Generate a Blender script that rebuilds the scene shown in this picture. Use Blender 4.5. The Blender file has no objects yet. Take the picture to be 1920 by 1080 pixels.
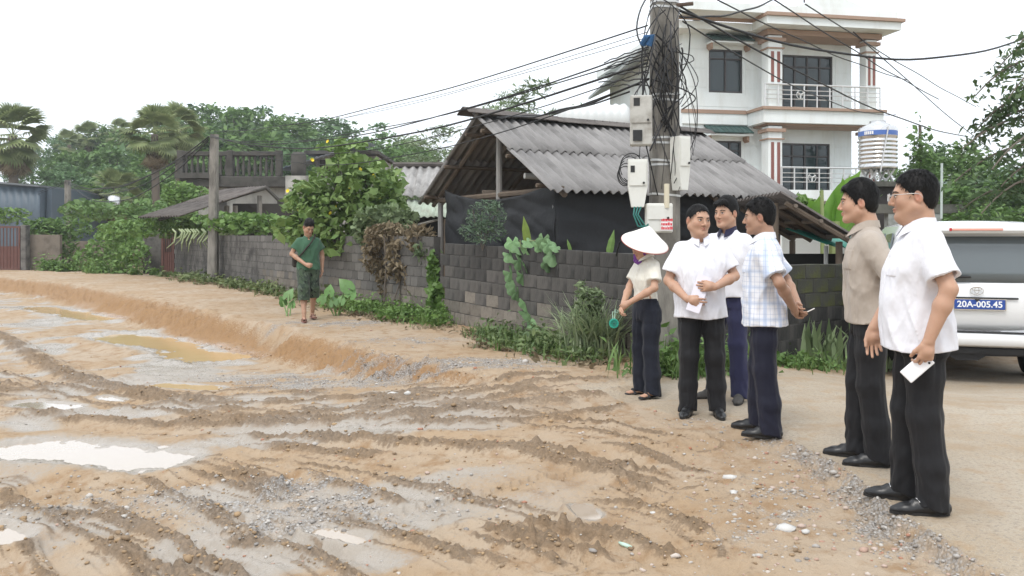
import bpy, math, random
import numpy as np
from mathutils import Vector, Matrix, Euler, Quaternion

# ------------------------------------------------------------------ camera, sky, sun, exposure
SC = bpy.context.scene
COL = SC.collection
CAM_H, F_PX, CX, HY = 1.40, 1600.0, 960.0, 445.0     # eye height (m), focal length (photo px), horizon row

cam_d = bpy.data.cameras.new('camera')
cam_d.sensor_width = 36.0
cam_d.lens = 36.0 * F_PX / 1920.0
cam_d.shift_y = -(540.0 - HY) / 1920.0
cam_d.clip_start, cam_d.clip_end = 0.05, 3000.0
cam = bpy.data.objects.new('camera', cam_d)
cam.location = (0, 0, CAM_H)
cam.rotation_euler = (math.radians(90), 0, 0)
COL.objects.link(cam)
SC.camera = cam

SUN_EL, SUN_AZ = math.radians(58), math.radians(205)     # azimuth clockwise from +Y
w = bpy.data.worlds.new('World'); SC.world = w; w.use_nodes = True
nt = w.node_tree; nt.nodes.clear()
sky = nt.nodes.new('ShaderNodeTexSky'); sky.sky_type = 'NISHITA'; sky.sun_disc = False
sky.sun_elevation = SUN_EL; sky.sun_rotation = SUN_AZ
sky.air_density = 1.0; sky.dust_density = 4.0
mixs = nt.nodes.new('ShaderNodeMix'); mixs.data_type = 'RGBA'; mixs.inputs[0].default_value = 0.86
mixs.inputs[7].default_value = (13.2, 13.9, 14.6, 1)           # flat overcast cloud
bg = nt.nodes.new('ShaderNodeBackground'); bg.inputs['Strength'].default_value = 0.10
wo = nt.nodes.new('ShaderNodeOutputWorld')
nt.links.new(sky.outputs[0], mixs.inputs[6]); nt.links.new(mixs.outputs[2], bg.inputs['Color'])
nt.links.new(bg.outputs[0], wo.inputs['Surface'])

sun_d = bpy.data.lights.new('sun', 'SUN'); sun_d.energy = 1.5; sun_d.angle = math.radians(18)
sun_d.color = (1.0, 0.96, 0.9)
sun = bpy.data.objects.new('sun', sun_d); COL.objects.link(sun)
_d = Vector((math.sin(SUN_AZ) * math.cos(SUN_EL), math.cos(SUN_AZ) * math.cos(SUN_EL), math.sin(SUN_EL)))
sun.rotation_euler = _d.to_track_quat('Z', 'Y').to_euler()
sun.location = (0, 0, 30)

vs = SC.view_settings
vs.view_transform = 'Standard'; vs.look = 'None'; vs.exposure = 0.32; vs.gamma = 1.0; vs.use_curve_mapping = False
try:
    SC.cycles.use_denoising = True
    SC.cycles.max_bounces = 8
    SC.cycles.transparent_max_bounces = 8
except Exception:
    pass

RNG = np.random.default_rng(7)
random.seed(7)
R = math.radians

# ------------------------------------------------------------------ helpers
def PX(px, py, Y):                       # a pixel of the photograph at distance Y
    return Vector(((px - CX) / F_PX * Y, Y, CAM_H + (HY - py) / F_PX * Y))

def GP(px, py, z=0.0):                   # a pixel that shows ground of height z
    Y = F_PX * (CAM_H - z) / (py - HY)
    return ((px - CX) / F_PX * Y, Y)

_perm = np.random.default_rng(3).permutation(256)
_perm = np.concatenate([_perm, _perm, _perm])
_grad = np.random.default_rng(4).normal(size=(256, 3)); _grad /= np.linalg.norm(_grad, axis=1)[:, None]
def perlin(x, y, z=0.0):
    x = np.asarray(x, dtype=np.float32); y = np.asarray(y, dtype=np.float32)
    z = np.broadcast_to(np.asarray(z, dtype=np.float32), x.shape)
    xi = np.floor(x).astype(np.int64); yi = np.floor(y).astype(np.int64); zi = np.floor(z).astype(np.int64)
    fx, fy, fz = x - xi, y - yi, z - zi
    u = fx * fx * fx * (fx * (fx * 6 - 15) + 10); v = fy * fy * fy * (fy * (fy * 6 - 15) + 10); s = fz * fz * fz * (fz * (fz * 6 - 15) + 10)
    xi &= 255; yi &= 255; zi &= 255
    def g(a, b, c):
        h = _perm[_perm[_perm[(xi + a) & 255] + ((yi + b) & 255)] + ((zi + c) & 255)]
        G = _grad[h]
        return G[..., 0] * (fx - a) + G[..., 1] * (fy - b) + G[..., 2] * (fz - c)
    if np.isscalar(z) or not np.any(fz):
        n0 = (g(0,0,0) * (1-u) + g(1,0,0) * u) * (1-v) + (g(0,1,0) * (1-u) + g(1,1,0) * u) * v
        return n0 * 1.6
    n0 = (g(0,0,0) * (1-u) + g(1,0,0) * u) * (1-v) + (g(0,1,0) * (1-u) + g(1,1,0) * u) * v
    n1 = (g(0,0,1) * (1-u) + g(1,0,1) * u) * (1-v) + (g(0,1,1) * (1-u) + g(1,1,1) * u) * v
    return (n0 * (1-s) + n1 * s) * 1.6
def fbm(x, y, z=0.0, o=4, gain=0.5):
    t, a, f = 0, 1.0, 1.0
    for i in range(o):
        t = t + a * perlin(np.asarray(x) * f + 17.3 * i, np.asarray(y) * f + 5.1 * i, np.asarray(z) * f)
        a *= gain; f *= 2.03
    return t
def sstep(t):
    t = np.clip(t, 0, 1); return t * t * (3 - 2 * t)

# ---- materials
MATS = {}
def node_mat(name):
    m = bpy.data.materials.new(name); m.use_nodes = True
    nt = m.node_tree; b = nt.nodes['Principled BSDF']
    return m, nt, b
def mathn(nt, op, a, b=None, c=None, clamp=False):
    n = nt.nodes.new('ShaderNodeMath'); n.operation = op; n.use_clamp = clamp
    for i, v in enumerate((a, b, c)):
        if v is None: continue
        if isinstance(v, (int, float)): n.inputs[i].default_value = v
        else: nt.links.new(v, n.inputs[i])
    return n.outputs[0]
def mixn(nt, f, a, b):
    n = nt.nodes.new('ShaderNodeMix'); n.data_type = 'RGBA'
    for i, v in ((0, f), (6, a), (7, b)):
        if isinstance(v, (int, float)): n.inputs[i].default_value = v
        elif isinstance(v, tuple): n.inputs[i].default_value = (*v[:3], 1)
        else: nt.links.new(v, n.inputs[i])
    return n.outputs[2]
def noisen(nt, scale, detail=4, rough=0.55, vec=None, sc=None):
    n = nt.nodes.new('ShaderNodeTexNoise'); n.inputs['Scale'].default_value = scale
    n.inputs['Detail'].default_value = detail; n.inputs['Roughness'].default_value = rough
    if vec is not None:
        if sc is not None:
            mp = nt.nodes.new('ShaderNodeMapping'); mp.inputs['Scale'].default_value = sc
            nt.links.new(vec, mp.inputs['Vector']); vec = mp.outputs[0]
        nt.links.new(vec, n.inputs['Vector'])
    return n.outputs[0]
def coordn(nt, k='Object'):
    return nt.nodes.new('ShaderNodeTexCoord').outputs[k]
def rampn(nt, f, lo, hi, a=0.0, b=1.0):
    n = nt.nodes.new('ShaderNodeMapRange'); n.interpolation_type = 'SMOOTHSTEP'
    nt.links.new(f, n.inputs[0])
    for i, v in zip((1, 2, 3, 4), (lo, hi, a, b)): n.inputs[i].default_value = v
    return n.outputs[0]
def bumpn(nt, b, h, strength, dist=0.01):
    n = nt.nodes.new('ShaderNodeBump'); n.inputs['Strength'].default_value = strength; n.inputs['Distance'].default_value = dist
    nt.links.new(h, n.inputs['Height']); nt.links.new(n.outputs[0], b.inputs['Normal'])
def MAT(name, col=(.5, .5, .5), rough=0.8, var=0.18, scale=6.0, bump=0.25, bscale=60.0, metallic=0.0, spec=0.4,
        stain=None, stain_amt=0.5, stain_scale=2.0, stretch=None, coat=0.0, objvar=0.0, trans=0.0):
    if name in MATS: return MATS[name]
    m, nt, b = node_mat(name)
    co = coordn(nt)
    n1 = noisen(nt, scale, 5, 0.6, co, stretch)
    c = mixn(nt, n1, tuple(min(1, v * (1 - var)) for v in col), tuple(min(1, v * (1 + var)) for v in col))
    if stain is not None:
        n2 = noisen(nt, stain_scale, 6, 0.65, co, stretch)
        c = mixn(nt, rampn(nt, n2, 0.5 - 0.2 * stain_amt, 0.72 - 0.1 * stain_amt, 0, min(1, stain_amt + 0.3)), c, stain)
    if objvar:
        oi = nt.nodes.new('ShaderNodeObjectInfo')
        hsv = nt.nodes.new('ShaderNodeHueSaturation'); nt.links.new(c, hsv.inputs['Color'])
        nt.links.new(mathn(nt, 'MULTIPLY_ADD', oi.outputs['Random'], 2 * objvar, 1 - objvar), hsv.inputs['Value'])
        c = hsv.outputs[0]
    nt.links.new(c, b.inputs['Base Color'])
    b.inputs['Roughness'].default_value = rough; b.inputs['Metallic'].default_value = metallic
    b.inputs['Specular IOR Level'].default_value = spec
    if coat: b.inputs['Coat Weight'].default_value = coat; b.inputs['Coat Roughness'].default_value = 0.05
    if bump: bumpn(nt, b, noisen(nt, bscale, 4, 0.6, co, stretch), bump, 0.01)
    MATS[name] = m
    return m

# ---- objects
def mesh_from(name, verts, faces, mat=None, smooth=False, attrs=None):
    me = bpy.data.meshes.new(name)
    verts = np.asarray(verts, dtype=np.float32).reshape(-1, 3)
    if isinstance(faces, np.ndarray):
        nf, k = faces.shape
        me.vertices.add(len(verts)); me.vertices.foreach_set('co', verts.ravel())
        me.loops.add(nf * k); me.loops.foreach_set('vertex_index', faces.astype(np.int32).ravel())
        me.polygons.add(nf); me.polygons.foreach_set('loop_start', np.arange(0, nf * k, k, dtype=np.int32))
        me.update(calc_edges=True)
    else:
        me.from_pydata([tuple(map(float, v)) for v in verts], [], faces); me.update()
    if smooth: me.polygons.foreach_set('use_smooth', np.ones(len(me.polygons), dtype=bool))
    if attrs:
        for k, a in attrs.items():
            at = me.attributes.new(k, 'FLOAT_COLOR', 'POINT')
            a = np.asarray(a, dtype=np.float32)
            if a.shape[1] == 3: a = np.concatenate([a, np.ones((len(a), 1), dtype=np.float32)], 1)
            at.data.foreach_set('color', a.ravel())
    if mat is not None:
        if isinstance(mat, (list, tuple)):
            for x in mat: me.materials.append(x)
        else: me.materials.append(mat)
    return me
def link(name, me, parent=None, loc=None, rotz=None, mat4=None):
    o = bpy.data.objects.new(name, me); COL.objects.link(o)
    if parent is not None: o.parent = parent
    if loc is not None: o.location = loc
    if rotz is not None: o.rotation_euler = (0, 0, rotz)
    if mat4 is not None: o.matrix_basis = mat4
    return o
def tag(o, label=None, cat=None, group=None, kind=None):
    if label: o['label'] = label
    if cat: o['category'] = cat
    if group: o['group'] = group
    if kind: o['kind'] = kind
    return o
def empty(name, loc=(0, 0, 0), rotz=0.0):
    o = bpy.data.objects.new(name, None); COL.objects.link(o); o.location = loc; o.rotation_euler = (0, 0, rotz)
    o.empty_display_size = 0.1
    return o

class MB:
    """collects shapes of one mesh"""
    def __init__(s): s.v, s.f = [], []
    def add(s, vs, fs):
        n = len(s.v); s.v += [tuple(map(float, v)) for v in vs]; s.f += [tuple(i + n for i in f) for f in fs]; return s
    def box(s, lo, hi, bev=0.0, M=None):
        x0, y0, z0 = lo; x1, y1, z1 = hi
        if bev <= 0:
            vs = [(x0,y0,z0),(x1,y0,z0),(x1,y1,z0),(x0,y1,z0),(x0,y0,z1),(x1,y0,z1),(x1,y1,z1),(x0,y1,z1)]
            fs = [(0,3,2,1),(4,5,6,7),(0,1,5,4),(1,2,6,5),(2,3,7,6),(3,0,4,7)]
        else:
            b = bev; vs, fs, idx = [], [], {}
            X, Y, Z = (x0, x1), (y0, y1), (z0, z1)
            for i in (0, 1):
                for j in (0, 1):
                    for k in (0, 1):
                        sx, sy, sz = (1 - 2*i) * b, (1 - 2*j) * b, (1 - 2*k) * b
                        for a in range(3):
                            p = [X[i] + sx, Y[j] + sy, Z[k] + sz]
                            p[a] -= (sx, sy, sz)[a]
                            idx[(i, j, k, a)] = len(vs); vs.append(tuple(p))
            def q(*k): return [idx[t] for t in k]
            for i in (0, 1): fs.append(q((i,0,0,0),(i,1,0,0),(i,1,1,0),(i,0,1,0)))
            for j in (0, 1): fs.append(q((0,j,0,1),(1,j,0,1),(1,j,1,1),(0,j,1,1)))
            for k in (0, 1): fs.append(q((0,0,k,2),(1,0,k,2),(1,1,k,2),(0,1,k,2)))
            for i in (0, 1):
                for j in (0, 1):
                    fs.append(q((i,j,0,0),(i,j,1,0),(i,j,1,1),(i,j,0,1)))
                    fs.append(q((i,0,j,0),(i,1,j,0),(i,1,j,2),(i,0,j,2)))
                    fs.append(q((0,i,j,1),(1,i,j,1),(1,i,j,2),(0,i,j,2)))
                    for k in (0, 1): fs.append(q((i,j,k,0),(i,j,k,1),(i,j,k,2)))
            c = Vector(((x0+x1)/2, (y0+y1)/2, (z0+z1)/2)); out = []
            for f in fs:
                a, b_, c_ = (Vector(vs[f[0]]), Vector(vs[f[1]]), Vector(vs[f[2]]))
                n = (b_ - a).cross(c_ - a); m = sum((Vector(vs[i]) for i in f), Vector()) / len(f)
                out.append(tuple(f) if n.dot(m - c) > 0 else tuple(reversed(f)))
            fs = out
        if M is not None: vs = [M @ Vector(v) for v in vs]
        return s.add(vs, fs)
    def tube(s, pts, r, n=8, cap=True):
        pts = [Vector(p) for p in pts]; rs = r if isinstance(r, (list, tuple)) else [r] * len(pts)
        vs, fs = [], []; up = None
        for i, p in enumerate(pts):
            t = (pts[min(i+1, len(pts)-1)] - pts[max(i-1, 0)]).normalized()
            if up is None: up = t.orthogonal().normalized()
            up = (up - t * up.dot(t)).normalized(); sd = t.cross(up)
            for k in range(n):
                a = 2 * math.pi * k / n
                vs.append(p + (up * math.cos(a) + sd * math.sin(a)) * rs[i])
        for i in range(len(pts) - 1):
            for k in range(n):
                fs.append((i*n+k, i*n+(k+1) % n, (i+1)*n+(k+1) % n, (i+1)*n+k))
        if cap: fs.append(tuple(range(n-1, -1, -1))); fs.append(tuple((len(pts)-1)*n + k for k in range(n)))
        return s.add(vs, fs)
    def lathe(s, prof, n=20, M=None, cap=True):
        vs, fs = [], []
        for r, z in prof:
            for k in range(n):
                a = 2 * math.pi * k / n; vs.append(Vector((r * math.cos(a), r * math.sin(a), z)))
        for i in range(len(prof) - 1):
            for k in range(n): fs.append((i*n+k, i*n+(k+1) % n, (i+1)*n+(k+1) % n, (i+1)*n+k))
        if cap: fs.append(tuple(range(n-1, -1, -1))); fs.append(tuple((len(prof)-1)*n + k for k in range(n)))
        if M is not None: vs = [M @ v for v in vs]
        return s.add(vs, fs)
    def prism(s, poly, y0, y1, M=None):      # poly in (x,z), extruded along y
        n = len(poly)
        vs = [Vector((x, y0, z)) for x, z in poly] + [Vector((x, y1, z)) for x, z in poly]
        fs = [tuple(range(n)), tuple(range(2*n-1, n-1, -1))] + [(i, i+n, (i+1) % n + n, (i+1) % n) for i in range(n)]
        if M is not None: vs = [M @ v for v in vs]
        return s.add(vs, fs)
    def quad(s, a, b, c, d): return s.add([a, b, c, d], [(0, 1, 2, 3)])
    def me(s, name, mat, smooth=False): return mesh_from(name, s.v, s.f, mat, smooth)
    def build(s, name, mat, parent=None, smooth=False, **k): return link(name, s.me(name, mat, smooth), parent, **k)

def inst(name, me, parent=None, M=None):
    o = bpy.data.objects.new(name, me); COL.objects.link(o)
    if parent is not None: o.parent = parent
    if M is not None: o.matrix_basis = M
    return o
def TRS(loc, rot=(0, 0, 0), sc=(1, 1, 1)):
    if isinstance(sc, (int, float)): sc = (sc, sc, sc)
    return Matrix.LocRotScale(Vector(loc), Euler(rot), Vector(sc))
# ------------------------------------------------------------------ ground
# top edge of the dug-out road: (x, y, drop at the edge, width of that drop), from far left round to the concrete edge
EDGE = []
for (px, py, D, wd) in [(-700, 478, .3, 2.0), (-150, 505, .34, 1.8), (0, 517, .36, 1.6), (150, 531, .38, 1.6), (300, 558, .42, 1.35), (420, 585, .44, 1.15),
                        (520, 609, .42, 0.85), (640, 637, .34, .75), (760, 664, .26, .75), (900, 690, .14, .6), (1030, 712, .03, .5),
                        (1250, 775, .015, .35), (1400, 800, .03, .25), (1490, 832, .05, .12), (1590, 890, .06, .10), (1660, 945, .065, .09), (1780, 1025, .07, .09), (1880, 1085, .07, .09)]:
    x, y = GP(px, py, 0); EDGE.append((x, y, D, wd))
EDGE += [(2.06, 2.2, .07, .1), (2.2, 0.0, .07, .1), (2.2, -4, .07, .1)]
EDGE = np.array(EDGE)

def poly_dist(x, y, P, closed=False):
    """distance to a polyline, parameter index along it, and side (positive = left of travel)"""
    best = np.full(x.shape, 1e9, dtype=np.float32); par = np.zeros(x.shape, dtype=np.float32); side = np.ones(x.shape, dtype=np.float32)
    for i in range(len(P) - 1):
        ax, ay = P[i][0], P[i][1]; bx, by = P[i+1][0] - ax, P[i+1][1] - ay
        L = bx * bx + by * by + 1e-9
        t = np.clip(((x - ax) * bx + (y - ay) * by) / L, 0, 1)
        dx, dy = x - ax - t * bx, y - ay - t * by
        d = np.sqrt(dx * dx + dy * dy); m = d < best
        best = np.where(m, d, best); par = np.where(m, i + t, par)
        side = np.where(m, np.sign(bx * (y - ay) - by * (x - ax)), side)
    return best, par, side

def base_height(x, y):
    x = np.asarray(x, dtype=np.float32); y = np.asarray(y, dtype=np.float32)
    wob = 0.10 * perlin(x * 1.3, y * 1.3) + 0.05 * perlin(x * 4.1 + 3, y * 4.1)
    d, par, side = poly_dist(x, y, EDGE)
    inside = -side * d + wob * np.clip((9 - par) / 3, 0.15, 1)      # the road lies on the right-hand side of travel
    D = np.interp(par, np.arange(len(EDGE)), EDGE[:, 2]); W = np.interp(par, np.arange(len(EDGE)), EDGE[:, 3])
    t = inside / W
    drop = D * sstep(t) + (0.33 - np.minimum(D, .33)) * sstep((inside - 0.2) / 5.0)
    z = -drop
    z = z - 0.29 * sstep((y - 6.6) / 3.5) * sstep((x - 2.2) / 2.6)   # the lane falls away towards the parked car
    z = z + 0.0 * x
    return z, inside, par, D, W

def pts_of(lst, z=-0.2): return [GP(a, b, z) for a, b in lst]
RUTS = [  # (pixels along it, width of ridge m, height m, treads)
    ([(-160, 570), (0, 606), (70, 645), (150, 690), (270, 722), (400, 745)], .22, .085, 0),
    ([(60, 640), (130, 668), (215, 700), (330, 728)], .10, .05, 0),
    ([(-60, 720), (120, 762), (330, 782), (520, 790), (760, 806), (960, 792), (1100, 782), (1235, 768)], .17, .07, 0),
    ([(330, 770), (560, 776), (760, 770), (960, 762), (1180, 742)], .13, .05, 0),
    ([(300, 735), (500, 748), (700, 752), (900, 745), (1100, 735)], .12, .045, 0),
    ([(430, 806), (560, 826), (700, 842), (840, 862), (990, 884), (1130, 918), (1290, 948)], .10, .07, 0),
    ([(480, 830), (620, 856), (740, 872)], .12, .055, 0),
    ([(720, 815), (900, 826), (1080, 818), (1200, 800)], .10, .05, 0),
    ([(300, 842), (372, 876), (450, 908), (540, 950)], .055, .06, 1),
    ([(335, 838), (420, 872), (500, 905), (570, 930)], .055, .06, 1),
    ([(390, 845), (470, 880), (560, 912)], .05, .05, 1),
    ([(240, 868), (320, 910), (390, 945), (440, 962)], .05, .04, 1),
    ([(100, 948), (200, 990), (300, 1030), (420, 1085)], .06, .06, 1),
    ([(28, 985), (70, 1025), (140, 1085)], .06, .075, 0),
    ([(190, 995), (290, 1050), (350, 1090)], .06, .055, 1),
    ([(420, 985), (540, 1020), (640, 1060), (700, 1090)], .06, .05, 1),
    ([(560, 892), (660, 925), (770, 962)], .055, .05, 0),
    ([(620, 960), (760, 1010), (900, 1060), (960, 1090)], .05, .045, 1),
    ([(880, 998), (960, 1020), (1060, 1052), (1160, 1090)], .075, .085, 1),
    ([(960, 996), (1070, 1020), (1180, 1050), (1290, 1085)], .07, .08, 1),
    ([(1080, 962), (1180, 982), (1260, 1012), (1330, 1050)], .08, .07, 0),
    ([(1150, 880), (1260, 905), (1350, 935)], .06, .03, 0),
    ([(1040, 880), (1150, 915), (1235, 960)], .06, .04, 0),
    ([(-60, 900), (60, 925), (200, 945), (330, 1000)], .07, .04, 0),
    ([(-40, 1040), (40, 1075), (60, 1100)], .06, .05, 0),
    ([(-200, 640), (0, 668), (180, 715), (420, 758), (700, 778), (900, 778), (1120, 758), (1240, 742)], .05, .04, 1),
    ([(-200, 655), (0, 690), (160, 730), (380, 765), (640, 788), (860, 796), (1050, 790)], .06, .045, 1),
    ([(560, 760), (760, 788), (960, 808), (1130, 836), (1290, 872)], .05, .035, 1),
    ([(470, 818), (640, 838), (800, 852), (980, 872), (1160, 905), (1310, 940)], .045, .05, 1),
    ([(430, 848), (580, 878), (720, 905), (880, 945), (1040, 985)], .04, .04, 1),
    ([(270, 900), (380, 950), (500, 1000), (620, 1055), (680, 1090)], .045, .05, 1),
    ([(150, 905), (260, 960), (380, 1020), (500, 1090)], .05, .055, 1),
    ([(520, 940), (660, 985), (800, 1030), (920, 1090)], .045, .045, 1),
    ([(700, 900), (850, 945), (1000, 990), (1150, 1030), (1260, 1075)], .045, .04, 1),
    ([(-20, 880), (80, 930), (200, 1000), (280, 1060), (310, 1095)], .05, .045, 1),
    ([(860, 1008), (1000, 1060), (1070, 1090)], .05, .06, 1),
    ([(1010, 1000), (1120, 1030), (1240, 1070), (1290, 1095)], .05, .06, 1),
    ([(640, 800), (820, 815), (1000, 830), (1150, 860), (1240, 880)], .05, .03, 1),
]
RUTS = [(pts_of(p), a, b, c) for p, a, b, c in RUTS]
PUDDLES = [  # (start px, end px, half width m, level below ground, label)
    ((230, 622), (425, 662), .42, .03, 'long brown puddle in the ditch below the earth bank'),
    ((55, 840), (285, 858), .27, .022, 'broad pale puddle mirroring the sky on the left of the road'),
    ((55, 750), (120, 756), .14, .012, 'small bright puddle above the broad pale puddle'),
    ((-40, 985), (18, 1000), .10, .02, 'bright puddle cut off by the left edge of the picture'),
    ((598, 1018), (668, 1036), .06, .015, 'small bright puddle in the tyre ruts at the bottom'),
    ((195, 738), (225, 744), .06, .01, 'tiny bright puddle beside the left mud ridge'),
    ((305, 716), (395, 722), .12, .012, 'shallow brown puddle in front of the ditch puddle'),
    ((1088, 1008), (1108, 1024), .05, .015, 'small puddle right of the tall tyre ridges'),
    ((70, 572), (190, 592), .35, .02, 'far shallow puddle along the foot of the earth bank'),
]
PUD = []
for a, b, hw, lv, lab in PUDDLES:
    z = -0.33 if a[1] < 700 else -0.27
    A, B = GP(*a, z), GP(*b, z); PUD.append((np.array(A), np.array(B), hw, lv, lab))

def ground(x, y, full=True):
    """height and the masks: mud ridge, gravel, concrete, bank, wet"""
    z, inside, par, D, W = base_height(x, y)
    road = sstep(inside / np.maximum(W, .1))
    left = np.clip((10.3 - par) / 2.0, 0, 1)
    conc = np.clip(-inside / 0.03, 0, 1) * sstep((par - 9.6) / 1.2)
    bank = np.clip(1 - np.abs(inside / W - 0.5) * 1.8, 0, 1) * left
    n_lo = fbm(x * 0.9, y * 0.9, 0, 3); n_mid = fbm(x * 4.0, y * 4.0, 0, 4); n_hi = fbm(x * 19, y * 19, 0, 3)
    n_hh = perlin(x * 55, y * 55)
    rough_amt = np.where(conc > 0.5, 0.12, 1.0)
    z = z + n_lo * 0.018 * rough_amt + n_mid * 0.012 * rough_amt + n_hi * 0.0045 * rough_amt
    # the bank is lumpy and slumped
    rid = 1 - np.abs(fbm(x * 3.1, y * 3.1, 0, 4))
    z = z + bank * (n_mid * 0.085 + n_hi * 0.034 + (rid - .6) * 0.07) + bank * n_hh * .014
    # a heap of loose stone slumped from the bank
    mud = np.zeros_like(z)
    ridge_h = np.zeros_like(z); groove_h = np.zeros_like(z); near = np.full_like(z, 9.0); sdist = np.zeros_like(z); arcl = np.zeros_like(z)
    wx = x + 0.05 * perlin(x * 2.2 + 9, y * 2.2); wy = y + 0.05 * perlin(x * 2.2, y * 2.2 + 31)
    for ri, (P, wd, hgt, tr) in enumerate(RUTS):
        P = np.array(P)
        m = (x > P[:, 0].min() - 1) & (x < P[:, 0].max() + 1) & (y > P[:, 1].min() - 1) & (y < P[:, 1].max() + 1)
        if not m.any(): continue
        d, p2, s2 = poly_dist(wx[m], wy[m], P)
        brk = np.clip(0.85 + 0.6 * fbm(x[m] * 2.2 + 5, y[m] * 2.2, 0, 2), 0.12, 1.4)
        endf = sstep(p2 / 0.35) * sstep((len(P) - 1 - p2) / 0.35)
        wloc = wd * (0.75 + 0.5 * brk)
        r = np.exp(-(d / (wloc * .62)) ** 2)
        g = np.exp(-(((d * s2) - wd * 1.7) / (wd * .8)) ** 2) + .7 * np.exp(-(((d * s2) + wd * 1.7) / (wd * .8)) ** 2)
        lump = np.clip(0.75 + 0.45 * n_hi[m] + 0.35 * n_mid[m], 0.1, 1.4)
        seg = np.sqrt((np.diff(P, axis=0) ** 2).sum(1)); cum = np.concatenate([[0], np.cumsum(seg)]); arc = np.interp(p2, np.arange(len(P)), cum)
        nb = d < near[m]; t_ = near[m]; t_[nb] = d[nb]; near[m] = t_; t_ = sdist[m]; t_[nb] = (d * s2)[nb]; sdist[m] = t_; t_ = arcl[m]; t_[nb] = arc[nb] + ri * 7.3; arcl[m] = t_
        if tr:
            lump = lump * (.85 + .22 * np.sin((arc + .35 * np.abs(d)) * 6.283 / .105))
        ridge_h[m] = np.maximum(ridge_h[m], endf * brk * hgt * .78 * r * np.minimum(lump, 1.25)); groove_h[m] = np.maximum(groove_h[m], endf * brk * hgt * .40 * g)
        mud[m] = np.maximum(mud[m], endf * np.clip(brk * r * 1.2, 0, 1))
    z = z + ridge_h - groove_h * (1 - np.clip(ridge_h / .03, 0, 1))
    # smeared streaks that run along the tracks
    fall = np.exp(-(near / .42) ** 2) * road
    strk1 = fbm(sdist * 16 + arcl * .15, arcl * .8, 0, 3); strk2 = fbm(sdist * 40, arcl * 1.6 + 9, 0, 2)
    z = z + fall * (.014 * strk1 + .006 * strk2); mud = np.maximum(mud, fall * np.clip(strk1 * 1.5 + .35 * strk2 - .12, 0, .95))
    # general churned mud band across the middle
    band = np.exp(-((y - (8.1 - 0.25 * x)) / 1.1) ** 2) * road * np.clip((1.8 - x) / 1.0, 0, 1)
    chur = np.clip(fbm(x * 1.6, y * 5.5, 0, 4) + 0.05, 0, 1)
    z = z + band * chur * 0.07; mud = np.maximum(mud, band * np.clip(chur * 1.6, 0, .9))
    # gravel patches
    def blob(px, py, rx, ry, zz=-.2):
        X, Y = GP(px, py, zz); return np.exp(-((x - X) / rx) ** 2 - ((y - Y) / ry) ** 2)
    grav = (blob(560, 700, .9, .7) * 1.0 + blob(760, 715, 1.3, .55) + blob(940, 715, .8, .35) + blob(690, 950, .55, .34) * 1.1 + blob(590, 920, .3, .2) + blob(250, 920, .9, .35) * .8
            + blob(530, 975, .4, .25) * .8 + blob(1480, 870, .35, .6) * .7 + blob(1400, 980, .6, .7) * .45 + blob(1560, 1040, .5, .5) * .55 + blob(60, 690, 1.6, .8) * .5
            + blob(640, 608, .8, .9, 0) * .9 + blob(760, 640, .8, .5, 0) * .8 + blob(590, 612, 1.0, .35, -.05) * .9 + blob(1330, 830, .5, .3) * .5 + blob(430, 690, 1.0, .8) * .7)
    edge = np.exp(-((inside - 0.05) / 0.10) ** 2) * sstep((par - 12.4) / 1.2)
    strk = fbm(x * 2.2 + y * .8, y * 5.0 - x * 1.5, 0, 3); grav = np.clip(grav * (0.55 + 0.5 * n_mid + .45 * n_lo + .8 * strk + .35 * n_hi) + edge * .75 * (.8 + .6 * n_mid), 0, 1)
    z = z + grav * (n_hi * 0.010 + n_hh * 0.006) * (1 - conc) + edge * .02 * (n_hi + .4)
    # puddle hollows
    wet = np.zeros_like(z)
    for A, B, hw, lv, lab in PUD:
        m = (x > min(A[0], B[0]) - 2) & (x < max(A[0], B[0]) + 2) & (y > min(A[1], B[1]) - 2) & (y < max(A[1], B[1]) + 2)
        if not m.any(): continue
        d, _, _ = poly_dist(x[m], y[m], np.array([A, B])); q = d / hw
        zp = float(PUD_Z[tuple(A)]) if full else 0
        bowl = zp + lv * 2.0 * np.clip(q - 1.0 + .55 * n_mid[m] + .55 * n_lo[m] + .18 * n_hi[m], -1.0, 1.3)
        k = sstep(2.6 - q); z[m] = z[m] * (1 - k) + bowl * k
        wet[m] = np.maximum(wet[m], 1.15 * sstep((2.3 - q) / 1.3)); mud[m] *= (1 - .85 * sstep(2.0 - q))
    wet = np.maximum(wet, .95 * sstep((fbm(x * .55 + 4, y * .9, 0, 3) + .16) / .42) * road * (1 - grav * .4) * np.clip((1.1 - x) / 1.6, 0.0, 1))
    return z, mud, grav, conc, bank, wet, inside, par
PUD_Z = {}
for A, B, hw, lv, lab in PUD:
    xs = np.linspace(A[0], B[0], 9); ys = np.linspace(A[1], B[1], 9)
    PUD_Z[tuple(A)] = float(np.mean(base_height(xs, ys)[0])) + .006
def gz(x, y):
    return float(ground(np.array([x], dtype=np.float32), np.array([y], dtype=np.float32))[0][0])

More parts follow.
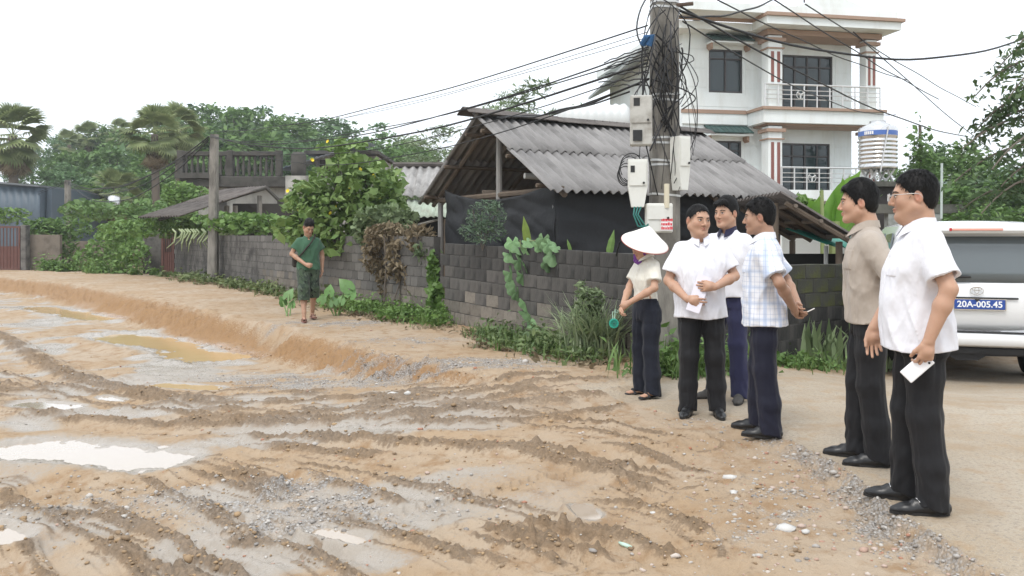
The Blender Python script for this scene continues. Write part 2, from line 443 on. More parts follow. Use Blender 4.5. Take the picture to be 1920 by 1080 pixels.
# sheet: dense where the road is, thinning out to the distance
rows = np.concatenate([np.linspace(-4, 2.0, 14), np.linspace(2.1, 2.9, 8), 2.95 * np.exp(np.arange(0, 380) * 0.0052)])
rows = np.concatenate([rows, rows[-1] * np.exp(np.arange(1, 90) * 0.014)])
rows = np.concatenate([rows, rows[-1] * np.exp(np.arange(1, 16) * 0.14)])
us = np.concatenate([-np.exp(np.linspace(math.log(4), math.log(.68), 14))[:-1], np.linspace(-.67, .67, 760), np.exp(np.linspace(math.log(.68), math.log(4), 14))[1:]])
Yg, Ug = np.meshgrid(rows, us, indexing='ij')
Xg = Ug * np.maximum(np.abs(Yg), 2.6)
zz, mud, grav, conc, bank, wet, inside, par = ground(Xg.ravel().astype(np.float32), Yg.ravel().astype(np.float32))
nr, nc = Yg.shape
ii = np.arange((nr - 1) * nc).reshape(nr - 1, nc)[:, :-1].ravel()
F = np.stack([ii, ii + 1, ii + nc + 1, ii + nc], 1)
V = np.stack([Xg.ravel(), Yg.ravel(), zz], 1)

gm, nt, b = node_mat('earth')
def attr(nt, name):
    n = nt.nodes.new('ShaderNodeAttribute'); n.attribute_name = name
    s = nt.nodes.new('ShaderNodeSeparateColor'); nt.links.new(n.outputs['Color'], s.inputs[0]); return s.outputs
A1 = attr(nt, 'maskA'); A2 = attr(nt, 'maskB')
co = coordn(nt)
nA = noisen(nt, 0.8, 6, .6, co); nB = noisen(nt, 5.0, 6, .62, co); nC = noisen(nt, 40, 5, .65, co); nD = noisen(nt, 140, 3, .6, co)
vor = nt.nodes.new('ShaderNodeTexVoronoi'); vor.inputs['Scale'].default_value = 55; nt.links.new(co, vor.inputs['Vector'])
vor2 = nt.nodes.new('ShaderNodeTexVoronoi'); vor2.inputs['Scale'].default_value = 24; nt.links.new(co, vor2.inputs['Vector'])
sand = mixn(nt, rampn(nt, nA, .35, .65), (.36, .255, .158), (.40, .315, .23))
sand = mixn(nt, rampn(nt, nB, .46, .70), sand, (.285, .18, .095))
sand = mixn(nt, mathn(nt, 'MULTIPLY', rampn(nt, nC, .58, .72), .55), sand, (.25, .19, .13))
orange = mixn(nt, nB, (.25, .142, .066), (.335, .205, .10))
orange = mixn(nt, rampn(nt, nC, .5, .72), orange, (.19, .12, .07))
mudc = mixn(nt, rampn(nt, nC, .35, .68), (.125, .087, .054), (.23, .16, .10))
stonec = mixn(nt, vor.outputs['Color'], (.24, .24, .245), (.46, .455, .45))
stonec = mixn(nt, rampn(nt, vor.outputs['Distance'], .35, .7), stonec, (.20, .175, .15))
stonec = mixn(nt, rampn(nt, nB, .45, .7), stonec, (.42, .335, .25))
concc = mixn(nt, rampn(nt, nA, .35, .7), (.43, .365, .285), (.36, .285, .20))
concc = mixn(nt, mathn(nt, 'MULTIPLY', rampn(nt, nC, .48, .68), .8), concc, (.24, .21, .175))
concc = mixn(nt, mathn(nt, 'MULTIPLY', rampn(nt, nD, .52, .70), .55), concc, (.52, .48, .42))
nE = noisen(nt, 1.7, 5, .65, co)
concc = mixn(nt, mathn(nt, 'MULTIPLY', rampn(nt, nE, .48, .66), .6), concc, (.33, .235, .145))
concc = mixn(nt, mathn(nt, 'MULTIPLY', rampn(nt, nB, .5, .72), .7), concc, (.38, .27, .165))
def sharp(a, amt=.35, lo=.35, hi=.65):
    return rampn(nt, mathn(nt, 'ADD', a, mathn(nt, 'MULTIPLY', mathn(nt, 'SUBTRACT', nC, .5), amt * 2)), lo, hi)
greyw = mixn(nt, nB, (.265, .235, .20), (.36, .32, .275))
sand = mixn(nt, mathn(nt, 'MULTIPLY', sharp(A2[1], .5, .2, .9), .9), sand, greyw)
c = mixn(nt, sharp(A2[0], .5), sand, orange)
c = mixn(nt, mathn(nt, 'MULTIPLY', sharp(A1[0], .7, .25, .7), .8), c, mudc)
c = mixn(nt, mathn(nt, 'MULTIPLY', sharp(A1[1], .9, .25, .85), .75), c, stonec)
c = mixn(nt, sharp(A1[2], .15), c, concc)
peb = mathn(nt, 'MULTIPLY', rampn(nt, vor2.outputs['Distance'], .12, .05), rampn(nt, nB, .5, .62))
c = mixn(nt, mathn(nt, 'MULTIPLY', peb, .6), c, (.45, .43, .40))
nt.links.new(c, b.inputs['Base Color'])
wetm = mathn(nt, 'MULTIPLY', A2[1], mathn(nt, 'SUBTRACT', 1.0, mathn(nt, 'MULTIPLY', A1[0], .6)))
wetm = sharp(wetm, .3, .35, 1.05)
nt.links.new(mathn(nt, 'SUBTRACT', .88, mathn(nt, 'MULTIPLY', wetm, .66)), b.inputs['Roughness'])
b.inputs['Specular IOR Level'].default_value = .4
h = mathn(nt, 'ADD', mathn(nt, 'MULTIPLY', nC, .8), mathn(nt, 'MULTIPLY', nD, .35))
h = mathn(nt, 'ADD', h, mathn(nt, 'MULTIPLY', mathn(nt, 'MULTIPLY', vor.outputs['Distance'], A1[1]), -1.2))
h = mathn(nt, 'MULTIPLY', h, mathn(nt, 'SUBTRACT', 1.0, mathn(nt, 'MULTIPLY', wetm, .85)))
bumpn(nt, b, h, .8, .018)
one = np.ones_like(mud)
gnd = link('ground', mesh_from('ground', V, F, gm, True, {'maskA': np.stack([mud, grav, conc], 1), 'maskB': np.stack([bank, wet, one * 0], 1)}))
tag(gnd, kind='structure')
# terrain all round, under the detailed sheet
tm = MAT('field', (.20, .19, .10), .95, .3, .4, .3, 20)
tb = MB(); tb.box((-900, -300, -1.6), (900, 1500, -1.2)); tag(tb.build('terrain', tm), kind='structure')

# puddles
pm, nt, b = node_mat('puddle_water')
co = coordn(nt)
b.inputs['Base Color'].default_value = (.38, .30, .22, 1); b.inputs['Roughness'].default_value = .08; b.inputs['Coat Weight'].default_value = .8; b.inputs['Coat IOR'].default_value = 1.7; b.inputs['Coat Roughness'].default_value = .04
b.inputs['IOR'].default_value = 1.333; bumpn(nt, b, noisen(nt, 6, 2, .5, co), .05, .02)
pm2, nt, b = node_mat('silty_water'); co = coordn(nt)
nt.links.new(mixn(nt, noisen(nt, 1.5, 3, .6, co), (.44, .295, .135), (.50, .36, .20)), b.inputs['Base Color']); b.inputs['Roughness'].default_value = .12; b.inputs['IOR'].default_value = 1.2; bumpn(nt, b, noisen(nt, 5, 2, .5, co), .08, .02)
for A, B, hw, lv, lab in PUD:
    z = PUD_Z[tuple(A)]
    ax = (B - A) / np.linalg.norm(B - A); c0 = (A + B) / 2; L = np.linalg.norm(B - A) / 2
    n = np.array([-ax[1], ax[0]]); ring = []
    for k in range(40):
        a = 2 * math.pi * k / 40; q = c0 + ax * math.cos(a) * (L + hw * 1.75) + n * math.sin(a) * hw * 1.85
        ring.append((q[0], q[1], z))
    tag(link('puddle', mesh_from('puddle', ring, [tuple(range(40))], pm2 if 'brown' in lab or 'bank' in lab else pm)), lab, 'puddle', kind='structure')

# loose stones on the gravel, one mass, and clods on the ridges
def rock_mesh(r, sub=1, seed=0):
    rg = np.random.default_rng(seed)
    v = np.array([(0,0,1),(.9,0,.45),(.28,.85,.45),(-.72,.53,.45),(-.72,-.53,.45),(.28,-.85,.45),(.72,.53,-.45),(-.28,.85,-.45),(-.9,0,-.45),(-.28,-.85,-.45),(.72,-.53,-.45),(0,0,-1)])
    f = [(0,1,2),(0,2,3),(0,3,4),(0,4,5),(0,5,1),(1,6,2),(2,7,3),(3,8,4),(4,9,5),(5,10,1),(6,7,2),(7,8,3),(8,9,4),(9,10,5),(10,6,1),(11,7,6),(11,8,7),(11,9,8),(11,10,9),(11,6,10)]
    return v * r * rg.uniform(.65, 1.25, (12, 1)), np.array(f)
def scatter(name, px_n, weight, size, mat, seed, label=None):
    rg = np.random.default_rng(seed)
    n = px_n * 14
    Y = 3.2 * np.exp(rg.uniform(0, 1.75, n)); X = rg.uniform(-.64, .64, n) * Y
    zz, mud, grav, conc, bank, wet, ins, par = ground(X.astype(np.float32), Y.astype(np.float32))
    wv = weight(mud, grav, conc, bank, ins, par, X, Y); keep = rg.uniform(0, 1, n) < wv
    X, Y, zz = X[keep][:px_n], Y[keep][:px_n], zz[keep][:px_n]
    Vs, Fs = [], []; base = [rock_mesh(1, 1, s) for s in range(8)]; off = 0
    for i in range(len(X)):
        v, f = base[i % 8]; s = size * np.exp(rg.normal(0, .45)); a = rg.uniform(0, 6.28)
        v = v * [s, s * rg.uniform(.6, 1), s * rg.uniform(.35, .7)]
        ca, sa = math.cos(a), math.sin(a)
        v = np.stack([v[:, 0] * ca - v[:, 1] * sa + X[i], v[:, 0] * sa + v[:, 1] * ca + Y[i], v[:, 2] + zz[i] + s * .12], 1)
        Vs.append(v); Fs.append(f + off); off += 12
    o = link(name, mesh_from(name, np.concatenate(Vs), np.concatenate(Fs), mat))
    tag(o, label, kind='stuff'); return o
def island_mat(name, a, b_, rough=.85):
    m, nt, b = node_mat(name); g = nt.nodes.new('ShaderNodeNewGeometry')
    c = mixn(nt, g.outputs['Random Per Island'], a, b_); c = mixn(nt, mathn(nt, 'MULTIPLY', noisen(nt, 30, 4, .6, coordn(nt)), .5), c, (.3, .22, .14))
    nt.links.new(c, b.inputs['Base Color']); b.inputs['Roughness'].default_value = rough; return m
scatter('gravel', 6500, lambda mud, grav, conc, bank, ins, par, X, Y: np.clip(grav ** 1.5 * .9 + .012, 0, 1) * (conc < .5), .0078, island_mat('gravel_stone', (.20, .20, .205), (.56, .55, .53)), 5, 'loose grey gravel strewn over the muddy road')
scatter('mud_clods', 2800, lambda mud, grav, conc, bank, ins, par, X, Y: np.clip(mud * .9 + bank * .5 + .008, 0, 1) * (conc < .5), .0095, island_mat('clod', (.19, .13, .08), (.40, .27, .15), .95), 6, 'brown mud clods broken off the tyre ridges')
scatter('grit', 1500, lambda mud, grav, conc, bank, ins, par, X, Y: np.clip(.04 + .25 * np.exp(-((ins - .3) / .5) ** 2) * (par > 12), 0, 1) * (conc < .5), .009, island_mat('grit_stone', (.36, .13, .07), (.60, .57, .53)), 8, 'red and grey grit beside the broken concrete edge')
stone_m = MAT('pale_stone', (.55, .54, .52), .9, .2, 20, .4, 60)
for i, (px, py, s, lab) in enumerate([(1370, 905, .045, 'flat pale stone on the mud in front of the plaid-shirted man'), (1375, 933, .03, 'small pale stone below the flat pale stone'),
        (1475, 1003, .05, 'largest pale stone, on the rubble near the broken concrete edge'), (1512, 1010, .028, 'pale stone right of the largest pale stone'),
        (1692, 984, .022, 'white chip in front of the loafers of the man with the phone'), (1225, 965, .022, 'flat white chip beside the tyre ridges'), (896, 647, .06, 'pale lump of rubble at the foot of the wall'),
        (735, 724, .05, 'white stone on the grey gravel below the bank, left of two'), (765, 724, .045, 'white stone on the grey gravel below the bank, right of two'),
        (1170, 1020, .04, 'pale green crushed bottle in the mud'), (1272, 672, .035, 'white pebble at the weeds behind the man with the paper')]):
    x, y = GP(px, py, -.1 if py > 800 else -.02)
    v, f = rock_mesh(s, 1, 20 + i); v = v * [1.3, .8, .45]
    nm = 'stone'; mt = stone_m
    if 'bottle' in lab:
        nm = 'crushed_bottle'; mt = MAT('bottle_plastic', (.45, .62, .52), .3, .2, 20, .3, 30); v = v * [1.2, .45, .7]
    tag(link(nm, mesh_from(nm, v, f, mt), loc=(x, y, gz(x, y) + s * .12), rotz=i * 1.3), lab, 'bottle' if nm != 'stone' else 'stone')
# ------------------------------------------------------------------ walls of concrete blocks
def block_variants(name, L, D, Hh, mat, n=6, seed=0):
    out = []; rg = np.random.default_rng(seed)
    for i in range(n):
        mb = MB(); mb.box((-L/2, -D/2, 0), (L/2, D/2, Hh), .0045)
        v = np.array(mb.v); v += rg.normal(0, .002, v.shape); mb.v = [tuple(x) for x in v]
        out.append(mb.me(name, mat))
    return out
def wall_blocks(name, A, B, top_a, top_b, zbase, label, mats, bh=.175, bl=.30, dark_top=True, max_parts=280, cap=True, seed=0):
    """A is the near end. zbase(x,y) gives the ground."""
    A, B = Vector(A), Vector(B); d = B - A; L = d.length; d /= L; ang = math.atan2(d.y, d.x)
    rg = np.random.default_rng(seed)
    root = empty(name, (A.x, A.y, 0), ang); tag(root, label, 'wall')
    D = .14
    var = [block_variants('block', bl - .011, D, bh - .010, m, 5, 3 + k) for k, m in enumerate(mats)]
    n = int(L / bl); rest = MB(); count = 0
    core = MB(); tops = []
    for i in range(n + 1):
        x = min(i * bl, L); t = x / L; p = A + d * x
        tops.append((x, zbase(p.x, p.y) - .25, top_a + (top_b - top_a) * t))
    vs, fs = [], []
    for x, zb, zt in tops: vs += [(x, -D/2 + .008, zb), (x, D/2 - .008, zb), (x, D/2 - .008, zt - .012), (x, -D/2 + .008, zt - .012)]
    for i in range(n): 
        a, b_ = 4 * i, 4 * i + 4
        fs += [(a, b_, b_ + 3, a + 3), (a + 1, a + 2, b_ + 2, b_ + 1), (a + 3, b_ + 3, b_ + 2, a + 2)]
    fs += [(0, 3, 2, 1), (4*n, 4*n+1, 4*n+2, 4*n+3)]
    core.add(vs, fs); core.build('mortar', MAT('wall_mortar', (.075, .07, .066), .95, .3, 5, .5, 40, stain=(.045, .043, .04)), root)
    for i in range(n):
        t = (i + .5) / n; zt = top_a + (top_b - top_a) * t; p = A + d * (i + .5) * bl
        zb = zbase(p.x, p.y) - .12; r = 0
        z = zt - bh
        while z > zb - bh * .6:
            off = (bl / 2 if r % 2 else 0) + rg.normal(0, .004)
            x = (i + .5) * bl + off
            if x + bl / 2 <= L + .02:
                lower = min(len(mats) - 1, int((zt - z) / (zt - zb) * len(mats) + rg.normal(0, .14)) if len(mats) > 1 else 0); lower = max(0, lower)
                M = TRS((x, np.clip(rg.normal(0, .0014), -.003, .003), z + rg.normal(0, .002)), (0, rg.normal(0, .005), np.clip(rg.normal(0, .003), -.008, .008)))
                me = var[lower][int(rg.integers(5))]
                if count < max_parts: inst('block', me, root, M); count += 1
                else: rest.box((x - bl/2 + .008, -D/2, z), (x + bl/2 - .008, D/2, z + bh - .015))
            z -= bh; r += 1
    if rest.v:
        o = rest.build('block', mats[0], root); o['kind'] = 'stuff'
    return root, d, ang
DARKB = MAT('dark_block', (.070, .066, .062), .95, .35, 5, .9, 45, stain=(.022, .022, .021), stain_amt=.7, stain_scale=3, objvar=.12, stretch=(1, 1, .35))
MIDB = MAT('stained_block', (.11, .102, .094), .95, .35, 5, .9, 45, stain=(.03, .029, .028), stain_amt=.6, stain_scale=3, objvar=.14, stretch=(1, 1, .35))
LOWB = MAT('earth_stained_block', (.20, .178, .15), .95, .35, 5, .9, 45, stain=(.06, .052, .045), stain_amt=.5, stain_scale=3, objvar=.22)
GREYB = MAT('grey_block', (.15, .142, .132), .95, .35, 5, .9, 45, stain=(.045, .043, .04), stain_amt=.6, stain_scale=2.5, objvar=.25)
MOSSB = MAT('mossy_block', (.055, .055, .045), .95, .4, 5, .9, 45, stain=(.075, .085, .012), stain_amt=.45, stain_scale=4, objvar=.2)
g0 = lambda x, y: float(base_height(np.array([x]), np.array([y]))[0][0])
C0 = (1.86, 9.25)
wall_blocks('block_wall', C0, (-1.20, 14.45), 1.20, 1.31, g0, 'low dark block wall in front of the tarpaulin shed', [DARKB, MIDB, LOWB], .185, .36, max_parts=200, seed=1)
wall_blocks('block_wall', (-1.28, 14.62), (-12.7, 32.2), 1.42, 1.50, g0, 'long grey block wall behind the walking man', [GREYB, GREYB, LOWB], .178, .30, max_parts=290, seed=2)
wall_blocks('block_wall', (1.98, 9.35), (6.3, 13.0), 1.10, 1.02, g0, 'mossy block wall beside the parked car', [MOSSB, DARKB], .185, .36, max_parts=120, seed=3)

# ------------------------------------------------------------------ corrugated sheets
def corr_mesh(name, mat, width, length, pitch=.15, amp=.024, th=.006, seg=6, rows=3, saw=False, seed=0):
    n = int(round(width / pitch * seg)); rg = np.random.default_rng(seed)
    xs = np.linspace(0, width, n + 1); ys = np.linspace(0, length, rows + 1)
    z = amp * np.sin(xs / pitch * 2 * math.pi)
    if saw: z = amp * np.clip(np.sin(xs / pitch * 2 * math.pi) * 3, -1, 1)
    X, Y = np.meshgrid(xs, ys); Z = np.tile(z, (rows + 1, 1)) + .004 * rg.normal(size=(rows + 1, 1))
    top = np.stack([X, Y, Z], -1).reshape(-1, 3); bot = top - [0, 0, th]; N = len(top); c = n + 1
    F = []
    for j in range(rows):
        for i in range(n):
            a = j * c + i; F.append((a, a + 1, a + c + 1, a + c)); F.append((N + a, N + a + c, N + a + c + 1, N + a + 1))
    for i in range(n): F.append((i, N + i, N + i + 1, i + 1)); k = rows * c + i; F.append((k, k + 1, N + k + 1, N + k))
    for j in range(rows): a = j * c; F.append((a, a + c, N + a + c, N + a)); a = j * c + n; F.append((a, N + a, N + a + c, a + c))
    return mesh_from(name, np.concatenate([top, bot]), np.array(F), mat, True)
def frame4(o, ux, uy):
    ux, uy = Vector(ux).normalized(), Vector(uy); uy = (uy - ux * uy.dot(ux)).normalized(); uz = ux.cross(uy)
    M = Matrix((ux, uy, uz)).transposed().to_4x4(); M.translation = Vector(o); return M
FIBRO = MAT('fibre_cement', (.265, .255, .25), .92, .3, 3.5, .5, 70, stain=(.12, .115, .112), stain_amt=.4, stain_scale=2.2, objvar=.10, stretch=(1, .35, 1))
FIBRO_D = MAT('old_fibre_cement', (.13, .115, .105), .95, .3, 3.5, .5, 70, stain=(.055, .045, .042), stain_amt=.5, stain_scale=2.2, objvar=.15)
WOOD = MAT('grey_timber', (.13, .10, .075), .9, .3, 6, .5, 60, stretch=(1, 1, .2)); WOODP = MAT('pale_timber', (.155, .125, .10), .9, .3, 6, .5, 60)

def roof_slope(root, O, u, down, L, S, mat, wsheet=.92, rows=2, pitch=.165, amp=.034, name='roof_sheet', lap=.10):
    """sheets laid from the ridge down; O ridge corner, u along ridge, down = vector down the slope"""
    u, dn = Vector(u).normalized(), Vector(down).normalized()
    nc = max(1, int(math.ceil(L / (wsheet - .04)))); wid = L / nc + .03; sl = S / rows + lap
    me = [corr_mesh(name, mat, wid, sl, pitch, amp, seed=i) for i in range(3)]
    up = u.cross(-dn); up = up if up.z > 0 else -up
    for r in range(rows):
        for c in range(nc):
            o = Vector(O) + u * (c * L / nc) + dn * ((rows - r) * S / rows + .0) + up * (.012 * (rows - 1 - r) * -1 + .004 * (c % 2))
            o = Vector(O) + u * (c * L / nc) + dn * ((r + 1) * S / rows) + up * (-.016 * r + .005 * (c % 2))
            inst(name, me[(c + r) % 3], root, frame4(o, u if u.cross(-dn).z > 0 else u, -dn))
# ---- the shed behind the wall
U = Vector((.877, .48, 0)); W_ = Vector((-.48, .877, 0)); E0 = Vector((.55, 12.5, 0)); LR = 5.0; RUN = 2.5; ZE, ZR = 2.12, 3.50
shed = empty('shed', E0); tag(shed, 'shed with grey corrugated gable roof and black tarpaulin walls', 'shed')
def sp(a, b_, z): return U * a + W_ * b_ + Vector((0, 0, z))             # shed-local point
SL = math.hypot(RUN, ZR - ZE)
roof_slope(shed, sp(0, RUN, ZR), U, sp(0, -RUN, ZE - ZR), LR, SL + .05, FIBRO)
roof_slope(shed, sp(0, RUN, ZR - .01), U, sp(0, RUN, ZE - ZR), LR, SL + .05, FIBRO)
for i in range(3):       # ridge caps, tipped up at the open gable end
    a0, a1 = -.22 + i * 1.78, -.22 + (i + 1) * 1.78 + .12; zz = .05 + (.03 if i == 0 else .01 * i)
    mb = MB()
    for th, s in ((0, 1), (-.012, 1)):
        pass
    prof = [(-.24, -.085), (-.10, -.01), (0, .03), (.10, -.01), (.24, -.085)]
    vs, fs = [], []
    for a, dz in ((a0, zz + (.03 if i == 0 else 0)), (a1, zz - .01)):
        vs += [sp(a, RUN + q, ZR + dz + h) for q, h in prof] + [sp(a, RUN + q, ZR + dz + h - .012) for q, h in prof]
    for k in range(4): fs += [(k, k + 1, 11 + k, 10 + k), (5 + k, 15 + k, 16 + k, 6 + k), (k, 5 + k, 6 + k, k + 1), (10 + k, 11 + k, 16 + k, 15 + k)]
    fs += [(0, 10, 15, 5), (4, 9, 19, 14)]
    mb.add(vs, fs); mb.build('ridge_cap', FIBRO_D, shed)
for a in (.30, 1.75, 3.25, 4.7):       # rafters
    for sgn in (0, 1):
        mb = MB(); mb.tube([sp(a, RUN, ZR - .10), sp(a, 0.05 if sgn == 0 else 2 * RUN - .05, ZE - .09)], .045, 6); mb.build('rafter', WOODP, shed)
for b_, z in ((.35, ZE + .12), (1.3, ZE + .64), (2.2, ZE + 1.14), (2.8, ZE + 1.14), (3.7, ZE + .64), (4.65, ZE + .12)):
    mb = MB(); mb.tube([sp(-.02, b_, z - .06), sp(LR, b_, z - .06)], .035, 6); mb.build('purlin', WOOD, shed)
mb = MB(); mb.tube([sp(.3, .1, 2.12), sp(.3, 2 * RUN - .1, 2.12)], .05, 6); mb.build('tie_beam', WOOD, shed)
for a, b_, zt in ((.32, .35, 2.2), (.32, 2 * RUN - .35, 2.2), (.30, RUN - .35, 3.1), (2.5, .35, 2.2), (4.7, .35, 2.2), (4.7, 4.6, 2.2)):
    mb = MB(); mb.tube([sp(a, b_, -.2), sp(a, b_, zt)], [.062, .052], 9); mb.build('post', MAT('concrete_post', (.27, .26, .25), .95, .2, 8, .4, 60), shed)
mb = MB()
for q0, q1 in ((sp(.5, 4.55, 0), sp(4.8, 4.65, 0)), (sp(4.75, .4, 0), sp(4.8, 4.6, 0))):
    d_ = (q1 - q0).normalized(); n_ = Vector((-d_.y, d_.x, 0)) * .03; mb.add([q0 - n_, q1 - n_, q1 + n_, q0 + n_] + [v + Vector((0, 0, 2.1)) for v in (q0 - n_, q1 - n_, q1 + n_, q0 + n_)], [(0, 1, 5, 4), (1, 2, 6, 5), (2, 3, 7, 6), (3, 0, 4, 7), (4, 5, 6, 7)])
mb.build('back_wall', MAT('dark_interior_board', (.05, .045, .04), .9, .3, 4, .4, 30), shed)  # boards added behind the tarpaulin, their dark colour stands in for interior shade
# tarpaulin: two hung sheets with folds and a sagging upper edge
tarp_m, nt, b = node_mat('black_shade_net'); co = coordn(nt)
nn = noisen(nt, 1.3, 5, .6, co)
nt.links.new(mixn(nt, nn, (.012, .0125, .014), (.034, .036, .040)), b.inputs['Base Color']); b.inputs['Roughness'].default_value = .72; b.inputs['Specular IOR Level'].default_value = .35
bumpn(nt, b, mathn(nt, 'ADD', noisen(nt, 2.2, 4, .6, co), mathn(nt, 'MULTIPLY', noisen(nt, 120, 2, .5, co), .06)), .5, .06)
def tarp(p0, p1, z_top, z_bot, sag, seed, nm):
    n, m = 70, 30; vs = []
    d_ = (p1 - p0); nrm = Vector((-d_.y, d_.x, 0)).normalized()
    for j in range(m + 1):
        for i in range(n + 1):
            s, t = i / n, j / m
            zt = z_top(s); z = zt + (z_bot - zt) * t
            a = float(perlin(np.array([s * 7 + seed]), np.array([t * 1.3 + s * 2]), .5)[0]); b2 = float(perlin(np.array([s * 3 + t * 4 + seed]), np.array([t * 3.2 - s * 4]), .5)[0]); c2 = 1 - abs(float(perlin(np.array([s * 4.2 - t * 3.1]), np.array([t * 2.6 + seed]), .5)[0])) * 2
            off = .05 * a * (1 - .6 * t) + .05 * b2 + .045 * max(0, c2) ** 3 * (1 - abs(s - .5))
            vs.append(p0 + d_ * s + nrm * off + Vector((0, 0, z)))
    idx = np.arange((n + 1) * (m + 1)).reshape(m + 1, n + 1); F_ = np.stack([idx[:-1, :-1].ravel(), idx[:-1, 1:].ravel(), idx[1:, 1:].ravel(), idx[1:, :-1].ravel()], 1)
    me = mesh_from(nm, [tuple(v) for v in vs], F_, tarp_m, True)
    o = link(nm, me, shed); md = o.modifiers.new('thick', 'SOLIDIFY'); md.thickness = .006; return o
tarp(sp(.16, 4.1, 0), sp(.22, .22, 0), lambda s: 2.30 - .50 * math.sin(min(1, s * 1.05) * math.pi) ** .8 * .42 - .10 * s, .75, .2, 3, 'tarpaulin')
tarp(sp(.22, .22, 0), sp(4.95, .28, 0), lambda s: 2.13 - .03 * s, .75, .05, 8, 'tarpaulin')
# a few things stored under the gable
def prop(nm, fn, mat, label, cat, loc): 
    mb = MB(); fn(mb); return tag(mb.build(nm, mat, loc=loc), label, cat)
loc = E0 + sp(.75, 2.9, 0)
mb = MB(); tag(prop('wooden_crate', lambda m: m.box((-.35, -.2, 1.55), (.35, .2, 2.24), .01), WOODP, 'pale wooden crate stored under the shed gable', 'crate', loc), None)
mb = MB(); prop('plastic_pipe', lambda m: m.tube([(-.3, -.1, 2.42), (.45, .2, 2.38)], .05, 10), MAT('white_pipe', (.6, .6, .58), .5, .1, 10, 0), 'white plastic pipe stored under the shed gable', 'pipe', E0 + sp(.8, 1.55, 0))
# ---- lean-to at the shed's right end
lt = empty('lean_to', (3.75, 11.6, 0)); tag(lt, 'low lean-to roof of grey sheets sloping down beside the shed', 'shed')
def lp(x, y, z): return Vector((x - 3.75, y - 11.6, z))
roof_slope(lt, lp(3.78, 11.75, 1.965), (0, 1, 0), (1.0, -.02, -.60), 2.6, 1.06, FIBRO_D, rows=1)
for y in (11.80, 12.5, 13.3, 14.1):
    mb = MB(); mb.tube([lp(3.78, y, 1.875), lp(4.66, y - .02, 1.35)], .04, 6); mb.build('rafter', WOOD, lt)
for x in (3.9, 4.25, 4.6):
    z = 1.965 - (x - 3.78) * .60 - .06; mb = MB(); mb.tube([lp(x, 11.72, z), lp(x, 14.3, z)], .03, 6); mb.build('purlin', WOODP, lt)
for x, y in ((4.6, 12.0), (4.6, 14.0), (3.7, 12.0)):
    mb = MB(); mb.tube([lp(x, y, -.3), lp(x, y, 1.88 - (x - 3.7) * .60)], .05, 8); mb.build('post', WOOD, lt)
gs = empty('green_roof', (4.5, 12.4, 0)); tag(gs, 'strip of green metal roof above the mossy wall', 'roof')
GREENM = MAT('green_metal', (.03, .20, .15), .45, .15, 5, .1, 40, stain=(.02, .10, .08))
inst('roof_sheet', corr_mesh('roof_sheet', GREENM, 1.6, 1.0, .2, .018), gs, frame4((-.05, -.35, 1.30), (1, .35, -.12), (-.3, 1, .25)))
for x in (0.05, .75, 1.4):
    mb = MB(); mb.tube([(x, -.05 + x * .35, -.3), (x, -.05 + x * .35, 1.28 - .12 * x)], .03, 6); mb.build('post', MAT('white_post', (.5, .5, .48), .8, .2, 8, .2, 40), gs)
mb = MB(); mb.box((-.6, .6, -.3), (1.9, .66, 1.15)); mb.build('backing', MAT('dark_board', (.02, .02, .018), .9, .3, 4, .3, 30), gs)

# ------------------------------------------------------------------ the white house
HA = R(11); HU = Vector((math.cos(HA), math.sin(HA), 0)); HW = Vector((-math.sin(HA), math.cos(HA), 0)); HY0 = 32.0; HX0 = (1280 - CX) / F_PX * HY0
house = empty('house', (HX0, HY0, 0), HA); tag(house, 'white three-storey house with balcony and brown trim', 'house')
def hloc(px, py, wq=0.0):       # photo pixel -> (u, z) on the house plane at depth wq
    k = (px - CX) / F_PX; ox, oy = HX0 + HW.x * wq, HY0 + HW.y * wq
    u = (k * oy - ox) / (HU.x - k * HU.y); Yq = oy + HU.y * u
    return u, CAM_H + (HY - py) / F_PX * Yq
hu = lambda px, wq=0.0: hloc(px, 300, wq)[0]
hz_ = lambda px, py, wq=0.0: hloc(px, py, wq)[1]
WP = MAT('white_render', (.78, .82, .82), .85, .04, 1.2, .15, 30, stain=(.62, .63, .60), stain_amt=.25, stain_scale=1.4, stretch=(1, 1, .25))
TRIM = MAT('tan_trim', (.36, .25, .19), .8, .1, 4, .1, 40); MAROON = MAT('maroon_stripe', (.24, .10, .085), .8, .1, 4, .1, 40)
GLASS = MAT('window_glass', (.02, .035, .04), .05, .2, 1, 0, spec=.6); ALU = MAT('dark_aluminium', (.06, .055, .055), .45, .1, 10, 0, metallic=.3)
TILE = MAT('green_tile', (.035, .075, .07), .5, .3, 12, .2, 40, objvar=.2); RAIL = MAT('steel_rail', (.62, .62, .62), .3, .05, 10, 0, metallic=.4); SOFF = MAT('soffit_paint', (.55, .53, .48), .85, .05, 2, .1, 30)
zR = hz_(1285, 62); zF2 = hz_(1285, 207); zF1 = zF2 - (zR - zF2) - .25
uE = hu(1596); DEP = 9.0
wins = [(hu(1329), hu(1392), hz_(1360, 174), hz_(1360, 93)), (hu(1326), hu(1390), hz_(1360, 352), hz_(1360, 264)), ]
doors = [(hu(1467), hu(1561), zF2 + .05, hz_(1510, 104)), (hu(1463), hu(1556), zF1 + .05, hz_(1510, 269))]
def wall_holes(mb, u0, u1, z0, z1, holes, w0, w1):
    us_ = sorted(set([u0, u1] + [h[0] for h in holes] + [h[1] for h in holes])); zs_ = sorted(set([z0, z1] + [h[2] for h in holes] + [h[3] for h in holes]))
    for i in range(len(us_) - 1):
        for j in range(len(zs_) - 1):
            cu, cz = (us_[i] + us_[i+1]) / 2, (zs_[j] + zs_[j+1]) / 2
            if any(h[0] < cu < h[1] and h[2] < cz < h[3] for h in holes): continue
            mb.box((us_[i], w0, zs_[j]), (us_[i+1], w1, zs_[j+1]))
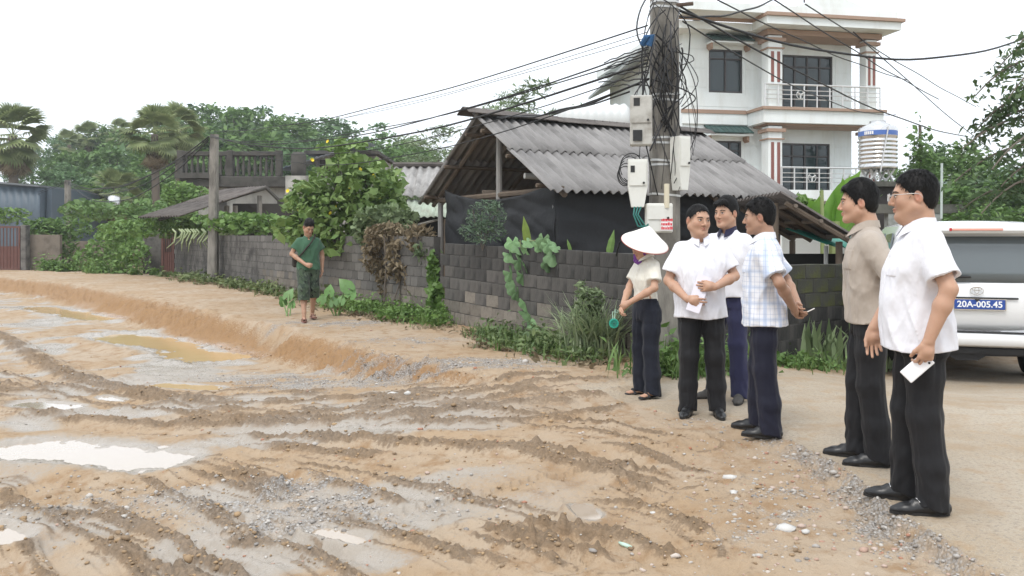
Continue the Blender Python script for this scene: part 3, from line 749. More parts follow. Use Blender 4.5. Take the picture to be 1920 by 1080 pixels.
mb = MB(); wall_holes(mb, 0, uE, -.2, zR, wins + doors, 0, .25)
mb.box((0, .25, -.2), (.25, DEP, zR)); mb.box((uE - .25, .25, -.2), (uE, DEP, zR)); mb.box((.25, DEP - .25, -.2), (uE - .25, DEP, zR))
mb.build('wall', WP, house)
mb = MB(); z = zF1 + .45          # raised render courses with shadow gaps
holes = [(a - .12, b_ + .12, c - .08, d + .1) for a, b_, c, d in wins + doors]
while z < zR - .3:
    nz = min(z + .72, zR - .3)
    for a0, a1 in ((.0, hu(1436)), (hu(1564), uE)): wall_holes(mb, a0, a1, z, nz - .03, [(h[0], h[1], max(z, h[2]), min(nz - .03, h[3])) for h in holes if h[0] < a1 and h[1] > a0 and h[2] < nz - .03 and h[3] > z], -.018, -.001)
    z = nz
mb.build('render_course', WP, house)
mb = MB(); mb.box((.26, .9, zF1 - .1), (uE - .26, 1.0, zR - .05)); mb.build('inner_wall', MAT('dim_interior', (.10, .10, .10), .9, .1, 2, 0), house)
def window(u0, u1, z0, z1, cols, trans, nm='window'):
    o = MB(); o.box((u0, .02, z0), (u0 + .07, .14, z1)); o.box((u1 - .07, .02, z0), (u1, .14, z1)); o.box((u0 + .07, .02, z1 - .07), (u1 - .07, .14, z1)); o.box((u0 + .07, .02, z0), (u1 - .07, .14, z0 + .07))
    for k in range(1, cols): u = u0 + (u1 - u0) * k / cols; o.box((u - .035, .025, z0 + .07), (u + .035, .135, z1 - .07))
    zt = z1 - trans
    if trans: o.box((u0 + .07, .03, zt - .03), (u1 - .07, .13, zt + .03))
    f = o.build(nm, ALU, house)
    for k in range(cols):
        a, b_ = u0 + (u1 - u0) * k / cols + .036, u0 + (u1 - u0) * (k + 1) / cols - .036
        for c, d in ([(z0 + .07, zt - .03), (zt + .03, z1 - .07)] if trans else [(z0 + .07, z1 - .07)]):
            p = MB(); p.box((a, .07, c), (b_, .085, d)); p.build('pane', GLASS, f)
    return f
window(*wins[0], 2, .35); window(*wins[1], 3, .38)
window(*doors[0], 4, .45, 'balcony_door'); window(*doors[1], 4, .5, 'porch_door')
cur = MAT('dark_curtain', (.05, .035, .035), .9, .2, 5, 0)
mb = MB(); mb.box((doors[1][0] + .1, .3, doors[1][2]), (doors[1][0] + 1.1, .34, doors[1][3] - .5)); mb.build('curtain', cur, house)
# tiled awnings over the windows
for (u0, u1, z0, z1) in wins:
    aw = MB(); aw.box((u0 - .12, -.55, z1 + .14), (u1 + .2, 0, z1 + .20)); a = aw.build('awning', WP, house)
    nT = 9; tm_ = MB(); tw = (u1 - u0 + .36) / nT
    tm_.box((0, 0, 0), (tw - .012, .42, .05), .008); tme = tm_.me('tile', TILE)
    for i in range(nT):
        for r in range(2): inst('tile', tme, a, TRS((u0 - .14 + i * tw, -.62 + r * .33, z1 + .215 + r * .17), (R(27), 0, 0)))
    for uu in (u0 - .06, u1 + .08):
        br = MB(); br.prism([(-.04, 0), (.04, 0), (.04, -.22), (-.04, -.12)], -.42, -.02, Matrix.Translation((uu, 0, z1 + .139))); br.build('bracket', TRIM, house)
# projecting balcony slab, porch roof, flat roof with parapet
PW = -1.35
uB0 = hu(1432, PW); uB1 = hu(1657, PW)
def slab(nm, u0, u1, w0, w1, z0, z1, mat, bev=0): m = MB(); m.box((u0, w0, z0), (u1, w1, z1), bev); return m.build(nm, mat, house)
sl_ = slab('balcony_slab', uB0, uB1, PW, -.02, zF2 - .55, zF2 - .08, WP)
slab('balcony_trim', uB0 - .08, uB1 + .08, PW - .10, -.022, zF2 - .078, zF2 + .02, TRIM); slab('floor_band', -.08, uB0 - .09, -.14, -.021, zF2 - .10, zF2 + .04, TRIM); slab('floor_band', -.05, uB0 - .01, -.10, -.022, zF2 - .5, zF2 - .102, WP)
slab('soffit_trim', uB0 + .25, uB1 - .3, PW + .2, -.03, zF2 - .62, zF2 - .552, TRIM)
slab('balcony_floor', uB0 + .05, uB1 - .05, PW + .05, .0, zF2 + .021, zF2 + .05, SOFF)
zr0 = hz_(1440, 74, PW)
slab('roof_slab', -.55, uE + .3, -.75, DEP + .4, zR, zR + .28, WP); slab('porch_roof', uB0 - .15, uB1 + .35, PW - .55, -.76, zR + .02, zR + .30, WP)
slab('roof_fascia', -.6, uB0 - .16, -.85, -.752, zR + .30, zR + .42, TRIM); slab('roof_fascia', uB0 - .2, uB1 + .45, PW - .66, -.77, zR + .303, zR + .42, TRIM); slab('parapet', -.5, uB1 + .3, PW - .4, -.3, zR + .424, zR + .72, WP)
slab('soffit_beam', uB0 + .2, uB1, PW + .1, -.05, zR - .20, zR - .002, TRIM)
gb = MB(); gb.prism([(hu(1490, PW) - .2, zR + .722), (hu(1620, PW), zR + .722), (hu(1555, PW), zR + 1.25)], PW - .38, PW - .2); gb.build('roof_gable', WP, house)
sp_ = MB(); sp_.tube([(hu(1500, PW), PW - .3, zR + .9), (hu(1500, PW), PW - .3, zR + 1.7)], .03, 6); sp_.build('finial', ALU, house)
# back roof eave seen at the left
er = MB(); er.add([(-.9, .6, zR + .02), (-.9, DEP + .6, zR - .9), (1.5, DEP + .6, zR + .3), (1.5, .6, zR + 1.0)], [(0, 1, 2, 3)]); er.add([(-.9, .6, zR - .10), (-.9, DEP + .6, zR - 1.02), (1.5, DEP + .6, zR + .18), (1.5, .6, zR + .88)], [(3, 2, 1, 0)]); er.add([(-.9, .6, zR + .02), (-.9, DEP + .6, zR - .9), (-.9, DEP + .6, zR - 1.02), (-.9, .6, zR - .10)], [(0, 3, 2, 1)])
er.build('side_eave', MAT('eave_grey', (.35, .38, .38), .8, .1, 3, .1, 30), house)
# columns with fluted stripes
for (pxa, pxb) in ((1441, 1467), (1624, 1644)):
    for z0, z1 in ((zF2 + .06, zR - .22), (-.2, zF2 - .66)):
        u0, u1 = hu(pxa, PW + .15), hu(pxb, PW + .15); c = MB(); c.box((u0, PW + .15, z0), (u1, PW + .15 + (u1 - u0), z1), .02); k = c.build('column', WP, house)
        s = MB()
        for q in (.18, .62): s.box((u0 + (u1 - u0) * q, PW + .125, z0 + .9), (u0 + (u1 - u0) * (q + .2), PW + .148, z1 - .6))
        s.build('stripe', MAROON, k)
        s = MB(); s.box((u0 - .10, PW + .05, z1 - .22), (u1 + .10, PW + .25 + (u1 - u0), z1 - .10)); s.box((u0 - .06, PW + .09, z1 - .5), (u1 + .06, PW + .21 + (u1 - u0), z1 - .45)); s.build('capital', TRIM, k)
# railings
def railing(uA, uB, wq, z0, h, nbar, posts):
    r = MB(); r.tube([(uA, wq, z0 + h), (uB, wq, z0 + h)], .035, 8); o = r.build('railing', RAIL, house)
    for q in (.25, .45, .65): b_ = MB(); b_.tube([(uA, wq, z0 + h * q + .08), (uB, wq, z0 + h * q + .08)], .016, 6); b_.build('rail_bar', RAIL, o)
    for i in range(posts + 1): u = uA + (uB - uA) * i / posts; b_ = MB(); b_.tube([(u, wq, z0), (u, wq, z0 + h)], .028, 8); b_.build('baluster', RAIL, o)
    for q in (.3, .7):
        u = uA + (uB - uA) * q; b_ = MB(); b_.tube([(u + .16 * math.cos(a), wq - .02, z0 + h * .55 + .16 * math.sin(a)) for a in np.linspace(0, 6.283, 17)], .014, 6, False)
        for k in range(3): a = k * 2.09 + .5; b_.tube([(u, wq - .02, z0 + h * .55), (u + .15 * math.cos(a), wq - .02, z0 + h * .55 + .15 * math.sin(a))], .03, 6)
        b_.build('ornament', RAIL, o)
railing(uB0 + .1, uB1 - .1, PW + .08, zF2 + .05, .82, 5, 9)
railing(hu(1468, PW), uB1 - .1, PW + .08, zF1 + .15, .82, 5, 8)
slab('porch_floor', uB0, uB1, PW, -.01, zF1 - .25, zF1 + .14, WP)

# ------------------------------------------------------------------ concrete poles
PC = MAT('weathered_concrete', (.25, .235, .21), .95, .3, 5, .6, 60, stain=(.085, .078, .07), stain_amt=.6, stain_scale=4, stretch=(1, 1, .25))
PY = 9.1
def pole(px0, px1, Y, ztop, zb, w0, w1, label, holes=True):
    x0 = (px0 - CX) / F_PX * Y; x1 = (px1 - CX) / F_PX * Y
    o = empty('utility_pole', (x0, Y, zb)); tag(o, label, 'pole', 'concrete utility poles')
    L = ztop - zb; dx = x1 - x0
    mb = MB(); n = 8; vs, fs = [], []
    for k, (t, w) in enumerate(((0, w0), (.33, w0 + (w1 - w0) * .33), (.66, w0 + (w1 - w0) * .66), (1, w1))):
        h = w / 2; c = h * .35
        vs += [(dx * t + a, b_ , L * t) for a, b_ in ((-h, -h + c), (-h + c, -h), (h - c, -h), (h, -h + c), (h, h - c), (h - c, h), (-h + c, h), (-h, h - c))]
    for k in range(3):
        for i in range(8): fs.append((k*8 + i, k*8 + (i + 1) % 8, k*8 + 8 + (i + 1) % 8, k*8 + 8 + i))
    fs += [tuple(range(7, -1, -1)), tuple(24 + i for i in range(8))]
    mb.add(vs, fs); mb.build('shaft', PC, o); return o, x0, dx, L
po, pxw, pdx, pL = pole(1246, 1245, PY, 8.2, gz((1246 - CX) / F_PX * PY, PY) - .3, .315, .235, 'thick weathered concrete pole hung with tangled cables and meter boxes')
STEEL = MAT('galvanised_band', (.55, .55, .54), .4, .1, 10, 0, metallic=.6)
for py in (10, 20, 182, 192, 262, 272, 305, 312, 368):      # strapping bands round the shaft
    z = PX(0, py, PY).z - po.location.z; h = (.315 + (.235 - .315) * z / pL) / 2 + .006; c = h * .35
    m = MB(); ring = [(-h, -h + c), (-h + c, -h), (h - c, -h), (h, -h + c), (h, h - c), (h - c, h), (-h + c, h), (-h, h - c)]
    dxx = pdx * z / pL; tilt = random.uniform(-.03, .03)
    vs = [(a + dxx, b_, z + tilt * a * 3) for a, b_ in ring] + [(a + dxx, b_, z + .022 + tilt * a * 3) for a, b_ in ring]; m.add(vs, [(i, (i + 1) % 8, (i + 1) % 8 + 8, i + 8) for i in range(8)]); m.build('strap_band', STEEL, po)
for py, dxp in ((16, 30),):
    z = PX(0, py, PY).z - po.location.z; m = MB(); m.box((-.30, -.20, z - .03), (.30, -.14, z + .03)) if dxp < 0 else m.tube([(0, -.1, z), (.28, -.12, z + .02)], .02, 6); m.build('cross_bracket', MAT('rusty_steel', (.10, .07, .055), .8, .3, 10, .3, 60), po)
p2, *_ = pole(399, 402, 26.0, PX(0, 252, 26).z, -.3, .30, .22, 'grey concrete pole standing against the long block wall')
p3, *_ = pole(128, 127, 46.0, PX(0, 338, 46).z, -.3, .34, .26, 'short concrete pole far off at the left by the vines')
# meter boxes
PLA = MAT('white_plastic_box', (.66, .66, .62), .55, .08, 6, .1, 40, stain=(.45, .43, .38), stain_amt=.25, stain_scale=3); PLG = MAT('dirty_plastic_box', (.46, .45, .42), .7, .2, 6, .2, 40, stain=(.20, .18, .15), stain_amt=.5, stain_scale=4)
DK = MAT('dark_opening', (.02, .02, .02), .4, .1, 5, 0)
def mbox(px0, px1, py0, py1, Y, dep, mat, label, win=None, taper=0.0, rot=0.0):
    a = PX(px0, py1, Y); b_ = PX(px1, py0, Y); W, H_ = b_.x - a.x, b_.z - a.z
    o = empty('meter_box', ((a.x + b_.x) / 2, Y, a.z), rot); tag(o, label, 'meter box', 'meter boxes on the pole')
    m = MB(); m.prism([(-W/2 + taper, 0), (W/2 - taper, 0), (W/2, H_ * .42), (W/2, H_), (-W/2, H_), (-W/2, H_ * .42)], 0, dep) if taper else m.box((-W/2, 0, 0), (W/2, dep, H_), .012)
    m.build('case', mat, o)
    m = MB(); m.box((-W/2 + .012, -.012, H_ * .44), (W/2 - .012, -.001, H_ - .02), .004); m.build('lid', mat, o)
    if win:
        for (u, v, wu, hv) in win: m = MB(); m.box((-W/2 + u * W, -.016, v * H_), (-W/2 + (u + wu) * W, -.0125, (v + hv) * H_)); m.build('meter_window', DK, o)
    m = MB(); m.lathe([(.012, 0), (.012, .012)], 8, Matrix.Translation((W * .3, -.012, H_ * .5)) @ Matrix.Rotation(R(90), 4, 'X')); m.build('latch', DK, o)
    return o, W, H_
mbox(1182, 1223, 178, 272, 8.72, .16, PLG, 'upper dirty grey meter box on the left of the pole', [(.15, .78, .28, .16), (.12, .08, .42, .22)], 0, R(-6))
mbox(1178, 1214, 298, 388, 8.70, .16, PLA, 'white tapered meter box on the left of the pole', [(.12, .72, .22, .14)], .035, R(-6))
mbox(1271, 1297, 255, 356, 8.80, .15, PLA, 'narrow white meter box on the right of the pole', None, .03, R(28))
bx, W, H_ = mbox(1213, 1262, 381, 436, 8.66, .15, PLA, 'lowest white meter box with a red warning sticker', None)
RED = MAT('red_print', (.62, .03, .05), .6, .1, 10, 0); STK = MAT('sticker_white', (.75, .74, .74), .6, .05, 10, 0)
m = MB(); m.box((W*.02, -.0155, .02), (W*.46, -.0135, H_ * .42)); st = m.build('sticker', STK, bx)
rg = np.random.default_rng(5); m = MB()
for r_ in range(3):
    u = W * .04
    while u < W * .44: wq = rg.uniform(.006, .016); m.box((u, -.0175, .03 + r_ * .042), (u + wq, -.0160, .03 + r_ * .042 + rg.uniform(.022, .032))); u += wq + .004
m.build('warning_print', RED, st)
m = MB(); m.tube([PX(1250, 345, 8.68), PX(1250, 390, 8.66)], .028, 10); tag(m.build('conduit_pipe', MAT('cream_pvc', (.55, .50, .38), .6, .1, 8, .1, 40)), 'cream plastic conduit strapped to the pole above the lowest box', 'pipe')
m = MB(); m.tube([PX(1205, 84, 8.75), PX(1212, 70, 8.7), PX(1222, 66, 8.7), PX(1216, 86, 8.72)], .035, 8); tag(m.build('blue_rag', MAT('blue_rag_cloth', (.03, .09, .20), .9, .2, 20, .4, 50)), 'blue rag caught on the cables at the pole top', 'rag')

# ------------------------------------------------------------------ cables
CBL = MAT('black_cable', (.012, .012, .013), .6, .1, 10, 0); CBG = MAT('grey_cable', (.06, .06, .065), .6, .1, 10, 0); CBT = MAT('teal_cable', (.02, .14, .12), .5, .1, 10, 0)
def cable(pts, r, label, group='cables on the poles', mat=None, n=5, name='cable'):
    m = MB(); m.tube(pts, r, n); return tag(m.build(name, mat or CBL, smooth=True), label, 'cable', group)
def sagline(a, b_, sag, n=22, wob=0.0):
    a, b_ = Vector(a), Vector(b_); out = []; ph = random.uniform(0, 9)
    for i in range(n + 1):
        t = i / n; p = a.lerp(b_, t); p.z -= 4 * sag * t * (1 - t); p.z += wob * math.sin(t * 19 + ph) * math.sin(t * math.pi); p.x += wob * .6 * math.cos(t * 15 + ph) * math.sin(t * math.pi); out.append(p)
    return out
t2 = PX(400, 258, 26); t3 = PX(128, 341, 46)
for i, (py, r, sag, dz) in enumerate(((92, .010, .55, .05), (104, .008, .45, .0), (118, .014, .62, .1), (132, .007, .7, -.02), (48, .009, .30, .35), (60, .004, .30, .28), (150, .008, .85, -.05), (70, .004, .25, .15))):
    cable(sagline(PX(1214, py, PY - .1), t2 + Vector((-.1 + .05 * i, -.2, dz * .5)), sag, wob=.015), r, ('first', 'second', 'third', 'fourth', 'fifth', 'sixth', 'seventh', 'eighth')[sorted((92, 104, 118, 132, 48, 60, 150, 70)).index(py)] + ' cable from the top spanning from the thick pole to the wall pole', 'cables between the thick pole and the wall pole')
for i, (r, sag) in enumerate(((.02, .9), (.016, 1.1), (.02, 1.4), (.012, .7))):
    cable(sagline(t2 + Vector((-.1, -.15, -.05 * i)), t3 + Vector((.1, -.2, -.05 * i)), sag, wob=.03), r, ('slack', 'slacker', 'slackest', 'tautest')[i] + ' black cable sagging from the wall pole to the far pole', 'cables between the wall pole and the far pole')
for i in range(2): cable(sagline(t3 + Vector((0, -.2, -.05 * i)), PX(-160, 400 + 14 * i, 60), .5), .014, 'black cable running from the far pole out to the left', 'cables leaving the far pole')
cable(sagline(PX(905, 216, 15.5), PX(1216, 148, PY - .1), .18, wob=.02), .014, 'black cable drooping over the shed ridge to the thick pole')
cable(sagline(PX(930, 214, 15.5), PX(1180, 172, PY), .12, wob=.01), .010, 'thin black cable just above the shed ridge')
for (a, b_, Yb, r, sag, lab) in (((1268, 18), (1925, 70), 15, .016, .45, 'black cable running level to the right edge above the house balcony'), ((1272, 10), (1815, 256), 22, .012, .25, 'long cable slanting down to the right past the water tank'),
        ((1440, -8), (1760, 186), 20, .010, .05, 'thin cable crossing the house front from the top'), ((1330, -8), (1700, 150), 20, .010, .1, 'thin cable slanting across the upper balcony'),
        ((1510, 8), (1830, 200), 24, .009, .05, 'thin cable slanting over the right end of the house roof'), ((1280, 40), (1680, 215), 24, .009, .3, 'thin cable slanting across the balcony railing'),
        ((1262, 30), (1470, -12), 12, .012, .12, 'short cable rising right from the pole top'), ((1600, 60), (1925, 330), 26, .008, .1, 'faint cable slanting through the white sky at the right')):
    Ya = PY - .05 if a[0] < 1300 else 11.0
    cable(sagline(PX(a[0], a[1], Ya), PX(b_[0], b_[1], Yb), sag, wob=.01), r, lab, None)
random.seed(21)
for i in range(46):          # the tangle on the pole
    side = random.choice((-1, -1, 1, 1)); y0 = random.uniform(-20, 150); y1 = random.uniform(200, 385) if random.random() < .7 else random.uniform(120, 240)
    xa = 1244 + random.uniform(-28, 34); xb = 1244 + random.uniform(-60, 34) if side < 0 else 1244 + random.uniform(-30, 62)
    bow = side * random.uniform(5, 46); Yc = PY - .17 - random.uniform(0, .12); pts = []; ph = random.uniform(0, 6)
    for k in range(15):
        t = k / 14; px = xa + (xb - xa) * t + bow * math.sin(t * math.pi) + 3 * math.sin(t * 7 + ph) + 1.0 * math.sin(t * 17 + ph); py = y0 + (y1 - y0) * t ** (1 + .3 * math.sin(ph)); pts.append(PX(px, py, Yc + .05 * math.sin(t * 7 + ph)))
    cable(pts, random.choice((.003, .004, .004, .005, .007, .009)), 'dark cable hanging loose in the tangle round the thick pole', 'tangled cables on the thick pole', random.choice((CBL, CBL, CBL, CBG)))
for i in range(5):           # coils by the left box
    c = PX(1172 + 3 * i, 330 - 4 * i, PY - .2); rr = .10 + .012 * i
    cable([c + Vector((rr * .8 * math.cos(a + i), .015 * math.sin(3 * a), rr * math.sin(a + i))) for a in np.linspace(0, 6.0, 24)], .005, 'cable coil looped beside the white tapered meter box', 'cable coils')
for i in range(7):           # bundle to the left of the pole
    cable(sagline(PX(1216, 88 + 12 * i, PY - .12), PX(1130 + random.uniform(-8, 10), 118 + 12 * i * .6, PY + 1.6), -.02 + random.uniform(-.02, .04), 12, .012), .008, 'cable in the bundle leaving the pole to the left', 'cable bundle left of the thick pole')
for i in range(3): cable([PX(1190 + 6 * i, 388, 8.68), PX(1188 + 4 * i, 402, 8.64), PX(1196 + 7 * i, 424, 8.62), PX(1216, 428 - 4 * i, 8.6)], .009, 'teal cable under the white tapered meter box', 'teal cables', CBT)
cable([PX(1206, 425, 8.75), PX(1180, 436, 8.9), PX(1162, 455, 9.2), PX(1155, 480, 9.4)], .009, 'black cable curving down from the boxes to the dark block wall', None)

# ------------------------------------------------------------------ water tank and its stand
tk = empty('water_tank', PX(1646, 318, 24.0)); tag(tk, 'upright stainless steel water tank with blue band', 'water tank')
SS = MAT('stainless_steel', (.62, .62, .62), .22, .06, 3, .05, 20, metallic=.85)
m = MB(); prof = [(.30, -.06), (.50, 0), (.515, .03)]
for k in range(7): z = .06 + k * .115; prof += [(.515, z), (.515, z + .06), (.49, z + .075), (.49, z + .10)]
prof += [(.515, .88), (.515, 1.15), (.48, 1.19), (.22, 1.30), (.22, 1.36), (.02, 1.37)]
m.lathe(prof, 36); m.build('shell', SS, tk, True)
m = MB(); m.lathe([(.519, .93), (.519, 1.06)], 36, cap=False); m.build('blue_band', MAT('blue_paint', (.08, .16, .45), .4, .1, 5, 0), tk)
m = MB(); m.lathe([(.524, .945), (.524, 1.045)], 36, cap=False)
lt_ = MB()
for k in range(5): a = R(-62 + 6 * k); lt_.box((-.02, -.004, .95), (.02, .004, 1.04), 0, Matrix.Rotation(a, 4, 'Z') @ Matrix.Translation((0, -.524, 0)))
lt_.build('band_lettering', MAT('white_letters', (.8, .8, .8), .5, .05, 5, 0), tk)
for sx in (-1, 1):
    for sy in (-1, 1): m = MB(); m.tube([(sx * .12, sy * .2, -.36), (sx * .34, sy * .3, 0)], .03, 6); m.tube([(sx * .34, sy * .2, -.36), (sx * .12, sy * .3, 0)], .03, 6); m.build('leg', RAIL, tk)
m = MB(); m.tube([(-.15, -.53, -.1), (.06, -.54, 1.15)], .018, 6); m.build('pipe', RAIL, tk)
ts = empty('tank_stand', (PX(1646, 318, 24.0).x, 24.0, 0)); tag(ts, 'dark mossy brick stand under the water tank', 'stand')
zt = PX(0, 318, 24).z - .36
OLDC = MAT('mossy_concrete', (.12, .12, .105), .95, .35, 3, .5, 30, stain=(.045, .045, .035), stain_amt=.6, stain_scale=2)
m = MB(); m.box((-.75, -.5, zt - .14), (.85, .9, zt)); m.build('slab', OLDC, ts); m = MB(); m.box((-.62, -.3, -.3), (.62, .8, zt - .142)); m.build('brick_block', MAT('dark_brick', (.045, .04, .038), .95, .3, 6, .5, 30), ts)
for x in (-.5, .55): m = MB(); m.tube([(x, -.52, -.3), (x + .05, -.48, zt - .16)], .05, 7); m.build('post', OLDC, ts)
m = MB(); m.box((-1.9, -1.6, PX(0, 400, 22.4).z), (1.6, -1.3, PX(0, 383, 22.4).z)); m.build('beam', OLDC, ts)
for x in (-1.6, -.4, .7): m = MB(); m.box((x, -1.58, -.3), (x + .3, -1.32, PX(0, 400.3, 22.4).z)); m.build('pier', MAT('pale_pier', (.30, .32, .31), .9, .25, 3, .3, 30, stain=(.12, .12, .11)), ts)
m = MB(); m.tube([PX(1766, 306, 18), PX(1765, 410, 18)], .025, 8); tag(m.build('metal_post', MAT('pale_metal', (.45, .52, .50), .5, .1, 10, 0)), 'thin pale metal post behind the head of the man in spectacles', 'post')

# ------------------------------------------------------------------ old houses and sheds at the left
OW = MAT('weathered_white', (.42, .41, .38), .95, .25, 1.5, .4, 20, stain=(.10, .095, .085), stain_amt=.5, stain_scale=1.2, stretch=(1, 1, .4)); OD = MAT('blackened_concrete', (.085, .08, .072), .95, .3, 2, .5, 20, stain=(.035, .033, .03))
Yh = 40.0; oh = empty('old_house', (PX(455, 0, Yh).x, Yh, 0)); tag(oh, 'old house with blackened concrete balustrade on its flat roof', 'house')
def hx(px, Y=Yh): return (px - 455) / F_PX * Y
def hzz(py, Y=Yh): return CAM_H + (HY - py) / F_PX * Y
m = MB(); m.box((hx(372), 0, -.3), (hx(588), 6, hzz(352))); m.build('wall', OW, oh)
m = MB(); m.box((hx(345), -.6, hzz(352)), (hx(585), 6.2, hzz(332)), .03); m.box((hx(340), -.8, hzz(336)), (hx(420), -.602, hzz(326))); m.build('slab', OD, oh)
m = MB(); m.box((hx(345), -.55, hzz(294)), (hx(530), -.28, hzz(286)), .02); m.build('handrail', OD, oh)
bal = MB(); bal.lathe([(.07, 0), (.07, .08), (.045, .14), (.10, .36), (.05, .62), (.04, .78), (.07, .84), (.07, hzz(294) - hzz(332))], 8); bme = bal.me('baluster', OD, True)
for i in range(16): inst('baluster', bme, oh, TRS((hx(356 + i * 10.6), -.42, hzz(332))))
for px in (346, 438, 528): m = MB(); m.box((hx(px) - .14, -.58, hzz(331.8)), (hx(px) + .14, -.25, hzz(284)), .02); m.build('pier', OD, oh)
for (a, b_) in ((395, 425), (520, 545)):
    f_ = MB(); f_.box((hx(a), -.03, hzz(400)), (hx(b_), .02, hzz(372))); f_.build('window', OD, oh)
m = MB(); m.lathe([(.30, 0), (.34, .2), (.34, .9), (.25, 1.05)], 14); tag(m.build('barrel', OD, loc=(PX(560, 0, 38).x, 38, hzz(330, 38)), smooth=True), 'dark barrel on the old house roof beside the balustrade', 'barrel')
m = MB(); m.box((PX(548, 0, 38).x - .2, 37.6, -.3), (PX(575, 0, 38).x + .2, 38.6, hzz(330.5, 38))); tag(m.build('concrete_pier', OW), 'weathered concrete pier under the dark barrel', 'pier')
Yw = 42.0; wh = empty('low_house', (PX(650, 0, Yw).x, Yw, 0)); tag(wh, 'low whitewashed house with pale blue metal roof behind the flowering vine', 'house')
wx_ = lambda px: (px - 650) / F_PX * Yw
m = MB(); m.box((wx_(592), 0, -.3), (wx_(706), 5, hzz(292, Yw))); m.build('wall', OW, wh)
m = MB(); m.box((wx_(575), -.5, hzz(290, Yw)), (wx_(712), 5.4, hzz(284, Yw))); m.build('dark_roof', OD, wh)
inst('metal_roof', corr_mesh('metal_roof', MAT('pale_blue_metal', (.42, .48, .58), .4, .08, 3, .05, 20, metallic=.2), 4.6, 3.2, .25, .03, seg=4), wh, frame4((wx_(528), -1.2, hzz(322, Yw)), (1, .0, .30), (-.05, 1, .05)))
m = MB(); m.box((wx_(600), -.04, hzz(330, Yw)), (wx_(640), .01, hzz(300, Yw))); m.build('window', OD, wh)
# open shed with dark roof
Yo = 30.0; os_ = empty('open_shed', (PX(420, 0, Yo).x, Yo, 0)); tag(os_, 'small open shed with dark sheet roof behind the wall pole', 'shed')
ox = lambda px: (px - 420) / F_PX * Yo; oz = lambda py: CAM_H + (HY - py) / F_PX * Yo
roof_slope(os_, (ox(498), .2, oz(350)), (-.72, .69, 0), (-1, -.9, -.46), 3.2, 3.3, FIBRO_D, rows=2, pitch=.2)
m = MB(); m.tube([(ox(300), -.1, oz(412)), (ox(498), .1, oz(352))], .06, 6); m.build('verge', OD, os_)
m = MB(); m.tube([(ox(498), .1, oz(352)), (ox(548), .6, oz(408))], .07, 6); m.build('verge', OD, os_)
for px in (420, 436, 482): m = MB(); m.tube([(ox(px), .3, -.3), (ox(px), .3, oz(366 if px > 450 else 385))], .09, 8); m.build('post', PC, os_)
m = MB(); m.box((ox(405), 1.8, -.3), (ox(540), 1.9, oz(378))); m.build('back_wall', MAT('shed_dark', (.05, .045, .04), .9, .2, 3, .2, 30), os_)
# low outbuildings between the vine and the shed
Yl = 21.0; lo_ = empty('outbuilding', (PX(780, 0, Yl).x, Yl, 0)); tag(lo_, 'outbuilding with weathered grey roof and pale green sheets left of the shed', 'shed')
lx = lambda px, Y=Yl: (px - 780) / F_PX * Y; lz = lambda py, Y=Yl: CAM_H + (HY - py) / F_PX * Y
roof_slope(lo_, (lx(725), 1.4, lz(304)), (1, 0, 0), (0, -1, -.62), 1.9, 1.6, MAT('pale_fibre_cement', (.36, .35, .34), .9, .2, 3, .4, 40, stain=(.16, .15, .145)), rows=1, pitch=.22, amp=.035)
m = MB(); m.tube([(lx(722), 1.4, lz(300)), (lx(850), 1.4, lz(300))], .07, 6); m.build('ridge_cap', FIBRO_D, lo_)
PGR = MAT('pale_green_sheet', (.36, .42, .34), .6, .15, 3, .2, 30, stain=(.22, .22, .17))
roof_slope(lo_, (lx(762), .1, lz(377)), (1, 0, 0), (0, -1, -.45), 1.5, 1.0, PGR, rows=1, pitch=.16, amp=.02)
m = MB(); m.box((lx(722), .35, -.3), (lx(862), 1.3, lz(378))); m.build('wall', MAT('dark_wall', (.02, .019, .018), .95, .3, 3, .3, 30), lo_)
for px in (765, 840): m = MB(); m.tube([(lx(px), -.75, -.3), (lx(px), -.75, lz(412))], .05, 6); m.build('post', WOOD, lo_)
m = MB(); m.tube([(lx(770), -.9, lz(428)), (lx(830), -.7, lz(412))], .03, 6); m.build('loose_rod', PC, lo_)
# blue-grey metal building far left
bl_ = empty('metal_building', (PX(30, 0, 48).x, 48, 0)); tag(bl_, 'blue grey sheet metal building at the far left', 'building')
BLM = MAT('blue_grey_metal', (.085, .115, .145), .5, .12, 1, .05, 20)
bx_ = lambda px: (px - 30) / F_PX * 48; bz_ = lambda py: CAM_H + (HY - py) / F_PX * 48
m = MB(); m.prism([(bx_(-120), -.5), (bx_(76), -.5), (bx_(76), bz_(352)), (bx_(-120), bz_(335))], 0, 9); m.build('frame', BLM, bl_)
cm = corr_mesh('cladding', BLM, bx_(76) - bx_(-120), bz_(350) + .5, .4, .03, seg=4, saw=True); inst('cladding', cm, bl_, frame4((bx_(-120), -.06, -.5), (1, 0, 0), (0, 0, 1)))
m = MB(); m.prism([(bx_(-122), bz_(334.8)), (bx_(78), bz_(351)), (bx_(78), bz_(347.5)), (bx_(-122), bz_(331.5))], -.3, 9.2); m.build('roof_edge', MAT('grey_flashing', (.14, .155, .17), .5, .1, 2, 0), bl_)
m = MB(); m.box((bx_(78), .5, -.5), (bx_(88), 8, bz_(352))); m.build('side_wall', BLM, bl_)
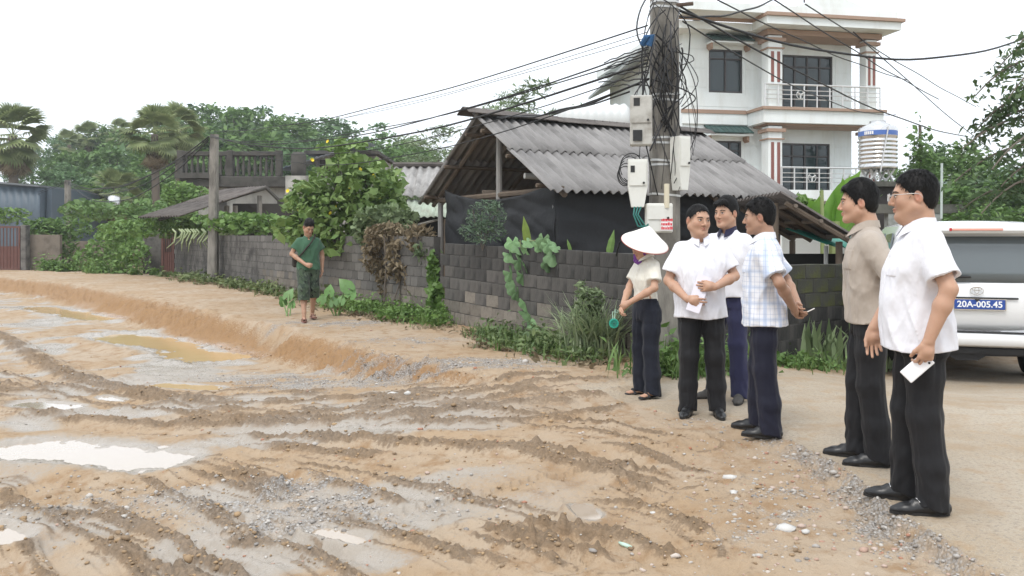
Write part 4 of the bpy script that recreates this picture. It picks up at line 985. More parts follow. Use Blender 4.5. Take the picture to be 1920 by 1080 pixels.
# walls and gates at the far left
RUST = MAT('rusty_red_iron', (.13, .062, .052), .8, .3, 8, .3, 60)
def gate(px0, px1, py0, py1, Y, bars, label):
    a, b_ = PX(px0, py1, Y), PX(px1, py0, Y); o = empty('iron_gate', (a.x, Y, a.z)); tag(o, label, 'gate'); W, H_ = b_.x - a.x, b_.z - a.z
    m = MB(); m.box((0, -.03, 0), (.07, .03, H_)); m.box((W - .07, -.03, 0), (W, .03, H_)); m.box((.07, -.03, H_ - .08), (W - .07, .03, H_)); m.box((.07, -.03, .05), (W - .07, .03, .12)); m.build('frame', RUST, o)
    for i in range(bars): x = .07 + (W - .14) * (i + .5) / bars; m = MB(); m.tube([(x, 0, .12), (x, 0, H_ - .08)], .022, 6); m.build('bar', RUST, o)
    m = MB(); m.box((.08, .0, .125), (W - .08, .02, H_ * .55)); m.build('panel', RUST, o)
gate(303, 327, 436, 518, 32.6, 4, 'narrow rusty red gate at the end of the long wall'); gate(-25, 38, 424, 508, 36.5, 9, 'rusty red gate at the left edge of the picture')
def pier(px0, px1, py0, py1, Y, label, mat): a, b_ = PX(px0, py1, Y), PX(px1, py0, Y); m = MB(); m.box((a.x, Y, -.3), (b_.x, Y + .35, b_.z), .02); return tag(m.build('gate_pier', mat, None), label, 'pier')
pier(268, 302, 438, 520, 33.0, 'dark gate pier left of the narrow rusty gate', GREYB); pier(38, 48, 422, 508, 36.4, 'grey gate pier right of the left-edge gate', GREYB); pier(327, 332, 436, 518, 32.4, 'slim pier at the end of the long block wall', DARKB)
for (a, b_, t, Y, lab) in ((48, 112, 440, 36.8, 'pale earth-stained wall between the far gate pier and the vines'), (112, 272, 452, 40.5, 'grey wall behind the vines at the left')):
    A_, B_ = PX(a, t, Y), PX(b_, t, Y); m = MB(); m.box((A_.x, Y, -.3), (B_.x, Y + .2, A_.z)); tag(m.build('rendered_wall', MAT('rendered_wall', (.20, .17, .14), .95, .3, 2, .5, 20, stain=(.10, .085, .07))), lab, 'wall')
# white ribbed tank roof beyond the shed ridge
m = MB(); prof = [(.02, -1.3), (.42, -1.25)]
for k in range(9): prof += [(.55, -1.2 + k * .27), (.60, -1.1 + k * .27), (.55, -1.0 + k * .27)]
prof += [(.42, 1.28), (.02, 1.3)]
c = PX(1112, 226, 30); m.lathe(prof, 18, Matrix.Translation(c) @ Matrix.Rotation(R(90), 4, 'Y')); tag(m.build('roof_tank', MAT('pale_tank', (.6, .62, .62), .4, .1, 4, .1, 20), smooth=True), 'pale ribbed tank lying beyond the shed ridge', 'tank')
m = MB(); m.box((c.x - 1.5, c.y - .7, -.3), (c.x + 1.5, c.y + .7, c.z - .5)); tag(m.build('tank_house', OW), 'small block building carrying the ribbed tank', 'building')
m = MB(); m.lathe([(.3, 0), (.36, .08), (.36, .8), (.2, .9)], 16, Matrix.Translation(PX(214, 394, 52))); tag(m.build('distant_tank', SS, smooth=True), 'small steel tank gleaming among the trees at the left', 'tank')
# ------------------------------------------------------------------ parked car, seen from behind
CY = 9.75; car = empty('car', ((1832 - CX) / F_PX * CY, CY, 0), R(-18)); car.location.z = gz(car.location.x + .1, CY + 1.0) + .0
tag(car, 'white off-road car parked with its back to the camera', 'car')
PAINT = MAT('white_car_paint', (.78, .79, .80), .22, .02, 3, 0, coat=.6); BLKP = MAT('black_plastic', (.016, .016, .017), .55, .1, 20, .1, 80); CHR = MAT('chrome', (.75, .75, .76), .12, .02, 5, 0, metallic=1)
CGL = MAT('tinted_glass', (.10, .12, .13), .06, .15, 1, 0, spec=.9); TYRE = MAT('tyre_rubber', (.02, .02, .02), .85, .2, 20, .3, 60); REDL = MAT('red_lamp', (.45, .02, .02), .2, .1, 10, 0, coat=.5)
# shell: rings across the car for stations along its length (y: 0 rear ... 4.9 front)
def ring(hw, zb, belt, roof, tum):
    """half outline from bottom centre up to roof centre"""
    p = [(0, zb), (hw * .80, zb), (hw * .96, zb + .10), (hw, zb + .30), (hw * 1.0, (zb + belt) / 2 + .1), (hw * .985, belt - .08), (hw * .96, belt)]
    if roof > belt + .1: p += [(hw * .94 - tum * .35, belt + (roof - belt) * .45), (hw * .93 - tum * .8, roof - .16), (hw * .90 - tum, roof - .06), (hw * .72 - tum, roof - .012), (hw * .35, roof), (0, roof + .005)]
    else: p += [(hw * .93, belt + .02), (hw * .90, belt + .03), (hw * .80, belt + .05), (hw * .6, belt + .06), (hw * .3, belt + .07), (0, belt + .07)]
    return p
ST = [(.10, .95, .50, 1.10, 1.84, .12), (.16, .97, .47, 1.12, 1.86, .12), (.5, .985, .42, 1.12, 1.885, .13), (1.2, .985, .40, 1.12, 1.89, .13), (2.2, .985, .40, 1.10, 1.89, .13), (2.9, .98, .40, 1.08, 1.84, .14), (3.55, .975, .40, 1.07, 1.12, .1), (4.3, .96, .42, 1.02, 1.05, .1), (4.75, .90, .46, .92, .95, .1), (4.9, .80, .5, .8, .82, .1)]
vs, fs = [], []
for (y, hw, zb, belt, roof, tum) in ST:
    h = ring(hw, zb, belt, roof, tum); full = [(x, z) for x, z in h] + [(-x, z) for x, z in h[-2:0:-1]]
    vs += [(x, y + max(0, z - 1.14) * .19 * max(0, 1 - y / 1.0), z) for x, z in full]; N = len(full)
for k in range(len(ST) - 1):
    for i in range(N): a = k * N; fs.append((a + i, a + N + i, a + N + (i + 1) % N, a + (i + 1) % N))
fs += [tuple(range(N)), tuple((len(ST) - 1) * N + i for i in range(N - 1, -1, -1))]
m = MB(); m.add(vs, fs); body = m.build('body', PAINT, car, True); md = body.modifiers.new('b', 'BEVEL'); md.width = .02; md.segments = 2; md.limit_method = 'ANGLE'; md.angle_limit = R(40)
def rbox(nm, x0, x1, y0, y1, z0, z1, mat, bev=.02, parent=None, taper=0):
    m = MB(); m.box((x0, y0, z0), (x1, y1, z1), bev)
    if taper: m.v = [(x * (1 - taper * (z - z0) / (z1 - z0)), y, z) for x, y, z in m.v]
    o = m.build(nm, mat, parent or car); return o
# tailgate: leaning rear face above the belt, upright below
tg = MB(); prof = [(.10, .62), (.035, .70), (.02, .95), (.03, 1.08), (.045, 1.14), (.06, 1.17)]
def strip(prof, hw0, hw1):
    vs = []; n = 9
    for (y, z) in prof:
        for i in range(n): s = -1 + 2 * i / (n - 1); vs.append((s * hw0, y + .035 * s * s * s * s + .02 * s * s, z))
    return vs, [(j * n + i, j * n + i + 1, (j + 1) * n + i + 1, (j + 1) * n + i) for j in range(len(prof) - 1) for i in range(n - 1)]
tg.add(*strip(prof, .80, .8)); tgo = tg.build('tailgate', PAINT, car, True); sm = tgo.modifiers.new('s', 'SOLIDIFY'); sm.thickness = .05; sm.offset = -1
rw = MB(); rw.add(*strip([(.055, 1.175), (.075, 1.30), (.105, 1.45), (.14, 1.60), (.165, 1.70)], .745, .7)); rwo = rw.build('rear_window', CGL, car, True); sm = rwo.modifiers.new('s', 'SOLIDIFY'); sm.thickness = .012; sm.offset = -1
for sx in (-1, 1):
    fr_ = MB(); fr_.tube([(sx * .78, .085, 1.16), (sx * .77, .12, 1.40), (sx * .75, .17, 1.72)], .035, 8); fr_.build('window_pillar', PAINT, car, True)
sp2 = rbox('spoiler', -.72, .72, -.02, .36, 1.735, 1.815, PAINT, .03); rbox('brake_light', -.26, .26, -.032, -.015, 1.765, 1.795, MAT('brake_lens', (.75, .35, .28), .2, .1, 10, 0, coat=.5), .006, sp2); rbox('brake_light_edge', -.29, -.262, -.031, -.014, 1.762, 1.798, REDL, .004, sp2)
m = MB(); m.tube([(-.55, .035, 1.215), (-.20, .02, 1.235), (-.06, .02, 1.235)], [.016, .020, .012], 8); m.tube([(-.55, .03, 1.20), (-.55, .05, 1.23)], .03, 8); m.build('wiper', BLKP, car)
rbox('handle_recess', -.42, .42, .004, .02, .985, 1.005, BLKP, .002, tgo); rbox('chrome_strip', -.82, .82, .018, .04, .605, .622, CHR, .004, tgo)
# emblem: interlocking ovals
em = MB()
def oval(cx, cz, rx, rz, r=.0045): em.tube([(cx + rx * math.cos(a), .008, cz + rz * math.sin(a)) for a in np.linspace(0, 6.2832, 25)], r, 6, False)
oval(0, 1.075, .068, .045); oval(0, 1.082, .022, .038, .004); oval(0, 1.098, .05, .016, .004); em.build('emblem', CHR, tgo)
# number plate
pl = rbox('number_plate', -.235, .285, -.012, .004, .868, .978, MAT('plate_blue', (.025, .07, .30), .45, .08, 10, 0), .004); PWH = MAT('plate_white', (.80, .82, .85), .5, .03, 10, 0)
pb_ = MB(); pb_.box((-.245, -.010, .858), (.295, .006, .867)); pb_.box((-.245, -.010, .979), (.295, .006, .988)); pb_.box((-.245, -.010, .867), (-.236, .006, .979)); pb_.box((.286, -.010, .867), (.295, .006, .979)); pb_.build('plate_border', CHR, pl)
cu = bpy.data.curves.new('plate_text', 'FONT'); cu.body = '20A-005.45'; cu.size = .098; cu.extrude = .0015; cu.offset = .0022; cu.align_x = 'CENTER'; cu.align_y = 'CENTER'; cu.space_character = 1.02
tmp = bpy.data.objects.new('plate_text', cu); COL.objects.link(tmp); dg = bpy.context.evaluated_depsgraph_get(); tme = bpy.data.meshes.new_from_object(tmp.evaluated_get(dg)); bpy.data.objects.remove(tmp); tme.materials.clear(); tme.materials.append(PWH)
tw = max(v.co.x for v in tme.vertices) - min(v.co.x for v in tme.vertices)
to = link('plate_number', tme, pl); to.matrix_basis = Matrix.Translation((.025, -.0145, .923)) @ Matrix.Rotation(R(90), 4, 'X') @ Matrix.Diagonal((.46 / tw, 1.0, 1, 1))
cm_ = MB(); cm_.prism([(-.03, .985), (.03, .985), (0, .955)], -.02, .0); cm_.build('camera_cover', BLKP, tgo)
rbox('badge', .60, .75, .035, .045, .735, .755, CHR, .002, tgo)
# bumper
bp = MB(); bp.add(*strip([(-.03, .44), (-.075, .47), (-.085, .56), (-.06, .60), (.03, .605)], .955, .95)); bpo = bp.build('bumper', PAINT, car, True); sm = bpo.modifiers.new('s', 'SOLIDIFY'); sm.thickness = .05; sm.offset = -1
rbox('bumper_step', -.72, .72, -.07, .03, .606, .616, BLKP, .003, bpo)
for sx in (-1, 1):
    rbox('bumper_corner', sx * .955 - .03, sx * .955 + .03, -.02, .55, .44, .72, PAINT, .025); rbox('reflector', sx * .78 - .08, sx * .78 + .08, -.078, -.06, .475, .505, REDL, .004, bpo)
    tl = rbox('tail_light', sx * .86 - .07, sx * .86 + .07, .0, .12, .80, 1.12, REDL, .02); rbox('indicator', sx * .86 - .06, sx * .86 + .06, -.004, .01, .90, .97, MAT('amber_lamp', (.6, .4, .3), .2, .1, 10, 0, coat=.5), .004, tl)
# underbody
m = MB(); m.box((-.86, -.0, .36), (.86, 4.3, .42)); m.build('floor_pan', BLKP, car); m = MB(); m.prism([(-.70, .44), (.70, .44), (.60, .34), (.1, .33), (.02, .28), (-.20, .27), (-.30, .33), (-.62, .36)], .05, .55); m.build('skid_panel', BLKP, car)
m = MB(); m.tube([(-.85, 1.0, .38), (.85, 1.0, .38)], .06, 10); m.lathe([(.16, -.12), (.16, .12)], 14, Matrix.Translation((-.1, 1.0, .38)) @ Matrix.Rotation(R(90), 4, 'X')); m.build('axle', BLKP, car); m = MB(); m.tube([(.55, -.02, .34), (.55, 1.2, .36)], .04, 8); m.build('exhaust', MAT('dull_steel', (.2, .19, .18), .5, .2, 10, .1, 40, metallic=.6), car)
for sx in (-1, 1):
    for y in (1.0, 3.85):
        M = Matrix.Translation((sx * .83, y, .385)) @ Matrix.Rotation(R(90), 4, 'Y'); m = MB(); m.lathe([(.24, -.13), (.35, -.14), (.385, -.11), (.39, 0), (.385, .11), (.35, .14), (.24, .13)], 28, M); wl = m.build('wheel', TYRE, car, True)
        m = MB(); m.lathe([(.05, sx * .10), (.23, sx * .11), (.24, sx * .125)], 20, M); m.build('rim', MAT('alloy', (.5, .5, .5), .35, .05, 5, 0, metallic=.8), wl)
    m = MB(); m.box((sx * 1.05 - .08, 3.05, 1.08), (sx * 1.05 + .08, 3.15, 1.28), .03); m.build('wing_mirror', PAINT, car)
    for (y0, y1) in ((.35, 1.15), (1.25, 2.15), (2.2, 3.0)): m = MB(); m.add([(sx * .935, y0, 1.14), (sx * .935, y1, 1.13), (sx * .835, y1 - .05, 1.72), (sx * .835, y0 + .08, 1.74)], [(0, 1, 2, 3)]); o = m.build('side_window', CGL, car); sm = o.modifiers.new('s', 'SOLIDIFY'); sm.thickness = .02; sm.offset = 0
# ------------------------------------------------------------------ people: signed-distance bodies meshed with surface nets
V3 = lambda *a: np.array(a, dtype=np.float32)
def rotm(yaw=0, pitch=0, roll=0):      # local forward is -Y; pitch>0 looks down, yaw>0 turns to the person's left (+X)
    return np.array((Matrix.Rotation(yaw, 3, 'Z') @ Matrix.Rotation(pitch, 3, 'X') @ Matrix.Rotation(roll, 3, 'Y')), dtype=np.float32)

class Field:
    def __init__(s, lo, hi, h):
        s.h = h; s.lo = np.array(lo, dtype=np.float32); s.n = np.maximum(np.ceil((np.array(hi) - s.lo) / h).astype(int) + 1, 4)
        s.ax = [s.lo[i] + h * np.arange(s.n[i], dtype=np.float32) for i in range(3)]
        s.d = np.full(s.n, 0.5, dtype=np.float32)
    def like(s):
        g = object.__new__(Field); g.h, g.lo, g.n, g.ax = s.h, s.lo, s.n, s.ax; g.d = np.full(s.n, .5, dtype=np.float32); return g
    def sub(s, lo, hi):
        a = np.clip(np.floor((np.array(lo) - s.lo) / s.h).astype(int), 0, s.n); b = np.clip(np.ceil((np.array(hi) - s.lo) / s.h).astype(int) + 1, 0, s.n)
        if np.any(b <= a): return None
        sl = tuple(slice(a[i], b[i]) for i in range(3))
        X, Y, Z = np.meshgrid(s.ax[0][sl[0]], s.ax[1][sl[1]], s.ax[2][sl[2]], indexing='ij', sparse=True)
        return sl, X, Y, Z
    def put(s, sl, d, k, op='u'):
        a = s.d[sl]
        if op == 'u':
            if k > 0: h = np.maximum(k - np.abs(a - d), 0) / k; s.d[sl] = np.minimum(a, d) - h * h * k * .25
            else: s.d[sl] = np.minimum(a, d)
        else:
            d = -d
            if k > 0: h = np.maximum(k - np.abs(a - d), 0) / k; s.d[sl] = np.maximum(a, d) + h * h * k * .25
            else: s.d[sl] = np.maximum(a, d)
    def cone(s, a, b, ra, rb, k=.02, op='u', flat=None):
        """capsule from a to b; flat=(dir, factor) squashes it along dir"""
        a = np.array(a, dtype=np.float32); b = np.array(b, dtype=np.float32); m = max(ra, rb) * (max(1, flat[1]) if flat else 1) + k + 2 * s.h + .02
        q = s.sub(np.minimum(a, b) - m, np.maximum(a, b) + m)
        if q is None: return
        sl, X, Y, Z = q; ab = b - a; L = float(ab @ ab) + 1e-9
        t = np.clip(((X - a[0]) * ab[0] + (Y - a[1]) * ab[1] + (Z - a[2]) * ab[2]) / L, 0, 1)
        dx, dy, dz = X - a[0] - t * ab[0], Y - a[1] - t * ab[1], Z - a[2] - t * ab[2]
        if flat is not None:
            f = np.array(flat[0], dtype=np.float32); f /= np.linalg.norm(f)
            c = dx * f[0] + dy * f[1] + dz * f[2]; g = c * (1 / flat[1] - 1)
            dx, dy, dz = dx + g * f[0], dy + g * f[1], dz + g * f[2]
        s.put(sl, np.sqrt(dx * dx + dy * dy + dz * dz) - (ra + (rb - ra) * t), k, op)
    def chain(s, pts, rs, k=.02, flat=None):
        for i in range(len(pts) - 1): s.cone(pts[i], pts[i+1], rs[i], rs[i+1], k, 'u', flat)
    def ell(s, c, r, Rm=None, k=.02, op='u', p=2.0):
        c = np.array(c, dtype=np.float32); r = np.array(r, dtype=np.float32); m = float(r.max()) + k + 2 * s.h + .01
        q = s.sub(c - m, c + m)
        if q is None: return
        sl, X, Y, Z = q; X, Y, Z = X - c[0], Y - c[1], Z - c[2]
        if Rm is not None: X, Y, Z = (Rm[0, i] * X + Rm[1, i] * Y + Rm[2, i] * Z for i in range(3))
        if p == 2.0:
            k0 = np.sqrt((X / r[0]) ** 2 + (Y / r[1]) ** 2 + (Z / r[2]) ** 2); k1 = np.sqrt((X / r[0] ** 2) ** 2 + (Y / r[1] ** 2) ** 2 + (Z / r[2] ** 2) ** 2)
            d = k0 * (k0 - 1) / np.maximum(k1, 1e-6)
        else:
            d = ((np.abs(X / r[0]) ** p + np.abs(Y / r[1]) ** p + np.abs(Z / r[2]) ** p) ** (1 / p) - 1) * float(r.min())
        s.put(sl, d, k, op)
    def box(s, c, hb, Rm=None, rnd=.005, k=.01, op='u'):
        c = np.array(c, dtype=np.float32); m = float(np.linalg.norm(hb)) + k + 2 * s.h
        q = s.sub(c - m, c + m)
        if q is None: return
        sl, X, Y, Z = q; X, Y, Z = X - c[0], Y - c[1], Z - c[2]
        if Rm is not None: X, Y, Z = (Rm[0, i] * X + Rm[1, i] * Y + Rm[2, i] * Z for i in range(3))
        qx, qy, qz = np.abs(X) - hb[0] + rnd, np.abs(Y) - hb[1] + rnd, np.abs(Z) - hb[2] + rnd
        d = np.sqrt(np.maximum(qx, 0) ** 2 + np.maximum(qy, 0) ** 2 + np.maximum(qz, 0) ** 2) + np.minimum(np.maximum(qx, np.maximum(qy, qz)), 0) - rnd
        s.put(sl, d, k, op)
    def loft(s, rows, k=.03, p=2.3, op='u'):
        """rows of (z, cx, cy, rx, ry_front, ry_back), z rising"""
        rows = np.array(rows, dtype=np.float32); z0, z1 = rows[0, 0], rows[-1, 0]
        zs = np.linspace(z0, z1, 60); 
        def smooth(col):
            v = np.interp(zs, rows[:, 0], rows[:, col]); ker = np.array([1, 3, 5, 3, 1.]) / 13
            return np.convolve(np.pad(v, 2, 'edge'), ker, 'valid')
        cols = [smooth(i) for i in range(1, 6)]
        m = max(rows[:, 3].max(), rows[:, 4].max(), rows[:, 5].max()) + k + .03
        q = s.sub((rows[:, 1].min() - m, rows[:, 2].min() - m, z0 - k - .03), (rows[:, 1].max() + m, rows[:, 2].max() + m, z1 + k + .03))
        if q is None: return
        sl, X, Y, Z = q
        cx, cy, rx, rf, rb = (np.interp(Z, zs, c) for c in cols)
        dy = Y - cy; ry = np.where(dy < 0, rf, rb)
        kk = (np.abs((X - cx) / rx) ** p + np.abs(dy / ry) ** p) ** (1 / p)
        d = (kk - 1) * np.minimum(rx, ry)
        s.put(sl, np.maximum(d, np.maximum(z0 - Z, Z - z1)), k, op)
    def half(s, c, nrm, k=0.0):             # cut away everything on the side the normal points to
        n = np.array(nrm, dtype=np.float32); n /= np.linalg.norm(n)
        X, Y, Z = np.meshgrid(*s.ax, indexing='ij', sparse=True)
        d = (X - c[0]) * n[0] + (Y - c[1]) * n[1] + (Z - c[2]) * n[2]
        s.d = np.maximum(s.d, d)
    def warp(s, fn, band=.03):
        m = np.abs(s.d) < band; i, j, k = np.nonzero(m)
        s.d[m] += fn(s.ax[0][i], s.ax[1][j], s.ax[2][k]).astype(np.float32)
    def mesh(s):
        d = s.d; S = d < 0
        c = np.zeros(np.array(d.shape) - 1, dtype=np.int8)
        for a in (0, 1):
            for b in (0, 1):
                for e in (0, 1): c += S[a:d.shape[0]-1+a, b:d.shape[1]-1+b, e:d.shape[2]-1+e]
        act = (c > 0) & (c < 8); I, J, K = np.nonzero(act)
        if len(I) == 0: return np.zeros((0, 3), np.float32), np.zeros((0, 4), int)
        idx = np.full(c.shape, -1, dtype=np.int64); idx[act] = np.arange(len(I))
        P = np.zeros((len(I), 3), dtype=np.float32); cnt = np.zeros(len(I), dtype=np.float32)
        for axis in range(3):
            o = [x for x in range(3) if x != axis]
            for a in (0, 1):
                for b in (0, 1):
                    c0 = [0, 0, 0]; c0[o[0]] = a; c0[o[1]] = b; c1 = list(c0); c1[axis] = 1
                    d0 = d[I + c0[0], J + c0[1], K + c0[2]]; d1 = d[I + c1[0], J + c1[1], K + c1[2]]
                    m = (d0 < 0) != (d1 < 0); t = np.where(m, d0 / np.where(m, d0 - d1, 1), 0)
                    p = np.zeros_like(P); p[:, axis] = t; p[:, o[0]] = a; p[:, o[1]] = b
                    P[m] += p[m]; cnt[m] += 1
        P = P / cnt[:, None] + np.stack([I, J, K], 1)
        V = s.lo + P * s.h; Fs = []
        for axis in range(3):
            o = [x for x in range(3) if x != axis]
            sl0 = [slice(None)] * 3; sl1 = [slice(None)] * 3; sl0[axis] = slice(0, -1); sl1[axis] = slice(1, None)
            e = S[tuple(sl0)] != S[tuple(sl1)]; neg = S[tuple(sl0)]
            q = np.nonzero(e); q = [np.array(x) for x in q]
            ok = (q[o[0]] > 0) & (q[o[1]] > 0) & (q[o[0]] < d.shape[o[0]] - 1) & (q[o[1]] < d.shape[o[1]] - 1)
            q = [x[ok] for x in q]; ng = neg[tuple(q)]
            def at(a, b):
                r = [x.copy() for x in q]; r[o[0]] -= a; r[o[1]] -= b; return idx[tuple(r)]
            f = np.stack([at(1, 1), at(0, 1), at(0, 0), at(1, 0)], 1)
            flip = ng if axis != 1 else ~ng
            f[~flip] = f[~flip][:, ::-1]; Fs.append(f)
        return V, np.concatenate(Fs)

def joinm(parts):
    Vs, Fs, o = [], [], 0
    for v, f in parts: Vs.append(v); Fs.append(f + o); o += len(v)
    return np.concatenate(Vs), np.concatenate(Fs)

# ---- materials of people
def attr_mat(name, rough, spec=.4, sss=0.0, bump=None):
    m, nt, b = node_mat(name); n = nt.nodes.new('ShaderNodeAttribute'); n.attribute_name = 'col'
    c = n.outputs['Color']
    if name == 'skin':
        c = mixn(nt, mathn(nt, 'MULTIPLY', noisen(nt, 35, 4, .6, coordn(nt)), .25), c, (.30, .12, .07))
    nt.links.new(c, b.inputs['Base Color']); b.inputs['Roughness'].default_value = rough; b.inputs['Specular IOR Level'].default_value = spec
    if sss: b.inputs['Subsurface Weight'].default_value = sss; b.inputs['Subsurface Radius'].default_value = (.012, .005, .003); b.inputs['Subsurface Scale'].default_value = .5
    return m
SKIN = attr_mat('skin', .48, .35, .12)
def cloth(name, col, rough=.85, weave=600, var=.06, sheen=.2, fold=.25, pattern=None):
    m, nt, b = node_mat(name); co = coordn(nt)
    c = mixn(nt, noisen(nt, 7, 4, .6, co), tuple(v * (1 - var) for v in col), tuple(min(1, v * (1 + var)) for v in col))
    if pattern: c = pattern(nt, co, c)
    nt.links.new(c, b.inputs['Base Color']); b.inputs['Roughness'].default_value = rough; b.inputs['Specular IOR Level'].default_value = .2
    b.inputs['Sheen Weight'].default_value = sheen
    h = mathn(nt, 'ADD', mathn(nt, 'MULTIPLY', noisen(nt, 9, 3, .55, co, (1, 1, .55)), 1.0), mathn(nt, 'MULTIPLY', noisen(nt, weave, 1, .5, co), .02))
    bumpn(nt, b, h, fold, .05)
    return m
hm, nt, b = node_mat('black_hair'); co = coordn(nt)
hn = noisen(nt, 130, 3, .6, co, (1, .35, .35))
nt.links.new(mixn(nt, hn, (.003, .0027, .0027), (.010, .009, .009)), b.inputs['Base Color']); b.inputs['Roughness'].default_value = .55; b.inputs['Specular IOR Level'].default_value = .18
bumpn(nt, b, hn, .3, .006); HAIR = hm
LEATHER = MAT('black_leather', (.012, .012, .013), .32, .2, 20, .12, 200, spec=.5)
EYE_D = MAT('eye_dark', (.015, .010, .008), .15, .1, 10, 0); EYE_W = MAT('eye_white', (.55, .50, .46), .3, .05, 10, 0)
BROW = MAT('eyebrow_hair', (.02, .016, .014), .7, .2, 60, .3, 200)
LENS = bpy.data.materials.new('spectacle_lens'); LENS.use_nodes = True
_b = LENS.node_tree.nodes['Principled BSDF']; _b.inputs['Transmission Weight'].default_value = 1; _b.inputs['Roughness'].default_value = .02; _b.inputs['IOR'].default_value = 1.1

SKINC = np.array([.48, .295, .205]); LIPC = np.array([.36, .13, .10])
HAND_L = (.066, .076, .070, .055)
def hand(f, wrist, a, n, t, curl=(.3, .5, .4), spread=.12, scale=1.0, thumb=(.5, .3), fk=.004):
    """wrist point, a = towards fingers, n = palm normal, t = thumb side; curl angles for the three joints"""
    a, n, t = (np.array(v, dtype=np.float32) for v in (a, n, t))
    a /= np.linalg.norm(a); n = n - a * (n @ a); n /= np.linalg.norm(n); t = t - a * (t @ a) - n * (t @ n); t /= np.linalg.norm(t)
    s = scale; W = np.array(wrist, dtype=np.float32)
    tips = []
    # palm
    for o in (-.026, -.009, .009, .026):
        f.cone(W + a * .012 * s + t * o * .55 * s, W + a * .082 * s + t * o * s, .0155 * s, .0125 * s, .012)
    f.ell(W + a * .05 * s, (.03 * s,) * 3, None, .015)
    for i, o in enumerate((.0285, .0095, -.0095, -.027)):
        p = W + a * (.086 - .006 * abs(i - 1)) * s + t * o * s
        ang = 0; r = .0088 * s; L = HAND_L[i] * s
        dirv = a + t * spread * (1.2 - .8 * i)
        for j, (fr, cu) in enumerate(zip((.46, .30, .24), curl)):
            ang += cu * (1 + .08 * i)
            dv = dirv * math.cos(ang) + n * math.sin(ang); dv /= np.linalg.norm(dv)
            q = p + dv * L * fr * 1.08
            f.cone(p, q, r, r * .93, fk); p = q; r *= .93
        tips.append(p)
    # thumb leaves the side of the palm near its base
    p = W + a * .028 * s + t * .026 * s; ang, inw = thumb
    d1 = a * math.cos(ang) + t * math.sin(ang) + n * inw; d1 /= np.linalg.norm(d1)
    q = p + d1 * .044 * s; f.cone(p, q, .0135 * s, .0105 * s, .012)
    d2 = a * math.cos(ang * .4) + t * math.sin(ang * .4) * .5 + n * (inw + .25); d2 /= np.linalg.norm(d2)
    q2 = q + d2 * .034 * s; f.cone(q, q2, .0102 * s, .0082 * s, .004)
    return tips

def head_field(C, Rm, S, h, neck_to, wide=1.0, jaw=1.0, chin2=0.0, nose=1.0, neck_r=.056):
    T = lambda x, y, z: np.array(C, dtype=np.float32) + Rm @ np.array((x * S * wide, y * S, z * S), dtype=np.float32)
    lo = np.minimum(np.array(C) - .15, np.array(neck_to) - .09); hi = np.maximum(np.array(C) + .15, np.array(neck_to) + .09)
    f = Field(lo, hi, h)
    f.ell(T(0, .016, .034), (.0755 * S * wide, .095 * S, .085 * S), Rm, .02)
    f.ell(T(0, -.028, -.022), (.063 * S * wide, .060 * S, .088 * S), Rm, .03)
    for sx in (-1, 1):
        f.cone(T(sx * .050 * jaw, .004, -.052), T(sx * .022, -.058, -.092), .026 * S * jaw, .021 * S, .03)
        f.ell(T(sx * .037, -.052, -.026), (.026 * S * jaw, .025 * S, .026 * S), Rm, .028)
    f.ell(T(0, -.070, -.098), (.023 * S, .018 * S, .017 * S), Rm, .02)
    if chin2: f.ell(T(0, -.030, -.112), (.045 * S, .04 * S, .026 * S * (1 + chin2)), Rm, .03)
    f.cone(T(-.032, -.075, .024), T(.032, -.075, .024), .0125 * S, .0125 * S, .016)
    # nose
    f.cone(T(0, -.084, .012), T(0, -.100 - .004 * nose, -.028), .0075 * S, .0115 * S * nose, .009)
    for sx in (-1, 1):
        f.ell(T(sx * .0125, -.091, -.034), (.0085 * S, .010 * S, .0075 * S), Rm, .006)
        f.ell(T(sx * .031, -.097, .003), (.017 * S, .013 * S, .0085 * S), Rm, .008, 's')
        f.ell(T(sx * .031, -.0735, .0015), (.0165 * S, .0135 * S, .012 * S), Rm, .004)
        f.ell(T(sx * .0795, .014, -.006), (.0095 * S, .019 * S, .031 * S), Rm @ rotm(0, R(12), 0), .008)
        f.ell(T(sx * .0885, .007, -.004), (.006 * S, .009 * S, .017 * S), Rm, .003, 's')
    f.ell(T(0, -.086, -.0575), (.018 * S, .010 * S, .0054 * S), Rm, .006)
    f.ell(T(0, -.084, -.0690), (.016 * S, .010 * S, .0064 * S), Rm, .006)
    f.ell(T(0, -.099, -.0620), (.015 * S, .006 * S, .0015 * S), Rm, .003, 's')
    f.cone(T(0, .030, -.050), np.array(neck_to, dtype=np.float32), neck_r * S, (neck_r + .006) * S, .035)
    return f, T

